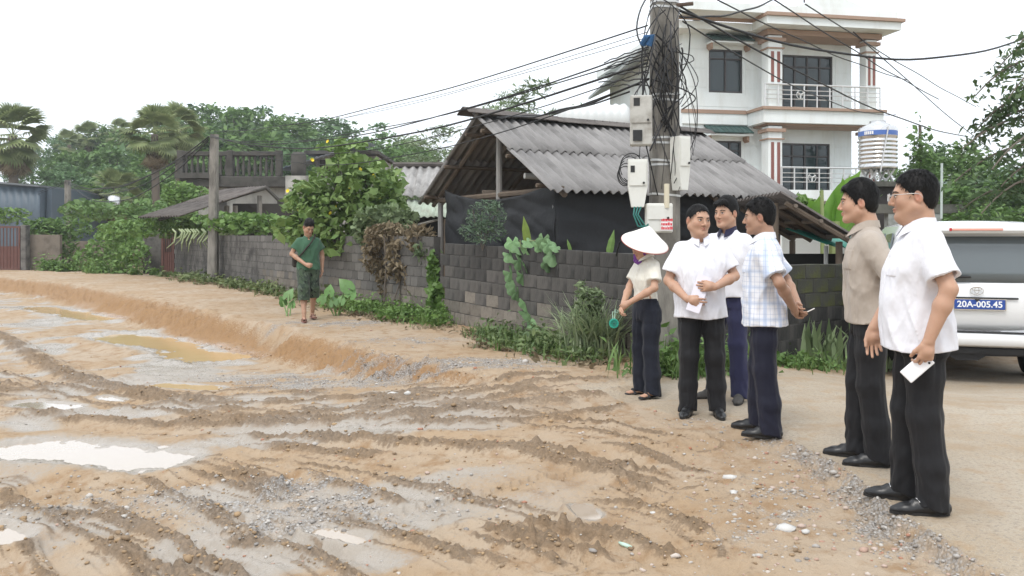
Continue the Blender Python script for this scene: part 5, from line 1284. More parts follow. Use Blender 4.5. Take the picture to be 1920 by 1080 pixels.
def head_color(V, C, Rm, S, wide, tone, stubble=0.0):
    L = (V - np.array(C)) @ Rm / S; L[:, 0] /= wide
    col = np.tile(SKINC * tone, (len(V), 1))
    g = lambda c, r: np.exp(-(((L - np.array(c)) / np.array(r)) ** 2).sum(1))[:, None]
    front = (L[:, 1] < -.04)[:, None]
    col = col * (1 - .10 * (g((-.038, -.07, -.03), (.025, .04, .02)) + g((.038, -.07, -.03), (.025, .04, .02))) * np.array([0, 1, 1]))
    lip = np.clip(g((0, -.09, -.062), (.017, .03, .0085)) * 1.1, 0, 1) * front; col = col * (1 - lip) + LIPC * tone * lip
    for sx in (-1, 1):
        e = np.clip(g((sx * .031, -.085, .002), (.020, .03, .010)) * .55, 0, 1) * front; col = col * (1 - e) + SKINC * tone * .55 * e
        ear = np.clip(g((sx * .085, .012, -.005), (.01, .02, .03)), 0, 1); col = col * (1 - .3 * ear * np.array([.2, 1, 1]))
    if stubble:
        s = np.clip(g((0, -.08, -.048), (.03, .03, .009)) + g((0, -.075, -.09), (.04, .04, .018)), 0, 1) * stubble; col = col * (1 - s * .35)
    # shaved temples
    side = sstep((np.abs(L[:, 0]) - .05) / .02) * sstep((L[:, 2] - .0) / .03) * sstep((L[:, 1] + .055) / .02)
    back = sstep((L[:, 1] - .05) / .02) * sstep((L[:, 2] + .075) / .02)
    s = np.clip(side + back, 0, 1)[:, None] * .65; col = col * (1 - s) + np.array([.06, .045, .04]) * s
    return col

def hair_field(T, Rm, S, wide, h, top=.014, side=.006, line=None, fringe=None, seed=0, part=0):
    C = T(0, .02, .05); f = Field(np.array(C) - .15 * S, np.array(C) + .15 * S, h)
    f.ell(T(0, .016, .034 + top * .5), (.0755 * S * wide + side, .095 * S + .007, .085 * S + top), Rm, .01)
    f.ell(T(0, .040, -.018), (.064 * S * wide + side * .5, .062 * S + .005, .068 * S), Rm, .03)
    if fringe:
        for a, b_, ra, rb in fringe: f.cone(T(*a), T(*b_), ra * S, rb * S, .02)
    ly = np.array([-.13, -.075, -.060, -.050, -.036, -.024, -.018, .030, .040, .060, .12]); lz = np.array([.088, .078, .066, .045, .034, .012, -.012, -.006, -.034, -.062, -.074])
    if line is not None: lz = lz + np.interp(ly, [-.13, -.05, 0, .12], line)
    X, Y, Z = np.meshgrid(*f.ax, indexing='ij'); o = T(0, 0, 0)
    P = np.stack([X - o[0], Y - o[1], Z - o[2]], -1) @ Rm / S
    wob = perlin(P[..., 0].ravel() * 90, P[..., 1].ravel() * 90, 3.3 + seed).reshape(P.shape[:3])
    cut = np.interp(P[..., 1], ly, lz) - P[..., 2] + .004 * wob
    if part: cut = cut + 0
    f.d = np.maximum(f.d, cut * S)
    def fn(x, y, z):
        L = (np.stack([x - o[0], y - o[1], z - o[2]], 1)) @ Rm / S
        return (.0022 * perlin(L[:, 0] * 70 + seed, L[:, 1] * 22, L[:, 2] * 30) + .0014 * perlin(L[:, 0] * 170, L[:, 1] * 50 + seed, L[:, 2] * 90)) * S
    f.warp(fn, .02)
    return f

class Person:
    def __init__(s, label, loc, face, H=1.72, tone=1.0, vox=.007, group='people standing at the road'):
        s.S = H / 1.72; s.vox = vox; s.tone = tone; s.face = face
        s.loc = loc; s.label = label; s.group = group
        s.body = []; s.cols = []; s.kids = []
    def finish(s):
        V, F = joinm(s.body); C = np.concatenate(s.cols)
        o = link('person', mesh_from('person', V, F, SKIN, True, {'col': C}), loc=s.loc, rotz=s.face)
        tag(o, s.label, 'person', s.group); s.o = o
        for n, me, lab in s.kids:
            k = link(n, me, o)
            if lab: k['label'] = lab
        return o
    def skin(s, f, col=None, V=None):
        V, F = f.mesh() if V is None else V
        s.body.append((V, F)); s.cols.append(np.tile(SKINC * s.tone, (len(V), 1)) if col is None else col(V))
    def kid(s, name, f, mat, attrs=None, label=None):
        V, F = f.mesh() if isinstance(f, Field) else f
        if len(V): s.kids.append((name, mesh_from(name, V, F, mat, True, attrs(V) if attrs else None), label))
    def kid_mb(s, name, mb, mat, smooth=True, label=None): s.kids.append((name, mb.me(name, mat, smooth), label))

def make_person(label, px, feet_y, face_deg, H=1.72, tone=1.0, vox=.007, Y=None, z=None, build=1.0, belly=0.0, woman=False,
                head=(0, 0, 0), head_off=(0, 0), arms=None, feet=None, top=None, bottom=None, hair=None, hands=None, wide=1.0, jaw=1.0, chin2=0., stubble=.3,
                shoe=None, collar=None, sleeve=.62, hem=.80, tuck=False, shorts=False, lean=0.0, seed=0, glasses=False, group='people standing at the road', face_on=True, hs=1.055, socks=False, fold=1.0, wear_hair=True, loose=0.0):
    S = H / 1.72
    if Y is None: x0, Y = GP(px, feet_y, 0)
    x0 = (px - CX) / F_PX * Y
    if z is None: z = gz(x0, Y)
    p = Person(label, (x0, Y, z), R(face_deg), H, tone, vox, group)
    b = build
    A = lambda *v: np.array(v, dtype=np.float32) * S
    sw = (.150 if woman else .172) * (0.55 + .45 * b)
    ly = lean
    NB = A(0, .018 + ly, 1.445); HC = A(head_off[0], -.004 + ly + head_off[1], 1.593 + (head_off[2] if len(head_off) > 2 else 0)); Sh = S * hs
    Rm = rotm(R(head[0]), R(head[1]), R(head[2]))
    hv = min(.0042, vox * .62)
    # head and neck
    f, T = head_field(HC, Rm, Sh, hv, NB, wide, jaw, chin2, neck_r=.048 if woman else .056)
    p.skin(f, lambda V: head_color(V, HC, Rm, Sh, wide, tone, stubble))
    # limbs
    SH = {+1: A(sw, .012 + ly, 1.362), -1: A(-sw, .012 + ly, 1.362)}
    EL, WR = {}, {}
    for sd in (1, -1):
        EL[sd] = A(*arms[sd][0]); WR[sd] = A(*arms[sd][1])
        lo = np.minimum(np.minimum(SH[sd], EL[sd]), WR[sd]) - .22; hi = np.maximum(np.maximum(SH[sd], EL[sd]), WR[sd]) + .22
        f = Field(lo, hi, min(.005, vox * .72))
        f.chain([SH[sd] * .72 + EL[sd] * .28, SH[sd] * .45 + EL[sd] * .55, EL[sd]], [.030 * b * S, .041 * b * S, .037 * S * (b * .5 + .5)], .02)
        m = EL[sd] * .68 + WR[sd] * .32; wd = WR[sd] - EL[sd]
        f.chain([EL[sd], m, WR[sd]], [.037 * S * (b * .5 + .5), .040 * S * (b * .6 + .4), .0265 * S], .02)
        hd = hands[sd]
        hand(f, WR[sd], hd[0], hd[1], hd[2], *(hd[3:] if len(hd) > 3 else ()), scale=S * (.92 if woman else 1.02)) if len(hd) <= 3 else hand(f, WR[sd], hd[0], hd[1], hd[2], curl=hd[3], thumb=hd[4] if len(hd) > 4 else (.5, .3), scale=S * (.92 if woman else 1.02))
        p.skin(f)
    # legs
    HIP = {sd: A(sd * .088, .012, .90) for sd in (1, -1)}
    FT, KN = {}, {}
    for sd in (1, -1):
        fx, fy, fa, fz = feet[sd]
        FT[sd] = A(fx, fy, .085 + fz)
        mid = (HIP[sd] + FT[sd]) * .5; kn_f = feet.get('knee', {}).get(sd, .015)
        KN[sd] = np.array((mid[0], mid[1] - kn_f * S, .485 * S + fz * S * .6), dtype=np.float32)
    core = Field(A(-.30, -.25, 0), A(.30, .25, 1.5), .014)
    core.loft([(.88 * S, 0, .012, .13 * S, .085 * S, .09 * S), (1.05 * S, 0, .0, .12 * S, .08 * S, .08 * S), (1.25 * S, 0, ly * .6, .135 * S, .09 * S, .085 * S), (1.40 * S, 0, ly + .01, .12 * S, .06 * S, .06 * S)])
    for sd in (1, -1): core.chain([HIP[sd], KN[sd], FT[sd]], [.068 * S, .046 * S, .032 * S], .03)
    p.skin(core)
    if shorts:
        for sd in (1, -1):
            f = Field(np.minimum(KN[sd], FT[sd]) - .12, np.maximum(KN[sd], FT[sd]) + np.array([.12, .25, .12]) , min(vox, .007))
            calf = KN[sd] * .68 + FT[sd] * .32 + V3(0, .018, 0)
            f.chain([KN[sd], calf, KN[sd] * .2 + FT[sd] * .8, FT[sd]], [.052 * S, .053 * S, .036 * S, .034 * S], .02)
            fa = feet[sd][2]; dirv = np.array((math.sin(fa), -math.cos(fa), 0), dtype=np.float32); up = V3(0, 0, 1)
            ank = FT[sd]; ground_z = ank[2] - .085 * S
            f.cone(ank + V3(0, 0, -.03) - dirv * .025, ank + dirv * .12 * S + V3(0, 0, -.058 * S), .032 * S, .020 * S, .02, 'u')
            lat = np.array((math.cos(fa), math.sin(fa), 0), dtype=np.float32)
            for q in (-1.6, -.8, 0, .8, 1.7): f.cone(ank + dirv * .11 * S + lat * q * .015 + V3(0, 0, -.062 * S), ank + dirv * (.165 - .010 * abs(q - .9)) * S + lat * q * .017 + V3(0, 0, -.066 * S), .013 * S, .0095 * S, .006)
            p.skin(f)
    # ---- shirt
    bl = belly
    hz = hem * S
    g = .012 + loose
    wx = (.150 if woman else .158) * b + g
    rows = [(hz - .06, 0, .012, wx + .022, .112 * b + bl * .8 + g, .138 * b + g), (.95 * S, 0, .008, wx + .010, .110 * b + bl + g, .125 * b + g), (1.07 * S, 0, .002, wx, .106 * b + bl * .95 + g, .098 * b + g),
            (1.22 * S, 0, ly * .5, wx + .012, .112 * b + bl * .45 + g, .108 * b + g), (1.32 * S, 0, ly * .9 + .004, .170 * b + g * .8, .102 * b + g * .7, .104 * b + g), (1.37 * S, 0, ly + .010, .148 * b + g * .5, .082 * b + g * .6, .092 * b + g * .7), (1.415 * S, 0, ly + .014, .108 * b + g * .3, .064 * b + g * .4, .076 * b + g * .5),
            (1.445 * S, 0, ly + .018, .076 * b, .056 * b, .062 * b), (1.462 * S, 0, ly + .02, .062, .050, .055)]
    if woman:
        rows = [(hz - .04, 0, .008, .130, .095, .10), (.92 * S, 0, .006, .128, .096, .094), (1.08 * S, 0, 0, .128, .094, .088), (1.22 * S, 0, -.004, .146, .116, .094), (1.32 * S, 0, .004, .146, .094, .092), (1.37 * S, 0, .010, .126, .076, .082), (1.415 * S, 0, .014, .09, .058, .066), (1.445 * S, 0, .018, .066, .05, .055), (1.462 * S, 0, .02, .054, .046, .05)]
    rows = [tuple([r[0]] + [v * (S if i >= 2 else 1) for i, v in enumerate(r[1:], 1)]) for r in rows]
    xl = max(abs(EL[1][0]), abs(EL[-1][0]), sw) + .14; yl0 = min(EL[1][1], EL[-1][1], -.16 - bl) - .12; yl1 = max(EL[1][1], EL[-1][1], .12) + .12
    f = Field((-xl, yl0, hz - .03), (xl, yl1, 1.52 * S), vox)
    f.loft(rows, .02, 2.25)
    SLV = {}
    for sd in (1, -1):
        end = SH[sd] + (EL[sd] - SH[sd]) * sleeve; SLV[sd] = end
        ax = (EL[sd] - SH[sd]) / np.linalg.norm(EL[sd] - SH[sd])
        r1, r2 = (.050 * b + .010) * S, (.055 * b + .020 + loose * .4) * S
        ff = f.like()
        ff.cone(SH[sd] + V3(-sd * .02, 0, .0), end + ax * .05, r1, r2, .0)
        X, Y_, Z = np.meshgrid(*ff.ax, indexing='ij', sparse=True)
        cut = (X - end[0]) * ax[0] + (Y_ - end[1]) * ax[1] + (Z - end[2]) * ax[2]
        ff.d = np.maximum(ff.d, cut)
        ff2 = f.like(); ff2.cone(end - ax * .012, end + ax * .08, r2 - .014 - vox, r2 - .012 - vox, 0); ff.d = np.maximum(ff.d, -ff2.d)
        a = f.d; kk = .045; h_ = np.maximum(kk - np.abs(a - ff.d), 0) / kk; f.d = np.minimum(a, ff.d) - h_ * h_ * kk * .25
    fs = fold
    def folds(x, y, z):
        an = np.arctan2(x, -y); zz = z / S
        low = sstep((1.30 - zz) / .35)
        n = perlin(an * 2.1 + seed * 3.7, zz * 7.0 + np.sin(an) * 1.2, seed + .5)
        n2 = perlin(an * 4.2 + zz * 3.0 + seed, zz * 9.0, seed + 4.5)
        ridge = (1 - np.abs(perlin(an * 2.4 - zz * 3.4 + seed * 1.3, zz * 3.2 + an * .8, seed + 9.5)) * 1.8)
        arm = np.exp(-((zz - 1.22) / .10) ** 2)
        ridge2 = 1 - np.abs(perlin(an * 1.8 + zz * 4.4 + seed * 2.1, zz * 2.4 - an * 1.1, seed + 13.5)) * 1.8
        return -fs * sstep((1.43 - zz) / .05) * (.009 * n * (.4 + low) + .004 * n2 + .008 * np.clip(ridge, 0, 1) ** 2 * (.5 + .6 * arm) + .008 * np.clip(ridge2, 0, 1) ** 2 * (.4 + low))
    f.warp(folds, .035)
    wav = .006
    X, Y_, Z = np.meshgrid(*f.ax, indexing='ij', sparse=True)
    an = np.arctan2(X, -Y_)
    f.d = np.maximum(f.d, hz + wav * np.sin(an * 3 + seed) + .02 * S * np.clip(-np.cos(an), 0, 1) * (0 if tuck else .3) - Z)
    # open neck: a V at the front
    f.cone(NB + V3(0, .0, -.005), NB + V3(0, .005, .08), .056 * S, .064 * S, .004, 's')
    vd = top.get('vneck', .06)
    f.cone(NB + V3(0, -.055 * S, .02), NB + V3(0, -.085 * S, -vd * S), .030 * S, .006 * S, .004, 's')
    if not tuck:
        f2 = f.like(); f2.loft([(hz - .05,) + tuple(v - (0.012 + vox if i >= 2 else 0) for i, v in enumerate(rows[0][1:])), (hz + .008,) + tuple(v - (.012 + vox if i >= 2 else 0) for i, v in enumerate(rows[1][1:]))], 0, 2.25)
        f.d = np.maximum(f.d, -f2.d)
    def satt(V):
        an = np.arctan2(V[:, 0], -V[:, 1]); return {'col': np.stack([an / 6.2832 + .5, V[:, 2], np.abs(V[:, 0]), np.ones(len(V))], 1)}
    p.kid('shirt', f, top['mat'], satt, top.get('label'))
    shirt = f
    def patch(nm, x0, x1, z0, z1, proud):
        q = shirt.like(); c_ = ((x0 + x1) / 2, -.15, (z0 + z1) / 2); q.box(c_, ((x1 - x0) / 2, .15, (z1 - z0) / 2), None, .001, 0)
        q.d = np.maximum(q.d, shirt.d - proud); p.kid(nm, q, top['mat'], satt)
    if top.get('pocket'): patch('pocket', .035 * S, .135 * S, 1.185 * S, 1.305 * S, .0045)
    if top.get('placket'): patch('placket', -.017, .017, (hz + .012) if top['placket'] == 'full' else 1.25 * S, 1.405 * S, .0035)
    # ---- collar
    if collar is not None:
        cb = MB(); N = 26; rr = .060 * S; wid = collar.get('w', .042) * S
        R0, R1, R2 = [], [], []
        for i in range(N + 1):
            t = -1 + 2 * i / N; a = t * math.pi * .93
            dx, dy = math.sin(a), math.cos(a)
            fr = max(0, -dy)
            lift = (-.034 * fr ** 1.5 - .004) * S
            c = NB + V3(0, -.004 - .012 * fr, .012)
            r = rr * (1 + .02 * fr)
            top_ = c + V3(dx * r * 1.02, dy * r * 1.0, .030 * S + lift)
            tip = max(0, (abs(t) - .62) / .38)
            out = r + .013 * S + .026 * tip * S
            bot = c + V3(dx * out, dy * out - tip * .012, .030 * S + lift - wid * (.95 + .6 * tip))
            mid = c + V3(dx * (r + .004), dy * (r + .004), .030 * S + lift)
            R0.append(top_ + V3(0, 0, -.03)); R1.append(mid); R2.append(bot)
        n = N + 1; th = .003
        vs = R0 + R1 + R2 + [v + V3(math.sin((-1 + 2 * i / N) * 2.9) * th, math.cos((-1 + 2 * i / N) * 2.9) * th, -.001) for i, v in enumerate(R2)] + [v + V3(math.sin((-1 + 2 * i / N) * 2.9) * th * 1.2, math.cos((-1 + 2 * i / N) * 2.9) * th * 1.2, .002) for i, v in enumerate(R1)]
        fs_ = []
        for i in range(N):
            fs_ += [(i, i + 1, n + i + 1, n + i), (n + i, n + i + 1, 4 * n + i + 1, 4 * n + i), (4 * n + i, 4 * n + i + 1, 3 * n + i + 1, 3 * n + i), (3 * n + i, 3 * n + i + 1, 2 * n + i + 1, 2 * n + i)]
        for i in (0, N): fs_ += [(n + i, 4 * n + i, 3 * n + i, 2 * n + i)]
        cb.add(vs, fs_); p.kid_mb('collar', cb, collar.get('mat', top['mat']), False, collar.get('label'))
    if top.get('placket'):
        pb = MB(); zz = np.linspace(hz + .02 if top['placket'] == 'full' else 1.24 * S, 1.385 * S, 14)
        # buttons sit on the front line of the shirt
        X0 = int(round((0 - f.lo[0]) / vox)); nb = 6 if top['placket'] == 'full' else 2
        for zb in np.linspace(zz[0] + .06 * S, zz[-1], nb):
            k = int(round((zb - f.lo[2]) / vox)); col_ = f.d[X0, :, k]; s_ = np.nonzero(col_ < 0)[0]
            if len(s_) == 0: continue
            yb = f.ax[1][s_[0]]
            bm = MB(); bm.lathe([(.0058, -.003), (.0058, .003), (.003, .0036)], 10, Matrix.Translation((0.0, yb - .001, zb)) @ Matrix.Rotation(R(90), 4, 'X'))
            p.kid_mb('button', bm, MAT('shirt_button', (.62, .60, .58), .4, .1, 10, 0))
    # ---- trousers
    wz = 1.02 * S
    hemz = bottom.get('hem', .035)
    f = Field((-.34 * S, -.36 * S, 0), (.34 * S, .36 * S, wz + .03), vox)
    bw = b if not woman else .95
    f.loft([(.80 * S, 0, .012, .165 * bw * S, .105 * bw * S, .125 * bw * S), (.90 * S, 0, .012, .168 * bw * S, .108 * bw * S + bl * .3, .128 * bw * S), (wz, 0, .004, .146 * bw * S, .100 * bw * S + bl * .6, .100 * bw * S)], .03, 2.3)
    lg = bottom.get('r', (.098, .080, .072))
    for sd in (1, -1):
        gz0 = FT[sd][2] - .085 * S
        if shorts:
            en = KN[sd] * .75 + FT[sd] * .25 + V3(0, 0, bottom.get('up', .04)); f.chain([HIP[sd] + V3(0, 0, -.02), KN[sd] + V3(0, 0, .06), en], [lg[0] * bw * S, lg[1] * bw * S, lg[2] * bw * S], .035)
            cut = en[2]
        else:
            en = FT[sd] + V3(0, .012, -.085 * S + hemz * S)
            f.chain([HIP[sd] + V3(0, 0, -.02), KN[sd] * .5 + HIP[sd] * .5 + V3(0, 0, 0), KN[sd], KN[sd] * .4 + FT[sd] * .6 + V3(0, .012, 0), en + V3(0, 0, -.06)], [lg[0] * bw * S, (lg[0] * .45 + lg[1] * .55) * S, lg[1] * S, lg[2] * S * 1.01, lg[2] * S], .03)
    X, Y_, Z = np.meshgrid(*f.ax, indexing='ij', sparse=True)
    for sd in (1, -1):
        m = (X * sd > 0)
        z0 = (KN[sd][2] * .75 + FT[sd][2] * .25 + bottom.get('up', .04)) if shorts else FT[sd][2] - .085 * S + hemz * S
        slope = 0 if shorts else (Y_ - FT[sd][1]) * .25
        f.d = np.where(m, np.maximum(f.d, z0 - slope - Z), f.d)
    # crotch gap
    def pf(x, y, z):
        zz = z / S; ank = sstep((.36 - zz) / .3); knee = np.exp(-((zz - .50) / .10) ** 2); hipf = np.exp(-((zz - .80) / .10) ** 2)
        sd = np.sign(x); cy = np.where(sd > 0, np.interp(z, [FT[1][2], KN[1][2], HIP[1][2]], [FT[1][1], KN[1][1], HIP[1][1]]), np.interp(z, [FT[-1][2], KN[-1][2], HIP[-1][2]], [FT[-1][1], KN[-1][1], HIP[-1][1]]))
        cx = np.where(sd > 0, np.interp(z, [FT[1][2], KN[1][2], HIP[1][2]], [FT[1][0], KN[1][0], HIP[1][0]]), np.interp(z, [FT[-1][2], KN[-1][2], HIP[-1][2]], [FT[-1][0], KN[-1][0], HIP[-1][0]]))
        an = np.arctan2(x - cx, -(y - cy))
        h_fold = perlin(an * 1.6 + sd * 7 + seed, zz * 13 + an * .9 * sd, seed + 2.5)
        v_fold = perlin(an * 3.5 + sd * 3 + seed * 2, zz * 2.6, seed + 6.5)
        crease = np.exp(-(an / .10) ** 2) * sstep((.85 - zz) / .1)
        return -(.011 * h_fold * (ank + .5 * knee) + .0065 * v_fold * (.6 + hipf) + .005 * crease * (0 if shorts else 1))
    f.warp(pf, .035)
    p.kid('shorts' if shorts else 'trousers', f, bottom['mat'], None, bottom.get('label'))
    if shorts:
        for sd in (1, -1):
            pass
    # ---- shoes
    if shoe and not shorts:
        for sd in (1, -1):
            fa = feet[sd][2]; ank = FT[sd]; g0 = ank[2] - .085 * S
            Rf = rotm(fa, 0, 0); O = np.array((ank[0], ank[1], g0), dtype=np.float32)
            Tq = lambda x, y, z: O + Rf @ np.array((x * S, y * S, z * S), dtype=np.float32)
            f = Field(O - V3(.24, .24, .02), O + V3(.24, .24, .16), min(.0055, vox * .85))
            if shoe.get('sandal'):
                f.cone(Tq(0, .055, .016), Tq(0, -.14, .014), .034 * S, .040 * S, .0, flat=((0, 0, 1), .35))
                f.cone(Tq(-.04, -.07, .02), Tq(0, -.085, .055), .012, .014, .01); f.cone(Tq(.04, -.07, .02), Tq(0, -.085, .055), .012, .014, .01)
                f.half(O, (0, 0, -1))
                ft = Field(O - V3(.24, .24, .02), O + V3(.24, .24, .16), .006)
                ft.cone(Tq(0, .03, .05), Tq(0, -.09, .038), .030 * S, .022 * S, .02); ft.cone(Tq(0, .02, .05), Tq(0, .01, .12), .032, .034, .02)
                for q in (-1.5, -.7, 0, .7, 1.5): ft.cone(Tq(q * .014, -.09, .034), Tq(q * .016, -.145 + .008 * abs(q), .030), .011, .009, .006)
                p.skin(ft)
            else:
                f.cone(Tq(0, .062, .036), Tq(0, -.02, .040), .034 * S, .036 * S, .03)
                f.cone(Tq(0, -.02, .034), Tq(0, -.125, .026), .040 * S, .036 * S, .03, flat=((0, 0, 1), .80))
                f.cone(Tq(0, -.12, .024), Tq(0, -.172, .020), .035 * S, .024 * S, .03, flat=((0, 0, 1), .75))
                f.cone(Tq(0, .045, .05), Tq(0, .03, .082), .034 * S, .036 * S, .02)
                f.cone(Tq(0, .0, .05), Tq(0, -.075, .052), .036 * S, .026 * S, .02)
                f.cone(Tq(0, .032, .10), Tq(0, -.02, .10), .030 * S, .030 * S, .006, 's')
                f.half(O + V3(0, 0, .004), (0, 0, -1))
            p.kid('sandal' if shoe.get('sandal') else 'shoe', f, shoe['mat'])
            if not shoe.get('sandal'):
                sb = MB(); prof = []
                for i in range(28):
                    a = 2 * math.pi * i / 28; yy = -.055 - .138 * math.cos(a) * -1; ww = .041 * (1 - .18 * max(0, math.cos(a)) ** 1) 
                    yq = -.055 + .143 * math.cos(a); xq = (.040 if yq < 0 else .036) * math.sin(a) * (1 if abs(math.cos(a)) < .85 else 1.12)
                    prof.append(Tq(xq, yq, 0))
                n = len(prof); sb.add(prof + [q + V3(0, 0, .016) for q in prof], [tuple(range(n - 1, -1, -1)), tuple(range(n, 2 * n))] + [(i, (i + 1) % n, (i + 1) % n + n, i + n) for i in range(n)])
                p.kid_mb('sole', sb, MAT('black_sole', (.018, .017, .016), .7, .2, 30, .2, 80), False)
                if shoe.get('bit'):
                    mb = MB(); mb.tube([Tq(-.032, -.062, .066), Tq(-.015, -.066, .079), Tq(.015, -.066, .079), Tq(.032, -.062, .066)], .0035, 6); p.kid_mb('buckle', mb, MAT('steel_bit', (.6, .6, .6), .25, .1, 10, 0, metallic=1))
                if socks:
                    f = Field(O - V3(.12, .14, -.02), O + V3(.12, .14, .2), .006); f.cone(Tq(0, .03, .06), Tq(0, .02, .15), .034 * S, .038 * S, .02); f.cone(Tq(0, .03, .06), Tq(0, -.055, .062), .032 * S, .024 * S, .02)
                    p.kid('sock', f, MAT('white_sock', (.75, .74, .76), .9, .05, 20, .1, 100))
    # ---- hair, brows, eyes
    if wear_hair:
        hf = hair_field(T, Rm, Sh, wide, hv, **(hair or {}), seed=seed); Vh, Fh = hf.mesh()
        # short tufts lying along the scalp break up the outline
        rgh = np.random.default_rng(seed + 50); n_ = 2600 if vox < .009 else 1300; k_ = rgh.integers(0, len(Vh), n_); o_ = T(0, .03, .03); cr = T(0, .045, .125); q_ = Vh[k_]
        nr = q_ - o_; nr /= np.linalg.norm(nr, axis=1)[:, None]; fl_ = q_ - cr; fl_ -= nr * (fl_ * nr).sum(1)[:, None]; fl_ /= np.linalg.norm(fl_, axis=1)[:, None] + 1e-6
        d_ = fl_ + nr * rgh.uniform(.02, .30, n_)[:, None] + rgh.normal(0, .22, (n_, 3)); d_ /= np.linalg.norm(d_, axis=1)[:, None]; s_ = np.cross(d_, nr); s_ /= np.linalg.norm(s_, axis=1)[:, None] + 1e-6
        L_ = (rgh.uniform(.012, .026, n_) * Sh)[:, None]; b0 = q_ - nr * .002; Vt = np.stack([b0 - s_ * .0022, b0 + s_ * .0022, b0 + d_ * L_ + s_ * .0004, b0 + d_ * L_ - s_ * .0004], 1).reshape(-1, 3)
        p.kid('hair', joinm([(Vh, Fh), (Vt, np.arange(4 * n_).reshape(n_, 4))]), HAIR)
    if face_on:
        for sx in (1, -1):
            mb = MB(); M4 = Matrix.Translation(Vector(T(sx * .031, -.0815, .0015))) @ Matrix(Rm.tolist()).to_4x4() @ Matrix.Diagonal((.0135 * S, .0065 * S, .0056 * S, 1))
            mb.lathe([(math.sin(a) , -math.cos(a)) for a in np.linspace(.05, 3.09, 9)], 14, M4); p.kid_mb('eye', mb, EYE_W)
            mb = MB(); M4 = Matrix.Translation(Vector(T(sx * .031 + .002, -.0845, .0018))) @ Matrix(Rm.tolist()).to_4x4() @ Matrix.Diagonal((.0066 * S, .0045 * S, .0056 * S, 1))
            mb.lathe([(math.sin(a), -math.cos(a)) for a in np.linspace(.05, 3.09, 9)], 12, M4); p.kid_mb('iris', mb, EYE_D)
            mb = MB(); mb.tube([T(sx * .047, -.0745, .0075), T(sx * .040, -.0825, .0085), T(sx * .030, -.0865, .0090), T(sx * .018, -.0845, .0055)], [.001, .0022, .0024, .001], 6); p.kid_mb('eyelash', mb, EYE_D)
            mb = MB(); mb.tube([T(sx * .052, -.070, .020), T(sx * .044, -.0805, .0250), T(sx * .030, -.0885, .0255), T(sx * .014, -.0895, .0215)], [.0015, .0038, .0045, .0030], 6); p.kid_mb('eyebrow', mb, BROW)
    if glasses:
        g_ = MB()
        for sx in (1, -1):
            ring = [T(sx * .033 + .024 * math.cos(a), -.110, .000 + .018 * math.sin(a)) for a in np.linspace(0, 6.283, 19)]
            g_.tube(ring, .0016, 5, False); g_.tube([T(sx * .057, -.109, .008), T(sx * .078, -.085, .010), T(sx * .086, .0, .012), T(sx * .086, .022, .006), T(sx * .085, .032, -.012)], .0017, 5)
            lb = MB(); lb.add([T(sx * .033 + .023 * math.cos(a), -.110, .017 * math.sin(a)) for a in np.linspace(0, 6.283, 17)[:-1]], [tuple(range(16))]); p.kid_mb('spectacle_lens', lb, LENS, False)
        g_.tube([T(.010, -.110, .004), T(0, -.113, .007), T(-.010, -.110, .004)], .0016, 5)
        p.kid_mb('spectacle_frame', g_, MAT('clear_frame', (.62, .60, .58), .25, .05, 10, 0, metallic=.4))
    p.T, p.Rm, p.WR, p.EL, p.NB, p.S_ = T, Rm, WR, EL, NB, S
    return p
def to_world(p, v):
    return p.o.matrix_basis @ Vector(tuple(float(c) for c in v))
# ------------------------------------------------------------------ the seven people
WHITE = cloth('white_cotton', (.74, .74, .79), fold=.45)
CREAM = cloth('cream_knit', (.72, .695, .62), fold=.45)
BEIGE = cloth('beige_linen', (.40, .345, .295), fold=.4, var=.08)
BLACKT = cloth('black_wool', (.014, .014, .016), rough=.62, fold=.3, sheen=.06)
NAVYD = cloth('dark_navy_wool', (.012, .013, .026), rough=.62, fold=.3, sheen=.06)
NAVY = cloth('navy_cotton', (.030, .032, .075), fold=.3, sheen=.1)
def jean_pat(nt, co, c): return mixn(nt, rampn(nt, noisen(nt, 3, 4, .6, co), .4, .75, 0, .6), c, (.035, .04, .06))
JEANS = cloth('dark_denim', (.012, .014, .022), fold=.3, pattern=jean_pat, sheen=.08)
def plaid(nt, co, c):
    n = nt.nodes.new('ShaderNodeAttribute'); n.attribute_name = 'col'
    s = nt.nodes.new('ShaderNodeSeparateColor'); nt.links.new(n.outputs['Color'], s.inputs[0])
    def bands(v, per, lo, hi):
        fr = mathn(nt, 'FRACT', mathn(nt, 'MULTIPLY', v, per)); t = mathn(nt, 'ABSOLUTE', mathn(nt, 'SUBTRACT', fr, .5)); return rampn(nt, t, lo, hi, 1, 0)
    u, z = s.outputs[0], s.outputs[1]
    c = mixn(nt, mathn(nt, 'MULTIPLY', bands(u, 11, .10, .14), .55), c, (.38, .47, .66))
    c = mixn(nt, mathn(nt, 'MULTIPLY', bands(z, 9, .10, .14), .40), c, (.42, .52, .70))
    c = mixn(nt, mathn(nt, 'MULTIPLY', bands(u, 33, .04, .08), .5), c, (.30, .36, .52))
    c = mixn(nt, mathn(nt, 'MULTIPLY', bands(z, 27, .04, .08), .4), c, (.30, .36, .52))
    return c
PLAID = cloth('plaid_cotton', (.73, .74, .79), pattern=plaid, fold=.35)
def camo(nt, co, c):
    a = noisen(nt, 9, 3, .6, co); b_ = noisen(nt, 13, 3, .6, co, (1.3, 1, 1)); d = noisen(nt, 16, 2, .6, co, (1, 1.4, .8))
    c = mixn(nt, rampn(nt, a, .50, .52), c, (.030, .045, .032)); c = mixn(nt, rampn(nt, b_, .58, .60), c, (.085, .11, .08)); return mixn(nt, rampn(nt, d, .60, .62), c, (.01, .012, .01))
CAMO = cloth('camouflage_cotton', (.05, .075, .045), pattern=camo, fold=.3)
GREEN = cloth('green_jersey', (.050, .118, .070), fold=.3)
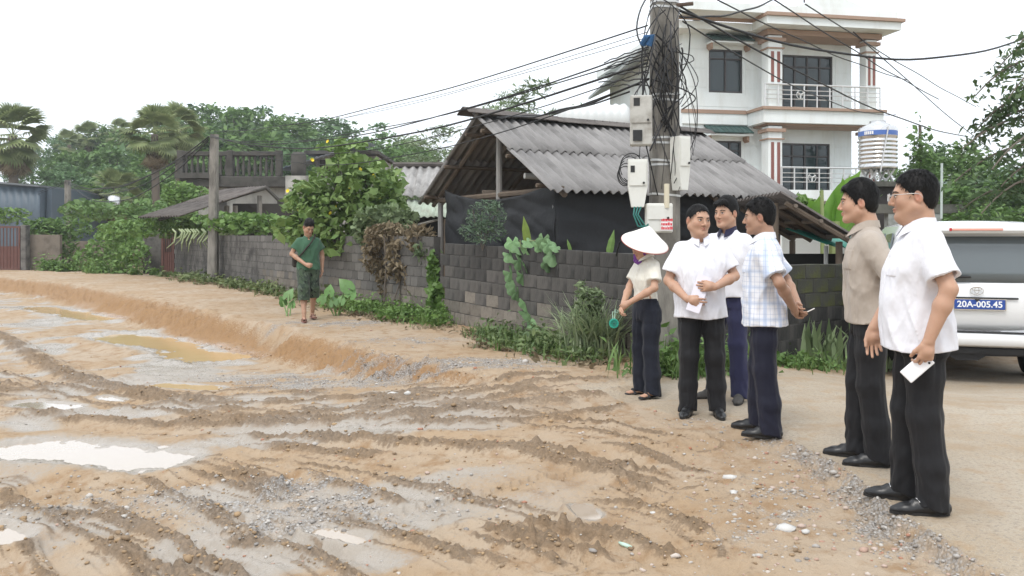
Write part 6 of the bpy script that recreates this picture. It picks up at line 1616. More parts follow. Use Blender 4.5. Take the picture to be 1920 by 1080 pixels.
NAVYCOL = cloth('navy_collar', (.02, .02, .05), fold=.1)
SHOE = {'mat': LEATHER}
DOWN = (0, 0, -1)
def hang(sd): return (DOWN, (-sd, 0, 0), (0, -1, 0), (.25, .35, .3), (.35, .25))     # relaxed hand beside the thigh
def behind(sd): return ((-sd, .15, -.55), (0, .9, .2), (0, 0, 1), (.35, .5, .4), (.5, .3))
BACK = {1: ((.275, .135, 1.125), (.085, .215, .935)), -1: ((-.275, .135, 1.125), (-.07, .235, .955))}

# man with the phone, nearest, at the right
pW = make_person('man in white short-sleeved shirt and spectacles holding a white phone by his thigh', 1722, 951, -103, H=1.74, vox=.0065, build=1.06, belly=.05, chin2=.25, wide=1.06, jaw=1.12,
    head=(-6, 2, 0), head_off=(0, -.02), arms={1: ((.275, .075, 1.135), (.275, -.015, .885)), -1: ((-.265, -.03, 1.135), (-.225, -.175, .895))},
    hands={1: ((-.1, -.15, -1), (-1, -.25, 0), (0, -1, 0), (.55, .7, .5), (.55, .45)), -1: hang(-1)},
    feet={1: (.11, .035, R(4), 0), -1: (-.12, -.045, R(-12), 0)}, top={'mat': WHITE, 'placket': 'full', 'pocket': True, 'label': 'untucked white short-sleeved shirt'}, bottom={'mat': BLACKT, 'r': (.096, .078, .074)},
    hair={'top': .012, 'side': .003}, shoe={'mat': LEATHER, 'bit': True}, collar={}, socks=True, hem=.815, sleeve=.74, glasses=True, loose=.004, seed=1, tone=1.02, stubble=.1)
oW = pW.finish()
# man in the beige shirt
pB = make_person('man in beige short-sleeved shirt with hands behind his back', 1625, 866, -106, H=1.745, vox=.0075, build=.92, belly=.0, head=(-4, 2, 0), head_off=(0, -.035), lean=-.01, arms=BACK,
    hands={1: behind(1), -1: behind(-1)}, feet={1: (.10, .045, R(4), 0), -1: (-.11, -.05, R(-10), 0)}, top={'mat': BEIGE, 'placket': 'full', 'pocket': True, 'label': 'beige short-sleeved shirt'}, bottom={'mat': BLACKT, 'r': (.094, .076, .074)},
    hair={'top': .022, 'side': .010, 'line': (-.004, -.004, -.004, -.004), 'fringe': [((-.03, -.065, .085), (.03, -.07, .08), .022, .020)]}, shoe=SHOE, collar={}, hem=.86, sleeve=.78, loose=.010, seed=2, tone=1.06, stubble=.05)
oB = pB.finish()
# man in the plaid shirt
pP = make_person('man in pale blue plaid shirt with hands behind his back holding a cigarette', 1432, 812, -112, H=1.67, vox=.0085, build=1.0, belly=.02, head=(2, 3, 0), head_off=(0, -.03), arms=BACK,
    hands={1: behind(1), -1: behind(-1)}, feet={1: (.12, .05, R(2), 0), -1: (-.11, -.06, R(-8), 0)}, top={'mat': PLAID, 'placket': 'full', 'pocket': True, 'label': 'pale blue and white plaid shirt'}, bottom={'mat': NAVYD, 'r': (.098, .080, .078)},
    hair={'top': .018, 'side': .003, 'fringe': [((-.03, -.06, .085), (.03, -.06, .085), .018, .018)]}, shoe=SHOE, collar={}, hem=.80, sleeve=.76, loose=.010, seed=3, tone=.80, stubble=.5, jaw=.96)
oP = pP.finish()
# man with the paper
pA = make_person('man in white polo shirt and black trousers holding a folded paper', 1314, 778, -8, H=1.655, vox=.0085, build=1.03, belly=.045, head=(26, 3, 4), head_off=(-.02, -.012), wide=1.05, jaw=1.1, chin2=.3,
    arms={-1: ((-.262, -.02, 1.10), (-.125, -.215, .965)), 1: ((.268, -.015, 1.14), (.095, -.245, 1.065))},
    hands={-1: ((.85, -.35, -.25), (.2, .95, .1), (.3, -.2, 1), (.35, .45, .3), (.4, .3)), 1: ((-1, -.1, .0), (0, 1, .0), (0, 0, 1), (.3, .5, .4), (.35, .3))},
    feet={1: (.135, -.01, R(6), 0), -1: (-.105, -.015, R(-18), 0)}, top={'mat': WHITE, 'placket': 'short', 'label': 'untucked white polo shirt'}, bottom={'mat': BLACKT, 'r': (.096, .078, .072)},
    hair={'top': .008, 'side': .003, 'line': (.004, .006, .006, 0)}, shoe=SHOE, collar={}, hem=.80, sleeve=.72, loose=.010, seed=4, tone=1.0, stubble=.1)
oA = pA.finish()
# man behind him
pN = make_person('man in white polo with navy collar and navy trousers, behind the man with the paper', 1364, 750, -42, H=1.735, vox=.010, build=1.0, head=(-12, 2, 0), head_off=(0, -.02), arms={1: ((.265, .05, 1.13), (.235, .03, .88)), -1: ((-.25, .03, 1.13), (-.23, -.04, .88))},
    hands={1: hang(1), -1: hang(-1)}, feet={1: (.11, .0, R(20), 0), -1: (-.15, .03, R(-25), 0)}, top={'mat': WHITE, 'placket': 'short', 'label': 'white polo shirt'}, bottom={'mat': NAVY, 'r': (.094, .076, .072)},
    hair={'top': .022, 'side': .007, 'line': (-.012, -.006, -.004, 0), 'fringe': [((-.045, -.066, .078), (.04, -.072, .088), .022, .026), ((.0, -.09, .075), (-.05, -.085, .066), .012, .008)]}, shoe={'mat': MAT('grey_suede', (.07, .065, .06), .8, .2, 30, .3, 100)}, collar={'mat': NAVYCOL, 'label': 'navy collar'}, hem=.88, sleeve=.74, loose=.012, seed=5, tone=1.02, stubble=.05)
oN = pN.finish()
# woman with the conical hat
pF = make_person('woman in cream polo and dark jeans with her face under a conical hat', 1211, 741, -62, H=1.47, vox=.010, build=.92, woman=True, head=(0, 24, 8), head_off=(0, -.055, -.035), arms={1: ((.215, -.055, 1.135), (.075, -.265, .985)), -1: ((-.20, -.06, 1.13), (-.03, -.275, .94))},
    hands={1: ((-.6, -.45, -.5), (-.4, .8, 0), (0, -.3, 1), (.4, .6, .4), (.4, .3)), -1: ((.35, -.5, -.8), (.5, .7, .0), (.1, -.6, .7), (.6, .8, .5), (.4, .3))},
    feet={1: (.10, .0, R(8), 0), -1: (-.10, .0, R(-12), 0)}, top={'mat': CREAM, 'placket': 'short', 'label': 'cream polo shirt tucked in'}, bottom={'mat': JEANS, 'r': (.094, .078, .084), 'hem': .03},
    hair={'top': .002, 'side': .004}, shoe={'mat': MAT('black_rubber', (.015, .015, .016), .6, .2, 30, .1, 80), 'sandal': True}, collar={'w': .034}, hem=1.0, sleeve=.66, tuck=True, seed=6, tone=1.05, stubble=0)
oF = pF.finish()
# the man walking along the bank
pG = make_person('man in green shirt and camouflage shorts walking along the earth bank', 578, 600, 22, Y=14.4, H=1.70, vox=.011, build=.94, head=(14, 32, 0), head_off=(0, -.045), arms={-1: ((-.27, .04, 1.14), (-.07, -.15, .965)), 1: ((.25, .10, 1.14), (.245, .06, .89))},
    hands={-1: ((.75, -.5, -.3), (.3, .9, 0), (0, -.2, 1), (.9, 1.1, .8), (.3, .5)), 1: hang(1)}, feet={1: (.10, .20, R(8), .03), -1: (-.10, -.20, R(-6), .0), 'knee': {1: .10, -1: .03}}, top={'mat': GREEN, 'vneck': .11, 'label': 'dark green v-neck shirt'},
    bottom={'mat': CAMO, 'r': (.108, .104, .106), 'up': -.02}, hair={'top': .024, 'side': .002, 'line': (-.006, -.004, .01, .02)}, shorts=True, hem=.865, sleeve=.58, seed=7, tone=.92, stubble=.2, fold=1.2, group='people standing at the road')
oG = pG.finish()
oG['group'] = 'people on the site'
for o in (oW, oB, oP, oA, oN, oF): o['group'] = 'people on the site'
# his flip-flops are worn: parts of him
for sd in (1, -1):
    mb = MB(); fx, fy, fa, fz = {1: (.10, .20, R(8), .03), -1: (-.10, -.20, R(-6), .0)}[sd]; s = pG.S_
    Rf = Matrix.Rotation(fa, 3, 'Z'); O = Vector((fx * s, fy * s, fz))
    ring = [O + Rf @ Vector((.045 * math.sin(a), -.05 + .14 * math.cos(a), 0)) for a in np.linspace(0, 6.283, 21)[:-1]]
    mb.add(ring + [q + Vector((0, 0, .022)) for q in ring], [tuple(range(19, -1, -1)), tuple(range(20, 40))] + [(i, (i + 1) % 20, (i + 1) % 20 + 20, i + 20) for i in range(20)])
    for sx in (-1, 1): mb.tube([O + Rf @ Vector((sx * .04, -.03, .03)), O + Rf @ Vector((sx * .03, -.07, .06)), O + Rf @ Vector((0, -.13, .045))], .007, 6)
    mb.build('flip_flop', MAT('brown_rubber', (.22, .10, .08), .7, .2, 20, .1, 60), oG)

# ---- things held
def sheet(name, c, u, v, hu, hv, th, mat, label, cat, bev=0.0):
    u, v = Vector(u).normalized(), Vector(v); v = (v - u * v.dot(u)).normalized(); n = u.cross(v)
    M = Matrix((u, v, n)).transposed().to_4x4(); M.translation = Vector(c)
    mb = MB(); mb.box((-hu, -hv, -th), (hu, hv, th), bev)
    return tag(mb.build(name, mat, mat4=M), label, cat)
fw = lambda p, v: to_world(p, v)
def local_dir(p, v): return p.o.matrix_basis.to_3x3() @ Vector(v)
w_ = pW.WR[1]
ph = sheet('phone', fw(pW, w_ + np.array((-.030, -.045, -.135))), local_dir(pW, (0, -.62, -.60)), local_dir(pW, (.15, .6, -.6)), .075, .037, .0045, MAT('white_phone', (.80, .79, .80), .25, .03, 10, 0), 'white phone held in the hand of the man in spectacles', 'phone', .004)
cam_ = MB(); cam_.lathe([(.006, .0046), (.006, .0062), (.004, .0065)], 12, Matrix.Translation((-.055, .02, 0))); cam_.build('camera_lens', MAT('lens_black', (.01, .01, .012), .1, .1, 10, 0), ph)
c = (pA.WR[-1] + pA.WR[1]) * .5
pp = sheet('paper', fw(pA, np.array((-.035, -.236, 1.01)) * pA.S_), local_dir(pA, (.35, .1, 1)), local_dir(pA, (1, -.15, -.3)), .145, .052, .0025, MAT('paper_sheet', (.74, .72, .80), .9, .05, 30, .05, 60), 'folded sheet of paper held by the man in the white polo', 'paper')
w_ = pP.WR[1]
mb = MB(); a = fw(pP, w_ + np.array((-.06, .07, -.035))); d = local_dir(pP, (.1, 1, .55)).normalized(); mb.tube([a, a + d * .075], .004, 8); tag(mb.build('cigarette', MAT('cigarette_paper', (.85, .83, .80), .9, .05, 30, 0)), 'white cigarette held behind the back of the plaid-shirted man', 'cigarette')
# handheld fan on its strap
fr = empty('handheld_fan', fw(pF, np.array((-.02, -.33, .66)))); tag(fr, 'small green handheld fan hanging from the hand of the woman in the hat', 'fan')
teal = MAT('green_plastic', (.02, .30, .22), .35, .1, 10, 0)
mb = MB(); mb.lathe([(.030, -.012), (.042, -.010), (.042, .010), (.030, .012), (.030, .006), (.022, .004)], 22, Matrix.Rotation(R(90), 4, 'X')); mb.build('housing', teal, fr)
mb = MB(); mb.lathe([(.028, -.014), (.026, -.0155), (.010, -.0155)], 18, Matrix.Rotation(R(90), 4, 'X'))
for k in range(8):
    a = k * math.pi / 4; mb.tube([(0, -.014, 0), (.028 * math.cos(a), -.014, .028 * math.sin(a))], .0016, 4)
mb.build('grille', MAT('dark_grille', (.02, .05, .045), .5, .1, 10, 0), fr)
top_ = Vector(fw(pF, pF.WR[-1] + np.array((.0, -.045, -.05)))) - fr.location
mb = MB(); mb.tube([(-.008, 0, .040), (-.012, 0, .10), top_ + Vector((-.008, 0, 0)), top_ + Vector((.008, 0, .01)), (.012, 0, .12), (.008, 0, .04)], .0035, 6); mb.build('strap', MAT('mint_strap', (.40, .62, .52), .8, .1, 10, 0), fr)
# conical hat and scarf are worn
hat = MB(); prof = [(.208, -.002), (.212, .0), (.206, .010), (.15, .050), (.09, .098), (.04, .140), (.012, .160), (.002, .164)]
Wh = Matrix.Translation(PX(1209, 456, oF.location.y - .03)) @ Matrix.Rotation(R(11), 4, 'Y') @ Matrix.Rotation(R(24), 4, 'X')
Mh = oF.matrix_basis.inverted() @ Wh
hat.lathe(prof, 40, Mh, cap=False); hat.lathe([(.205, .002), (.15, .044), (.09, .090), (.01, .154)], 40, Mh, cap=False)
hm_, nt, b = node_mat('palm_leaf_hat'); co = coordn(nt)
nt.links.new(mixn(nt, noisen(nt, 14, 4, .6, co), (.80, .77, .70), (.86, .84, .80)), b.inputs['Base Color']); b.inputs['Roughness'].default_value = .6; bumpn(nt, b, noisen(nt, 40, 3, .6, co, (1, 1, .2)), .15, .01)
hh = hat.build('conical_hat', hm_, oF, True); hh['label'] = 'pale conical palm-leaf hat'
rim = MB(); rim.tube([Mh @ Vector((.211 * math.cos(a), .211 * math.sin(a), -.001)) for a in np.linspace(0, 6.283, 41)], .0035, 6, False); rim.build('hat_rim', MAT('red_binding', (.35, .07, .06), .7, .1, 20, 0), hh)
sf = MB()
sc_ = np.array(oF.matrix_basis.inverted() @ PX(1194, 480, oF.location.y - .02)); f = Field(sc_ - .14, sc_ + .14, .007); f.cone(sc_ + V3(0, 0, .03), sc_ + V3(.0, .01, -.035), .022, .040, .02, flat=((.6, -.6, 0), .5)); f.cone(sc_ + V3(0, 0, .03), sc_ + V3(.06, .03, .03), .024, .026, .02); f.warp(lambda x, y, z: .008 * perlin(x * 40, y * 40, z * 40), .03)
v_, f_ = f.mesh(); k = link('scarf', mesh_from('scarf', v_, f_, cloth('purple_cloth', (.16, .05, .26)), True), oF); k['label'] = 'purple cloth under the hat'
# shoulder bag of the walking man
bg_ = empty('shoulder_bag', fw(pG, (0, 0, 0)), oG.rotation_euler.z); tag(bg_, 'dark shoulder bag with a strap across the green shirt of the walking man', 'bag')
bm = MAT('dark_canvas', (.035, .03, .026), .85, .2, 30, .3, 90)
mb = MB(); mb.box((-.25, .06, .90), (-.14, .17, 1.10), .025); mb.build('pouch', bm, bg_)
mb = MB(); st = [(.105, -.035, 1.455), (.085, -.098, 1.40), (.03, -.130, 1.32), (-.04, -.138, 1.24), (-.10, -.130, 1.16), (-.155, -.075, 1.09), (-.185, .06, 1.07)]
for i in range(len(st) - 1):
    a, b_ = Vector(st[i]), Vector(st[i+1]); mb.tube([a, b_], .014, 6)
mb.build('strap', bm, bg_)
# ------------------------------------------------------------------ plants
def leaf_mat(name, a, b_, rough=.5, tr=.25, spec=.35):
    m, nt, b = node_mat(name); g = nt.nodes.new('ShaderNodeNewGeometry')
    r = g.outputs['Random Per Island']; c = mixn(nt, r, a, b_)
    c = mixn(nt, rampn(nt, noisen(nt, 1.1, 3, .6, coordn(nt)), .42, .68), c, tuple(v * .78 for v in a))
    nt.links.new(c, b.inputs['Base Color']); b.inputs['Roughness'].default_value = rough; b.inputs['Specular IOR Level'].default_value = spec
    if tr:
        t = nt.nodes.new('ShaderNodeBsdfTranslucent'); nt.links.new(c, t.inputs['Color']); mx = nt.nodes.new('ShaderNodeMixShader'); mx.inputs[0].default_value = tr
        nt.links.new(b.outputs[0], mx.inputs[1]); nt.links.new(t.outputs[0], mx.inputs[2]); nt.links.new(mx.outputs[0], nt.nodes['Material Output'].inputs['Surface'])
    return m
BARK = MAT('bark', (.12, .10, .08), .95, .3, 6, .6, 30, stretch=(1, 1, .3))
L_DARK = leaf_mat('leaf_dark', (.065, .12, .045), (.115, .19, .075)); L_MID = leaf_mat('leaf_mid', (.10, .19, .05), (.18, .285, .09)); L_LITE = leaf_mat('leaf_light', (.12, .22, .05), (.21, .33, .10))
L_PALE = leaf_mat('leaf_pale', (.15, .21, .10), (.25, .32, .17)); L_HAZY = leaf_mat('leaf_haze_tint', (.11, .205, .085), (.19, .30, .135)); L_DRY = leaf_mat('leaf_dry', (.20, .155, .095), (.36, .30, .20), .8)  # far leaves: slightly lighter, bluer base colour stands in for distance haze
L_GRASS = leaf_mat('grass_blade', (.075, .14, .035), (.17, .25, .075)); L_YEL = leaf_mat('leaf_yellow_green', (.16, .24, .04), (.25, .33, .07))

def leaves(C, size, rg, aspect=.45, droop=0.0, nrm=None, jitter=.9, fold=.12):
    """one four-sided leaf per centre; returns verts, quads"""
    n = len(C); s = size * np.exp(rg.normal(0, .28, n))
    d = rg.normal(size=(n, 3)); d[:, 2] = d[:, 2] * .6 - droop; d /= np.linalg.norm(d, axis=1)[:, None]
    up = rg.normal(size=(n, 3)) * jitter + np.array([0, -.25, 1.0]) if nrm is None else nrm + rg.normal(size=(n, 3)) * jitter
    sd = np.cross(d, up); sd /= np.linalg.norm(sd, axis=1)[:, None] + 1e-6; nn = np.cross(sd, d)
    L = (s)[:, None]; Wd = (s * aspect)[:, None]
    v0 = C - d * L * .5; v2 = C + d * L * .5; mid = C - d * L * .05 
    v1 = mid + sd * Wd * .5 + nn * L * fold; v3 = mid - sd * Wd * .5 + nn * L * fold
    V = np.stack([v0, v1, v2, v3], 1).reshape(-1, 3); F = np.arange(4 * n).reshape(n, 4); return V, F
def clump_points(rg, rad, nclump, per, spread, shell=.55, squash=1.0, lump=.3, seed=0):
    u = rg.normal(size=(nclump, 3)); u /= np.linalg.norm(u, axis=1)[:, None]
    r = (shell + (1 - shell) * rg.uniform(0, 1, nclump)) * (1 + lump * perlin(u[:, 0] * 2 + seed, u[:, 1] * 2, u[:, 2] * 2 + seed))
    c = u * r[:, None] * np.array(rad); p = np.repeat(c, per, 0)
    q = rg.normal(size=p.shape); q /= np.linalg.norm(q, axis=1)[:, None]; q *= (rg.uniform(0, 1, len(p)) ** .45)[:, None]
    return p + q * spread * np.array([1, 1, squash]), c
def tree_proto(seed, mat, rad, trunk_h, nclump=90, per=34, spread=.75, leaf=.36, aspect=.5, droop=.1, squash=.6, shell=.5, limbs=7):
    rg = np.random.default_rng(seed); P, c = clump_points(rg, rad, nclump, per, spread, shell, squash, .35, seed)
    P[:, 2] += trunk_h + rad[2] * .75; V, F = leaves(P, leaf, rg, aspect, droop)
    crown = mesh_from('crown', V, F, mat)
    mb = MB(); top = trunk_h + rad[2] * .9; w0 = .05 * (trunk_h + rad[2])
    mb.tube([(0, 0, -.6), (.1, .05, trunk_h * .5), (-.05, 0, trunk_h), (.1, .1, top)], [w0 * 1.3, w0, w0 * .75, w0 * .25], 8)
    for i in range(limbs):
        q = c[int(rg.integers(len(c)))] * .85; z0 = trunk_h * rg.uniform(.55, 1.0)
        mb.tube([(0, 0, z0), (q[0] * .45, q[1] * .45, z0 + (q[2] + trunk_h + rad[2] * .75 - z0) * .55), (q[0], q[1], q[2] + trunk_h + rad[2] * .75)], [w0 * .5, w0 * .3, w0 * .1], 6)
    return crown, mb.me('trunk', BARK, True)
def put_tree(proto, px, ptop, Y, label, group, zg=0.0, H0=None, wide=1.0, rz=0.0, name='tree'):
    crown, trunk = proto; zmax = max(v.co.z for v in crown.vertices) if H0 is None else H0
    zt = CAM_H + (HY - ptop) / F_PX * Y; s = (zt - zg) / zmax
    o = empty(name, ((px - CX) / F_PX * Y, Y, zg), rz); o.scale = (s * wide, s * wide, s); tag(o, label, 'tree', group)
    inst('crown', crown, o); inst('trunk', trunk, o); return o
# hills
def hill(name, x0, x1, y0, y1, fn, mat, nx=60, ny=30):
    X, Y = np.meshgrid(np.linspace(x0, x1, nx), np.linspace(y0, y1, ny)); Z = fn(X, Y); i = np.arange(nx * ny).reshape(ny, nx)
    F = np.stack([i[:-1, :-1].ravel(), i[:-1, 1:].ravel(), i[1:, 1:].ravel(), i[1:, :-1].ravel()], 1)
    return tag(link(name, mesh_from(name, np.stack([X.ravel(), Y.ravel(), Z.ravel()], 1), F, mat, True)), kind='structure')
def hz_left(x, y):
    x = np.asarray(x, float); y = np.asarray(y, float)
    return -.8 + 9.5 * sstep((y - 58) / 60) * (1 - .35 * sstep((x + 20) / 40)) * (1 + .15 * perlin(x * .06, y * .06)) * (1 - sstep((x - 2) / 22))
HG = MAT('hill_growth', (.035, .06, .025), .95, .4, .5, .8, 3)
hill('hill', -120, 40, 56, 170, hz_left, HG)
def hz_right(x, y):
    x = np.asarray(x, float); y = np.asarray(y, float); return -.8 + 27 * np.exp(-((x - 178) / 45) ** 2) * sstep((y - 230) / 70)
hill('far_hill', 60, 330, 225, 420, hz_right, MAT('far_hill_growth', (.06, .115, .075), .95, .3, .15, .8, 1))
rgt = np.random.default_rng(11)
PT = [tree_proto(1, L_HAZY, (3.2, 3.0, 2.8), 3.0), tree_proto(2, L_DARK, (3.0, 3.0, 3.2), 3.0), tree_proto(3, L_MID, (3.4, 3.2, 2.6), 3.2), tree_proto(4, L_HAZY, (2.6, 2.6, 3.6), 3.4, nclump=80), tree_proto(5, L_MID, (2.4, 2.4, 3.0), 3.0, nclump=70)]
LT = ['broad haze-tinted green tree on the wooded hill at the left', 'dark round tree on the wooded hill at the left', 'mid green spreading tree on the wooded hill at the left', 'tall haze-tinted green tree on the wooded hill at the left', 'slim mid green tree on the wooded hill at the left']
far = [(110, 250, 95), (160, 236, 100), (205, 228, 98), (60, 262, 104), (255, 236, 92), (330, 205, 84), (385, 194, 88), (440, 190, 84), (490, 196, 88), (540, 208, 86), (585, 216, 90), (620, 228, 95), (150, 275, 80), (110, 300, 74), (210, 270, 78), (180, 305, 70), (420, 225, 74), (480, 232, 72), (540, 240, 74), (360, 235, 72), (600, 250, 78), (85, 320, 66), (240, 310, 66), (30, 285, 90), (-40, 262, 92), (130, 345, 60), (190, 350, 58), (240, 348, 60), (-70, 250, 84), (310, 262, 70), (570, 262, 70)]
for i, (px, py, Y) in enumerate(far):
    k = i % 5; x = (px - CX) / F_PX * Y; same = sorted(q[0] + j * .001 for j, q in enumerate(far) if j % 5 == k); put_tree(PT[k], px, py, Y, LT[k].replace(' at the left', '') + ', ' + ('first', 'second', 'third', 'fourth', 'fifth', 'sixth', 'seventh')[same.index(px + i * .001)] + ' from the left', 'trees on the wooded hill', float(hz_left(np.array([x]), np.array([Y]))[0]) - .2, wide=float(rgt.uniform(.9, 1.35)), rz=float(rgt.uniform(0, 6.28)))
TP_AIRY = tree_proto(6, L_HAZY, (2.6, 2.6, 2.4), 4.6, nclump=40, per=40, spread=.6)
TP_COLUMN = tree_proto(8, L_PALE, (1.4, 1.4, 4.0), 2.0, nclump=70, per=40, spread=.5, leaf=.30, aspect=.18, droop=.6)
for (px, py, Y, pr, lab, wd) in ((700, 222, 82, TP_AIRY, 'airy flat-topped tree rising over the rooftops left of the shed', 1.3), (745, 255, 70, PT[2], 'round tree behind the outbuilding left of the shed', 1.0), (720, 268, 60, PT[4], 'bushy tree low behind the flowering vine', 1.2),
        (778, 258, 90, TP_COLUMN, 'small pointed tree between the rooftops left of the shed', 1.2), (812, 230, 55, TP_COLUMN, 'pale bamboo-like tree left of the shed roof', 2.2), (988, 150, 42, TP_COLUMN, 'pale feathery tree rising above the shed ridge', 1.9),
        (1122, 192, 44, PT[2], 'leafy treetop above the pale ribbed tank', .7), (1080, 214, 38, PT[4], 'small palm-green treetop beside the ribbed tank', .5), (962, 168, 44, TP_COLUMN, 'thin feathery tree just left of the tall feathery one', 1.1)):
    put_tree(pr, px, py, Y, lab, None, -.2, wide=wd, rz=px * .1)
for (px, py, Y, pr, lab, wd) in ((1745, 270, 40, PT[1], 'dark tree behind the head of the man in spectacles', .9), (1790, 268, 34, PT[2], 'green bushy tree right of the man in spectacles', 1.0), (1715, 330, 30, PT[0], 'low tree between the tank stand and the metal post', 1.1), (1850, 330, 30, PT[1], 'dark leafy bush above the car roof', 1.7), (1905, 318, 34, PT[2], 'green bush above the car at the right edge', 1.6), (1790, 335, 26, L_PALE and PT[4], 'pale green bush left of the car roof', 1.4), (1960, 300, 30, PT[1], 'dark tree just inside the right edge', 1.2), (1870, 380, 22, PT[2], 'low bright bush right behind the car', 1.6)):
    put_tree(pr, px, py, Y, lab, None, -.5, wide=wd, rz=px * .2)
m = MB(); m.tube([PX(1725, 235, 30), PX(1727, 420, 30)], .05, 6); tag(m.build('vine_pole', BARK), 'thin pole carrying a dark climbing vine', 'pole')
rg = np.random.default_rng(5); C = np.array(PX(1726, 300, 30)) + rg.normal(size=(420, 3)) * [.22, .2, .55]; V, F = leaves(C, .2, rg, .6); tag(link('climbing_vine', mesh_from('climbing_vine', V, F, L_MID)), 'dark climbing vine bushing out on the thin pole', 'plant')
# fan palms
def fan_mesh(name, mat, n=17, rad=1.0, pet=.9, droop=.35, spread=2.5, seed=0):
    rg = np.random.default_rng(seed); V, F = [], []
    V += [(0, -.02, 0), (0, .02, 0), (pet, .012, -.03), (pet, -.012, -.03)]; F.append((0, 1, 2, 3))
    for i in range(n):
        a = -spread / 2 + spread * i / (n - 1); d = np.array([math.cos(a), math.sin(a), 0]); s = np.array([-math.sin(a), math.cos(a), 0]); o = np.array([pet, 0, -.03]); L = rad * (.85 + .15 * math.cos(a)) * rg.uniform(.9, 1.05); k = len(V)
        w = .075 * rad; dr = droop * rg.uniform(.7, 1.3)
        V += [tuple(o), tuple(o + d * L * .55 + s * w + [0, 0, .02]), tuple(o + d * L * .55 - s * w + [0, 0, .02]), tuple(o + d * L * .85 + s * w * .5 + [0, 0, -dr * L * .25]), tuple(o + d * L * .85 - s * w * .5 + [0, 0, -dr * L * .25]), tuple(o + d * L * 1.0 + [0, 0, -dr * L * .75])]
        F += [(k, k + 2, k + 1), (k + 1, k + 2, k + 4, k + 3), (k + 3, k + 4, k + 5)]
    return mesh_from(name, V, F, mat)
L_PALM = leaf_mat('palm_leaf', (.19, .24, .095), (.32, .37, .17)); FG = [fan_mesh('frond', L_PALM, seed=i) for i in range(2)]; FD = [fan_mesh('dead_frond', L_DRY, droop=.9, spread=1.6, seed=4)]; FY = fan_mesh('frond', L_YEL, droop=.6, seed=9)
def palm(px, py_top, px_w, Y, zg, label, seed, skirt=10, green=34):
    rg = np.random.default_rng(seed); s = px_w / F_PX * Y / 2 / 1.75; zt = CAM_H + (HY - py_top) / F_PX * Y - 1.5 * s
    o = empty('fan_palm', ((px - CX) / F_PX * Y, Y, zg)); tag(o, label, 'palm', 'fan palms'); m = MB(); m.tube([(0, 0, -.5), (.08, 0, (zt - zg) * .5), (0, 0, zt - zg)], [.22 * s + .08, .18 * s + .06, .2 * s], 9); m.build('trunk', BARK, o, True)
    for i in range(green):
        el = R(80 - 145 * (i / green) + rg.normal(0, 6)); az = i * 2.4 + rg.normal(0, .2); inst('frond', FY if rg.uniform() < .1 and i > green * .6 else FG[i % 2], o, TRS((0, 0, zt - zg), (rg.normal(0, .25), -el, az), s * rg.uniform(.85, 1.1)))
    for i in range(skirt): inst('dead_frond', FD[0], o, TRS((0, 0, zt - zg - .25 * s), (rg.normal(0, .3), R(66 + 22 * rg.uniform()), i * 2.4), s * rg.uniform(.8, 1.0)))
palm(24, 198, 132, 58, -.2, 'fan palm with full pale crown at the left edge', 1, 8, 40); palm(290, 204, 112, 54, 0, 'tall fan palm with a shaggy skirt of dead fronds', 2, 26, 40); palm(334, 198, 100, 58, 0, 'fan palm right of the shaggy one', 6, 8, 36); palm(218, 322, 100, 54, 0, 'short fan palm between the left palms', 3, 8, 30)
for (px, py, Y) in ((165, 232, 96), (130, 246, 92), (225, 226, 94)): palm(px, py, 60, Y, float(hz_left(np.array([(px - CX) / F_PX * Y]), np.array([Y]))[0]), {165: 'small distant palm at the middle of the hilltop', 130: 'small distant palm left on the hilltop', 225: 'small distant palm right on the hilltop'}[px], px, 3, 22)

# ---- shrubs, vines and weeds
def mass(name, label, cat, pts, size, mat, seed, aspect=.5, droop=.2, nrm=None, stems=None, stem_r=.012, kind=None, loc=None, jitter=.9):
    rg = np.random.default_rng(seed); V, F = leaves(np.asarray(pts, float), size, rg, aspect, droop, nrm, jitter)
    o = empty(name, (0, 0, 0)) if stems else None
    me = mesh_from('foliage' if stems else name, V, F, mat)
    if stems:
        link('foliage', me, o)
        for s in stems: m = MB(); m.tube(s, stem_r, 6); m.build('stem', BARK, o)
    else: o = link(name, me)
    tag(o, label, cat, kind=kind); return o
def region(polys, n, Y, dep, rg):
    """random points in the union of pixel ellipses (px, py, rx, ry) at distance Y"""
    w = np.array([a[2] * a[3] for a in polys], float); w /= w.sum(); k = rg.choice(len(polys), n, p=w); A = np.array(polys, float)[k]
    u = rg.normal(size=(n, 2)); u /= np.linalg.norm(u, axis=1)[:, None]; u *= (rg.uniform(0, 1, n) ** .55)[:, None]
    px = A[:, 0] + u[:, 0] * A[:, 2]; py = A[:, 1] + u[:, 1] * A[:, 3]; Yv = (A[:, 4] if A.shape[1] > 4 else Y) + rg.normal(0, dep, n)
    return np.stack([(px - CX) / F_PX * Yv, Yv, CAM_H + (HY - py) / F_PX * Yv], 1)
rg = np.random.default_rng(31)
shr = [(635, 405, 85, 45), (585, 372, 45, 34), (690, 362, 58, 48), (648, 322, 36, 36), (638, 285, 12, 26), (722, 392, 42, 46), (555, 432, 42, 26), (610, 458, 66, 22), (738, 350, 20, 32), (598, 335, 18, 22), (665, 272, 26, 7), (612, 276, 16, 7), (560, 352, 16, 14), (540, 385, 14, 14), (700, 312, 20, 14), (660, 300, 26, 14), (752, 408, 16, 26)]
P = region(shr, 3300, 18.6, .5, rg); mass('flowering_vine', 'big leafy vine with yellow flowers heaped over the long wall', 'plant', P, .19, leaf_mat('vine_leaf', (.13, .215, .055), (.26, .37, .13)), 1, .55, .35, stems=[[PX(640 + d, 470, 18.6), PX(642 + d * 1.5, 400, 18.6), PX(645 + d * .5, 300, 18.5)] for d in (-50, -15, 10, 45)], stem_r=.02)
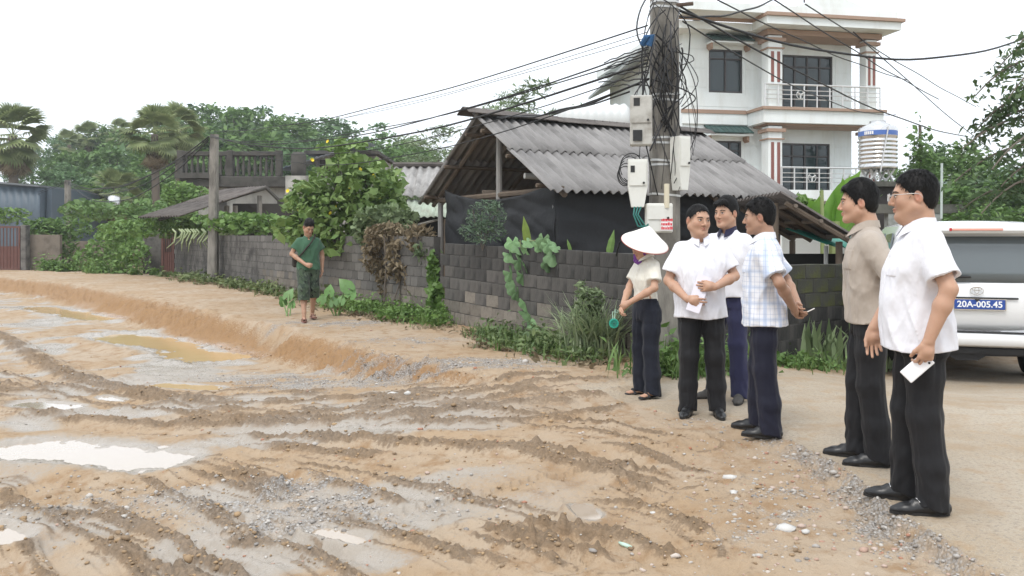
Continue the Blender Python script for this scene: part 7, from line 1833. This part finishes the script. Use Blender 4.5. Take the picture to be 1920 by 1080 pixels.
P = region(shr[:9], 900, 18.9, .4, rg); mass('inner_foliage', 'darker inner leaves of the big flowering vine', 'plant', P, .2, L_MID, 2, .6, .3)
FLW = MAT('yellow_petal', (.85, .68, .06), .6, .1, 10, 0)
fl = MB(); fl.lathe([(.005, -.03), (.025, -.01), (.06, .02)], 7, cap=False); fme = fl.me('yellow_flower', FLW)
fo = empty('vine_flowers', PX(640, 400, 18.0)); tag(fo, 'yellow trumpet flowers scattered on the big leafy vine', 'flowers')
for (px, py) in ((615, 265), (700, 330), (540, 358), (585, 300), (620, 400), (560, 395), (675, 318), (630, 388), (740, 410), (600, 428), (712, 372), (655, 352)): inst('flower', fme, fo, TRS(PX(px, py, 18.1) - fo.location, (R(70), 0, px), .75))
# vine over the far end of the wall and its upright shrubs
P = region([(330, 428, 150, 18, 30.5), (240, 440, 60, 28, 34), (205, 470, 45, 38, 36), (470, 420, 90, 20, 26), (250, 480, 35, 30, 33), (160, 492, 25, 25, 36), (420, 412, 60, 12, 27)], 5200, 30, .35, rg); mass('wall_vine', 'bright green vine smothering the far end of the long wall', 'plant', P, .17, L_LITE, 3, .6, .3)
P = region([(110, 430, 65, 22, 38), (120, 470, 30, 40, 38), (80, 425, 40, 15, 38)], 1500, 38, .3, rg); mass('hedge_shrub', 'broad-leaved shrub spilling over the pale far wall', 'plant', P, .24, L_MID, 4, .35, .3)
P = region([(20, 405, 40, 16, 42), (-30, 400, 40, 20, 42)], 700, 42, .3, rg); mass('hedge_shrub', 'light green shrub above the left-edge gate', 'plant', P, .22, L_LITE, 5, .5, .2)
P = region([(355, 372, 45, 25, 34), (330, 360, 30, 20, 34)], 900, 34, .4, rg); mass('shrub', 'rounded bright shrub left of the small open shed', 'plant', P, .2, L_LITE, 6, .5, .2)
P = region([(270, 400, 60, 25, 42), (170, 395, 60, 20, 44), (330, 400, 40, 20, 38)], 1600, 42, .8, rg); mass('shrub', 'low mixed bushes behind the vine-covered wall', 'plant', P, .3, L_MID, 7, .5, .2)
# long hanging cactus-like stems on the wall
ct = empty('hanging_cactus', PX(370, 450, 28)); tag(ct, 'pale green hanging cactus stems draped over the long wall beside the pole', 'plant'); CAC = MAT('cactus_skin', (.27, .32, .17), .6, .2, 8, .1, 30)
for i in range(20):
    px = 328 + i * 5.5 + random.uniform(-5, 5); L = random.uniform(12, 48); m = MB(); m.tube([PX(px, 430, 27.6) - ct.location, PX(px + 6, 436, 27.3) - ct.location, PX(px + 3 - i, 436 + L * .6, 27.2) - ct.location, PX(px - 6 + random.uniform(-8, 8), 436 + L, 27.3) - ct.location], [.03, .032, .028, .010], 5); m.build('stem', CAC, ct)
# dried vine on the wall
P = region([(740, 440, 60, 22, 16.0), (700, 470, 22, 45, 16.4), (755, 490, 35, 40, 15.7), (790, 450, 30, 28, 15.2), (770, 530, 12, 30, 15.6), (720, 520, 14, 40, 16.3)], 1700, 16, .10, rg); mass('dried_vine', 'withered brown vine hanging over the wall', 'plant', P, .13, L_DRY, 8, .4, .8, stems=[[PX(x, 440, 15.75), PX(x + 4, 500, 15.7), PX(x - 3 + q, 575, 15.6)] for x, q in ((720, 2), (745, 8), (757, -20), (780, 4), (783, 2))], stem_r=.014)
P = region([(725, 410, 60, 25, 16.8), (800, 470, 24, 18, 15.0), (690, 430, 30, 30, 17)], 900, 16, .15, rg); mass('fading_vine', 'yellowing vine leaves among the withered vine', 'plant', P, .14, L_PALE, 9, .6, .5)
P = region([(812, 510, 10, 40, 14.5), (818, 560, 16, 30, 14.4), (835, 590, 20, 24, 14.2)], 420, 14.4, .08, rg); mass('creeper', 'fresh green creeper climbing the joint between the two walls', 'plant', P, .13, L_LITE, 10, .7, .5, nrm=np.array([-.3, -1, .4]))
# big squash leaves on the dark wall: each leaf a part
def lobed_leaf(name, mat, n=5, seed=0):
    rg = np.random.default_rng(seed); ring = []
    for i in range(26):
        a = -2.75 + 5.5 * i / 25; r = .62 + .30 * abs(math.cos(a * n / 2 * .93)) ** .8; ring.append((r * math.sin(a), r * math.cos(a) + .0, -.16 * r * r + .05 * math.cos(a * 5) + rg.normal(0, .01)))
    V = [(0, -.28, .05)] + ring; F = [(0, i + 1, i + 2) for i in range(25)]; return mesh_from(name, V, F, mat)
SQ = MAT('squash_leaf', (.15, .26, .115), .6, .25, 9, .4, 30, stain=(.09, .18, .07), stain_amt=.4, objvar=.25); lob = [lobed_leaf('leaf', SQ, 5, i) for i in range(3)]
def wallY(px):    # distance of the dark wall's face under a pixel column
    k = (px - CX) / F_PX; ax, ay = C0; bx, by = -1.20 - ax, 14.45 - ay; t = (k * ay - ax) / (bx - k * by); return ay + t * by
def squash(label, spots, stem, seed):
    o = empty('squash_vine', PX(spots[0][0], 455, wallY(spots[0][0]) - .1)); tag(o, label, 'plant'); rg = np.random.default_rng(seed)
    for (px, py, s) in spots:
        Y = wallY(px) - .14 - rg.uniform(0, .06); inst('leaf', lob[int(rg.integers(3))], o, TRS(PX(px, py, Y) - o.location, (R(66 + rg.normal(0, 12)), rg.normal(0, .25), R(28) + rg.normal(0, .5) + 0), s / F_PX * Y * .72) @ Matrix.Rotation(R(180) + rg.normal(0, .5), 4, 'Z'))
    m = MB(); m.tube([PX(a, b_, wallY(a) - .10) - o.location for a, b_ in stem], .008, 6); m.build('stem', MAT('vine_stem', (.16, .17, .08), .8, .2, 8, 0), o); return o
squash('squash vine with big lobed leaves hanging down the dark wall', [(962, 458, 26), (985, 470, 22), (958, 480, 26), (975, 492, 26), (985, 500, 24), (960, 515, 28), (980, 520, 26), (963, 540, 26), (970, 552, 22), (985, 572, 26), (992, 592, 34), (1000, 606, 24), (972, 468, 22), (990, 455, 20)], [(975, 450), (980, 500), (982, 545), (985, 570), (992, 600)], 3)
squash('short squash vine with lobed leaves at the top of the dark wall', [(1018, 452, 24), (1030, 462, 26), (1022, 475, 24), (1036, 484, 28), (1028, 496, 24), (1042, 465, 20), (1012, 462, 20)], [(990, 452), (1018, 450), (1026, 475), (1032, 500)], 4)
for (px, py, h, tilt, mat, lab) in ((990, 440, 45, -.15, L_YEL, 'yellowing upright leaf behind the dark wall'), (1142, 462, 42, .25, L_LITE, 'bright pointed leaf rising behind the dark wall near the hat'), (1070, 463, 20, -.3, L_LITE, 'small leaf tip peeping over the dark wall')):
    Y = wallY(px) + .35; s = h / F_PX * Y; me = mesh_from('upright_leaf', [(0, 0, -.4), (.18, .03, .2), (.16, .05, .6), (0, .08, 1.15), (-.16, .05, .6), (-.18, .03, .2), (0, -.03, .3), (0, .0, .7)], [(0, 1, 6), (1, 2, 7, 6), (2, 3, 7), (3, 4, 7), (4, 5, 6, 7), (5, 0, 6)], mat)
    tag(link('upright_leaf', me, mat4=TRS(PX(px, py + h * .35, Y), (0, tilt, .3), s)), lab, 'leaf')
P = region([(912, 405, 38, 30, 13.0), (905, 435, 45, 22, 13.0), (925, 390, 18, 15, 13)], 900, 13, .12, rg); mass('feathery_shrub', 'feathery green shrub in front of the black tarpaulin', 'plant', P, .085, leaf_mat('feathery_leaf', (.09, .15, .09), (.17, .24, .15)), 12, .22, .2, stems=[[PX(905, 470, 13), PX(905 + d, 430, 13), PX(910 + d * 2, 392, 13)] for d in (-12, -3, 6, 12)], stem_r=.006)
# grass blades
def blades(C, h, rg, w=.012, bend=.5, dirn=None):
    n = len(C); a = rg.uniform(0, 6.28, n); H_ = h * rg.uniform(.6, 1.2, n); bd = bend * rg.uniform(.3, 1.2, n)
    d = np.stack([np.cos(a), np.sin(a), 0 * a], 1); s = np.stack([-np.sin(a), np.cos(a), 0 * a], 1); V = []
    for t, wf in ((0, 1), (.35, 1), (.7, .8), (1, .05)):
        c = C + d * (bd * H_ * t ** 1.8)[:, None] + np.array([0, 0, 1]) * (H_ * (t - .45 * bd * t ** 2.2))[:, None]; V += [c - s * w * wf, c + s * w * wf]
    V = np.stack(V, 1).reshape(-1, 3); b_ = (np.arange(n) * 8)[:, None]; F = np.concatenate([b_ + np.array([[0, 1, 3, 2]]), b_ + np.array([[2, 3, 5, 4]]), b_ + np.array([[4, 5, 7, 6]])]); return V, F
lg_ = np.array(GP(1118, 672, 0)); C = np.concatenate([np.array([lg_[0], lg_[1], .0]) + rg.normal(size=(340, 3)) * [.13, .08, 0], np.array([lg_[0] - .22, lg_[1] + .1, 0]) + rg.normal(size=(60, 3)) * [.1, .08, 0]])
V, F = blades(C, .78, rg, .009, .80); tag(link('lemongrass', mesh_from('lemongrass', V, F, leaf_mat('lemongrass_blade', (.24, .32, .17), (.44, .50, .32)))), 'fountain of long pale grass blades left of the woman with the hat', 'grass clump')
P = region([(1100, 590, 30, 35, 9.9), (1110, 560, 25, 20, 9.9), (1090, 545, 10, 20, 9.9)], 700, 9.9, .1, rg); mass('tall_weed', 'tall leafy weed with dry seed heads behind the long grass', 'plant', P, .075, L_PALE, 14, .3, .1, stems=[[PX(1115 + d, 665, 9.9), PX(1108 + d * 1.5, 590, 9.9), PX(1092 + d * 2, 535, 9.9)] for d in (-8, 0, 8, 14)], stem_r=.005)
# taro at the path
def taro(label, spots, base, Y, mat, seed):
    o = empty('taro_plant', (*GP(base[0], base[1], 0), 0)); tag(o, label, 'plant'); b0 = o.location; rg = np.random.default_rng(seed)
    me = mesh_from('leaf', [(0, .55, -.12), (.20, .25, .03), (.38, -.05, .02), (.33, -.38, -.03), (.12, -.5, -.02), (0, -.2, .0), (-.12, -.5, -.02), (-.33, -.38, -.03), (-.38, -.05, .02), (-.20, .25, .03), (0, .1, .0)], [(0, 10, 1), (1, 10, 2), (2, 10, 5), (2, 5, 3), (3, 5, 4), (0, 9, 10), (9, 8, 10), (8, 5, 10), (8, 7, 5), (7, 6, 5)], mat, True)
    for (px, py, s, ry) in spots:
        c = PX(px, py, Y) - b0; inst('leaf', me, o, TRS(c, (R(60) + rg.normal(0, .2), R(ry), rg.normal(0, .5)), s / F_PX * Y)); m = MB(); m.tube([(rg.normal(0, .03), rg.normal(0, .03), -.05), (c.x * .6, c.y * .6, c.z * .6), tuple(c)], .012, 6); m.build('stalk', MAT('taro_stalk', (.15, .24, .08), .6, .2, 8, 0), o)
TAR = MAT('taro_leaf', (.12, .24, .07), .45, .2, 6, .2, 20, objvar=.25)
taro('broad-leaved taro right of the walking man', [(648, 535, 36, -40), (618, 545, 26, 10), (660, 550, 26, 30), (625, 565, 26, -20), (605, 560, 24, 30), (640, 562, 24, 10)], (632, 592), 15.2, TAR, 1); taro('broad-leaved taro just left of the walking man', [(542, 552, 28, 20), (530, 565, 22, -20), (548, 570, 20, 0)], (540, 592), 15.6, TAR, 2)
# weeds along the wall foot
def along(A, B, n, w, rg): t = rg.uniform(0, 1, n); d = np.array([B[0] - A[0], B[1] - A[1]]); nn = np.array([-d[1], d[0]]) / np.linalg.norm(d); q = np.array(A) + d * t[:, None] + nn * (np.sign(w) * np.abs(rg.normal(0, abs(w), n)))[:, None]; return q
def weed_strip(name, label, A, B, n, w, h, size, mat, seed, blade=True, clumps=22):
    rg = np.random.default_rng(seed); c = along(A, B, clumps, w * .8, rg); amp = rg.uniform(.35, 1.25, clumps); k = rg.integers(0, clumps, n); q = c[k] + rg.normal(size=(n, 2)) * .17 * amp[k][:, None]
    z = np.array(base_height(q[:, 0], q[:, 1])[0]); P = np.stack([q[:, 0], q[:, 1], z + np.abs(rg.normal(0, h, n)) * amp[k]], 1); V, F = leaves(P, size, rg, .45, .0); o = link(name, mesh_from(name, V, F, mat)); tag(o, label, kind='stuff')
    if blade:
        m = n // 5; k = rg.integers(0, clumps, m); q = c[k] + rg.normal(size=(m, 2)) * .2; z = np.array(base_height(q[:, 0], q[:, 1])[0]); V, F = blades(np.stack([q[:, 0], q[:, 1], z], 1), h * 2.0, rg, .007, .6); tag(link('grass', mesh_from('grass', V, F, L_GRASS)), label.replace('weeds', 'grass'), kind='stuff')
weed_strip('weeds', 'low green weeds at the foot of the dark wall', (1.0, 9.7), (-.35, 12.1), 2600, .16, .12, .075, leaf_mat('weed_leaf', (.10, .16, .06), (.24, .30, .13)), 1, clumps=16)
weed_strip('weeds', 'low green weeds below the withered vine', (-.9, 13.5), (-3.6, 17.6), 3800, .22, .12, .085, L_LITE, 2, clumps=26)
weed_strip('weeds', 'low green weeds at the foot of the long wall', (-3.9, 18.4), (-12.4, 31.2), 4200, .25, .12, .12, leaf_mat('weed_leaf_b', (.12, .17, .06), (.26, .30, .14)), 3, clumps=40)
weed_strip('weeds', 'low green weeds under the vine at the far left', (-12.6, 31.4), (-19.5, 36), 1800, .3, .25, .18, L_LITE, 4, clumps=18)
weed_strip('weeds', 'taller green weeds round the foot of the thick pole', (1.25, 8.75), (2.3, 8.85), 1300, -.08, .20, .085, L_MID, 6, clumps=10)
weed_strip('weeds', 'low green weeds at the foot of the mossy wall', (2.2, 9.1), (5.4, 11.9), 1500, -.12, .10, .08, L_MID, 5, clumps=16)
weed_strip('dry_litter', 'dry brown stalks and litter along the foot of the walls', (1.2, 9.5), (-3.4, 17.4), 1500, .35, .03, .09, L_DRY, 9, False, clumps=60)
weed_strip('dry_litter', 'dry brown litter along the foot of the long wall', (-3.6, 17.8), (-12.2, 31), 1100, .4, .04, .13, L_DRY, 10, False, clumps=60)
# strap-leaved plants at the mossy wall
V, F = blades(np.array([4.02, 10.7, -.25]) + rg.normal(size=(110, 3)) * [.30, .12, 0], .62, rg, .035, .45); tag(link('strap_plant', mesh_from('strap_plant', V, F, L_PALE)), 'broad strap-leaved plant in front of the mossy wall', 'plant')
V, F = blades(np.array([1.66, 9.0, -.05]) + rg.normal(size=(90, 3)) * [.22, .1, 0], .45, rg, .02, .5); tag(link('strap_plant', mesh_from('strap_plant', V, F, L_MID)), 'leafy plant at the foot of the thick pole', 'plant')
# banana
bn = empty('banana_plant', PX(1565, 430, 15.5)); bn.location.z = -.2; tag(bn, 'banana plant with huge bright leaves behind the man in beige', 'plant')
def banana_leaf(name, L, wd, mat, seed):
    rg = np.random.default_rng(seed); V, F = [], []; n = 14
    for i in range(n + 1):
        t = i / n; w = wd * math.sin(min(1, t * 1.15 + .08) * math.pi) ** .6 * (1 if t < .98 else .3); z = L * t; y = -.25 * L * t ** 2.2
        V += [(-w, y + w * .35 + rg.normal(0, .012), z - w * .15), (0, y, z), (w, y + w * .35 + rg.normal(0, .012), z - w * .15)]
    for i in range(n): a = 3 * i; F += [(a, a + 1, a + 4, a + 3), (a + 1, a + 2, a + 5, a + 4)]
    return mesh_from(name, V, F, mat, True)
BNM, nt, b = node_mat('banana_leaf'); co = coordn(nt); wv = noisen(nt, 3, 3, .6, co, (.3, 1, 14)); nt.links.new(mixn(nt, wv, (.13, .30, .045), (.20, .40, .07)), b.inputs['Base Color']); b.inputs['Roughness'].default_value = .4
t_ = nt.nodes.new('ShaderNodeBsdfTranslucent'); t_.inputs['Color'].default_value = (.25, .45, .06, 1); mx_ = nt.nodes.new('ShaderNodeMixShader'); mx_.inputs[0].default_value = .35; nt.links.new(b.outputs[0], mx_.inputs[1]); nt.links.new(t_.outputs[0], mx_.inputs[2]); nt.links.new(mx_.outputs[0], nt.nodes['Material Output'].inputs['Surface'])
zl = PX(0, 415, 15.5).z + .2
for i, (x, ry, rz, L, wd) in enumerate(((-.05, 22, 10, 1.35, .27), (.02, 12, -40, 1.1, .24), (-.25, -12, 20, .75, .16), (.2, 45, 20, .9, .2), (-.1, -35, -10, .8, .16), (.0, 5, 60, 1.0, .12))):
    inst('leaf', banana_leaf('leaf', L, wd, BNM, i), bn, TRS((x, 0, zl - .15), (0, R(ry), R(rz))))
m = MB(); m.tube([(0, 0, -.2), (.0, 0, zl)], [.14, .09], 10); m.build('stem', MAT('banana_stem', (.25, .30, .12), .6, .2, 5, .2, 20), bn); m = MB(); m.tube([(-.32, -.3, .5), (-.34, -.3, zl + .55)], [.05, .03], 8); m.build('stem', MAT('banana_stem', (.25, .30, .12)), bn)
P = region([(1515, 395, 30, 22, 16), (1590, 400, 20, 18, 16), (1500, 375, 14, 10, 16)], 420, 16, .2, rg); mass('shrub', 'leafy shrub behind the lean-to roof under the banana', 'plant', P, .15, L_LITE, 15, .5, .3)
# overhanging tree at the right edge: drooping tiers of leaves
tr = empty('overhanging_tree', (8.6, 13.0, -.5)); tag(tr, 'dark drooping tree reaching in from the right edge', 'tree')
m = MB(); m.tube([(0, 0, -.2), (.1, 0, 2.5), (0, .1, 5.0), (.2, 0, 7.5)], [.2, .16, .11, .04], 9); m.build('trunk', BARK, tr, True); pts = []; rg = np.random.default_rng(77)
br = [((1990, 60), (1905, 85)), ((1990, 90), (1870, 120)), ((1995, 110), (1828, 170)), ((1990, 150), (1868, 210)), ((1995, 165), (1826, 240)), ((2000, 200), (1815, 262)), ((2000, 220), (1802, 270)), ((2000, 250), (1860, 305)), ((2000, 270), (1790, 330)), ((2000, 300), (1865, 355)), ((2000, 330), (1840, 390)), ((2000, 130), (1890, 175)), ((2000, 350), (1800, 385)), ((2000, 240), (1880, 285)), ((2000, 190), (1850, 225))]
for i, (a, b_) in enumerate(br):
    Ya, Yb = 13 + rg.normal(0, .3), 12.6 + rg.normal(0, .9); A_, B_ = PX(*a, Ya), PX(*b_, Yb); L = []
    for k in range(9):
        t = k / 8; p = A_.lerp(B_, t); p.z += .22 * math.sin(t * math.pi * .85) * (1 - .2 * t) - .16 * t ** 4; L.append(p - tr.location)
    m = MB(); m.tube([Vector((.1, 0, L[0].z * .8 + .2))] + L, [.04] + [.026 * (1 - .8 * k / 8) + .003 for k in range(9)], 6); m.build('branch', BARK, tr)
    for _ in range(135):
        t = rg.uniform(.05, 1.02) ** .8; k = min(7, int(t * 8)); p = L[k].lerp(L[k + 1], min(1.15, t * 8 - k)); pts.append((p.x + rg.normal(0, .10), p.y + rg.normal(0, .16), p.z - abs(rg.normal(0, .085)) - .02))
rgl = np.random.default_rng(3); V, F = leaves(np.array(pts), .12, rgl, .36, .55); link('foliage', mesh_from('foliage', V, F, leaf_mat('drooping_leaf', (.045, .085, .03), (.105, .165, .055))), tr)
# ------------------------------------------------------------------ humid air
hz_m = bpy.data.materials.new('humid_air'); hz_m.use_nodes = True; nt = hz_m.node_tree; nt.nodes.clear()
pv = nt.nodes.new('ShaderNodeVolumePrincipled'); pv.inputs['Color'].default_value = (.93, .96, 1, 1); pv.inputs['Density'].default_value = .0009; pv.inputs['Anisotropy'].default_value = .2
ou = nt.nodes.new('ShaderNodeOutputMaterial'); nt.links.new(pv.outputs[0], ou.inputs['Volume'])
mb = MB(); mb.box((-950, -350, -2.6), (950, 1550, 60)); tag(mb.build('haze', hz_m), 'thin humid air over the whole place', kind='stuff')
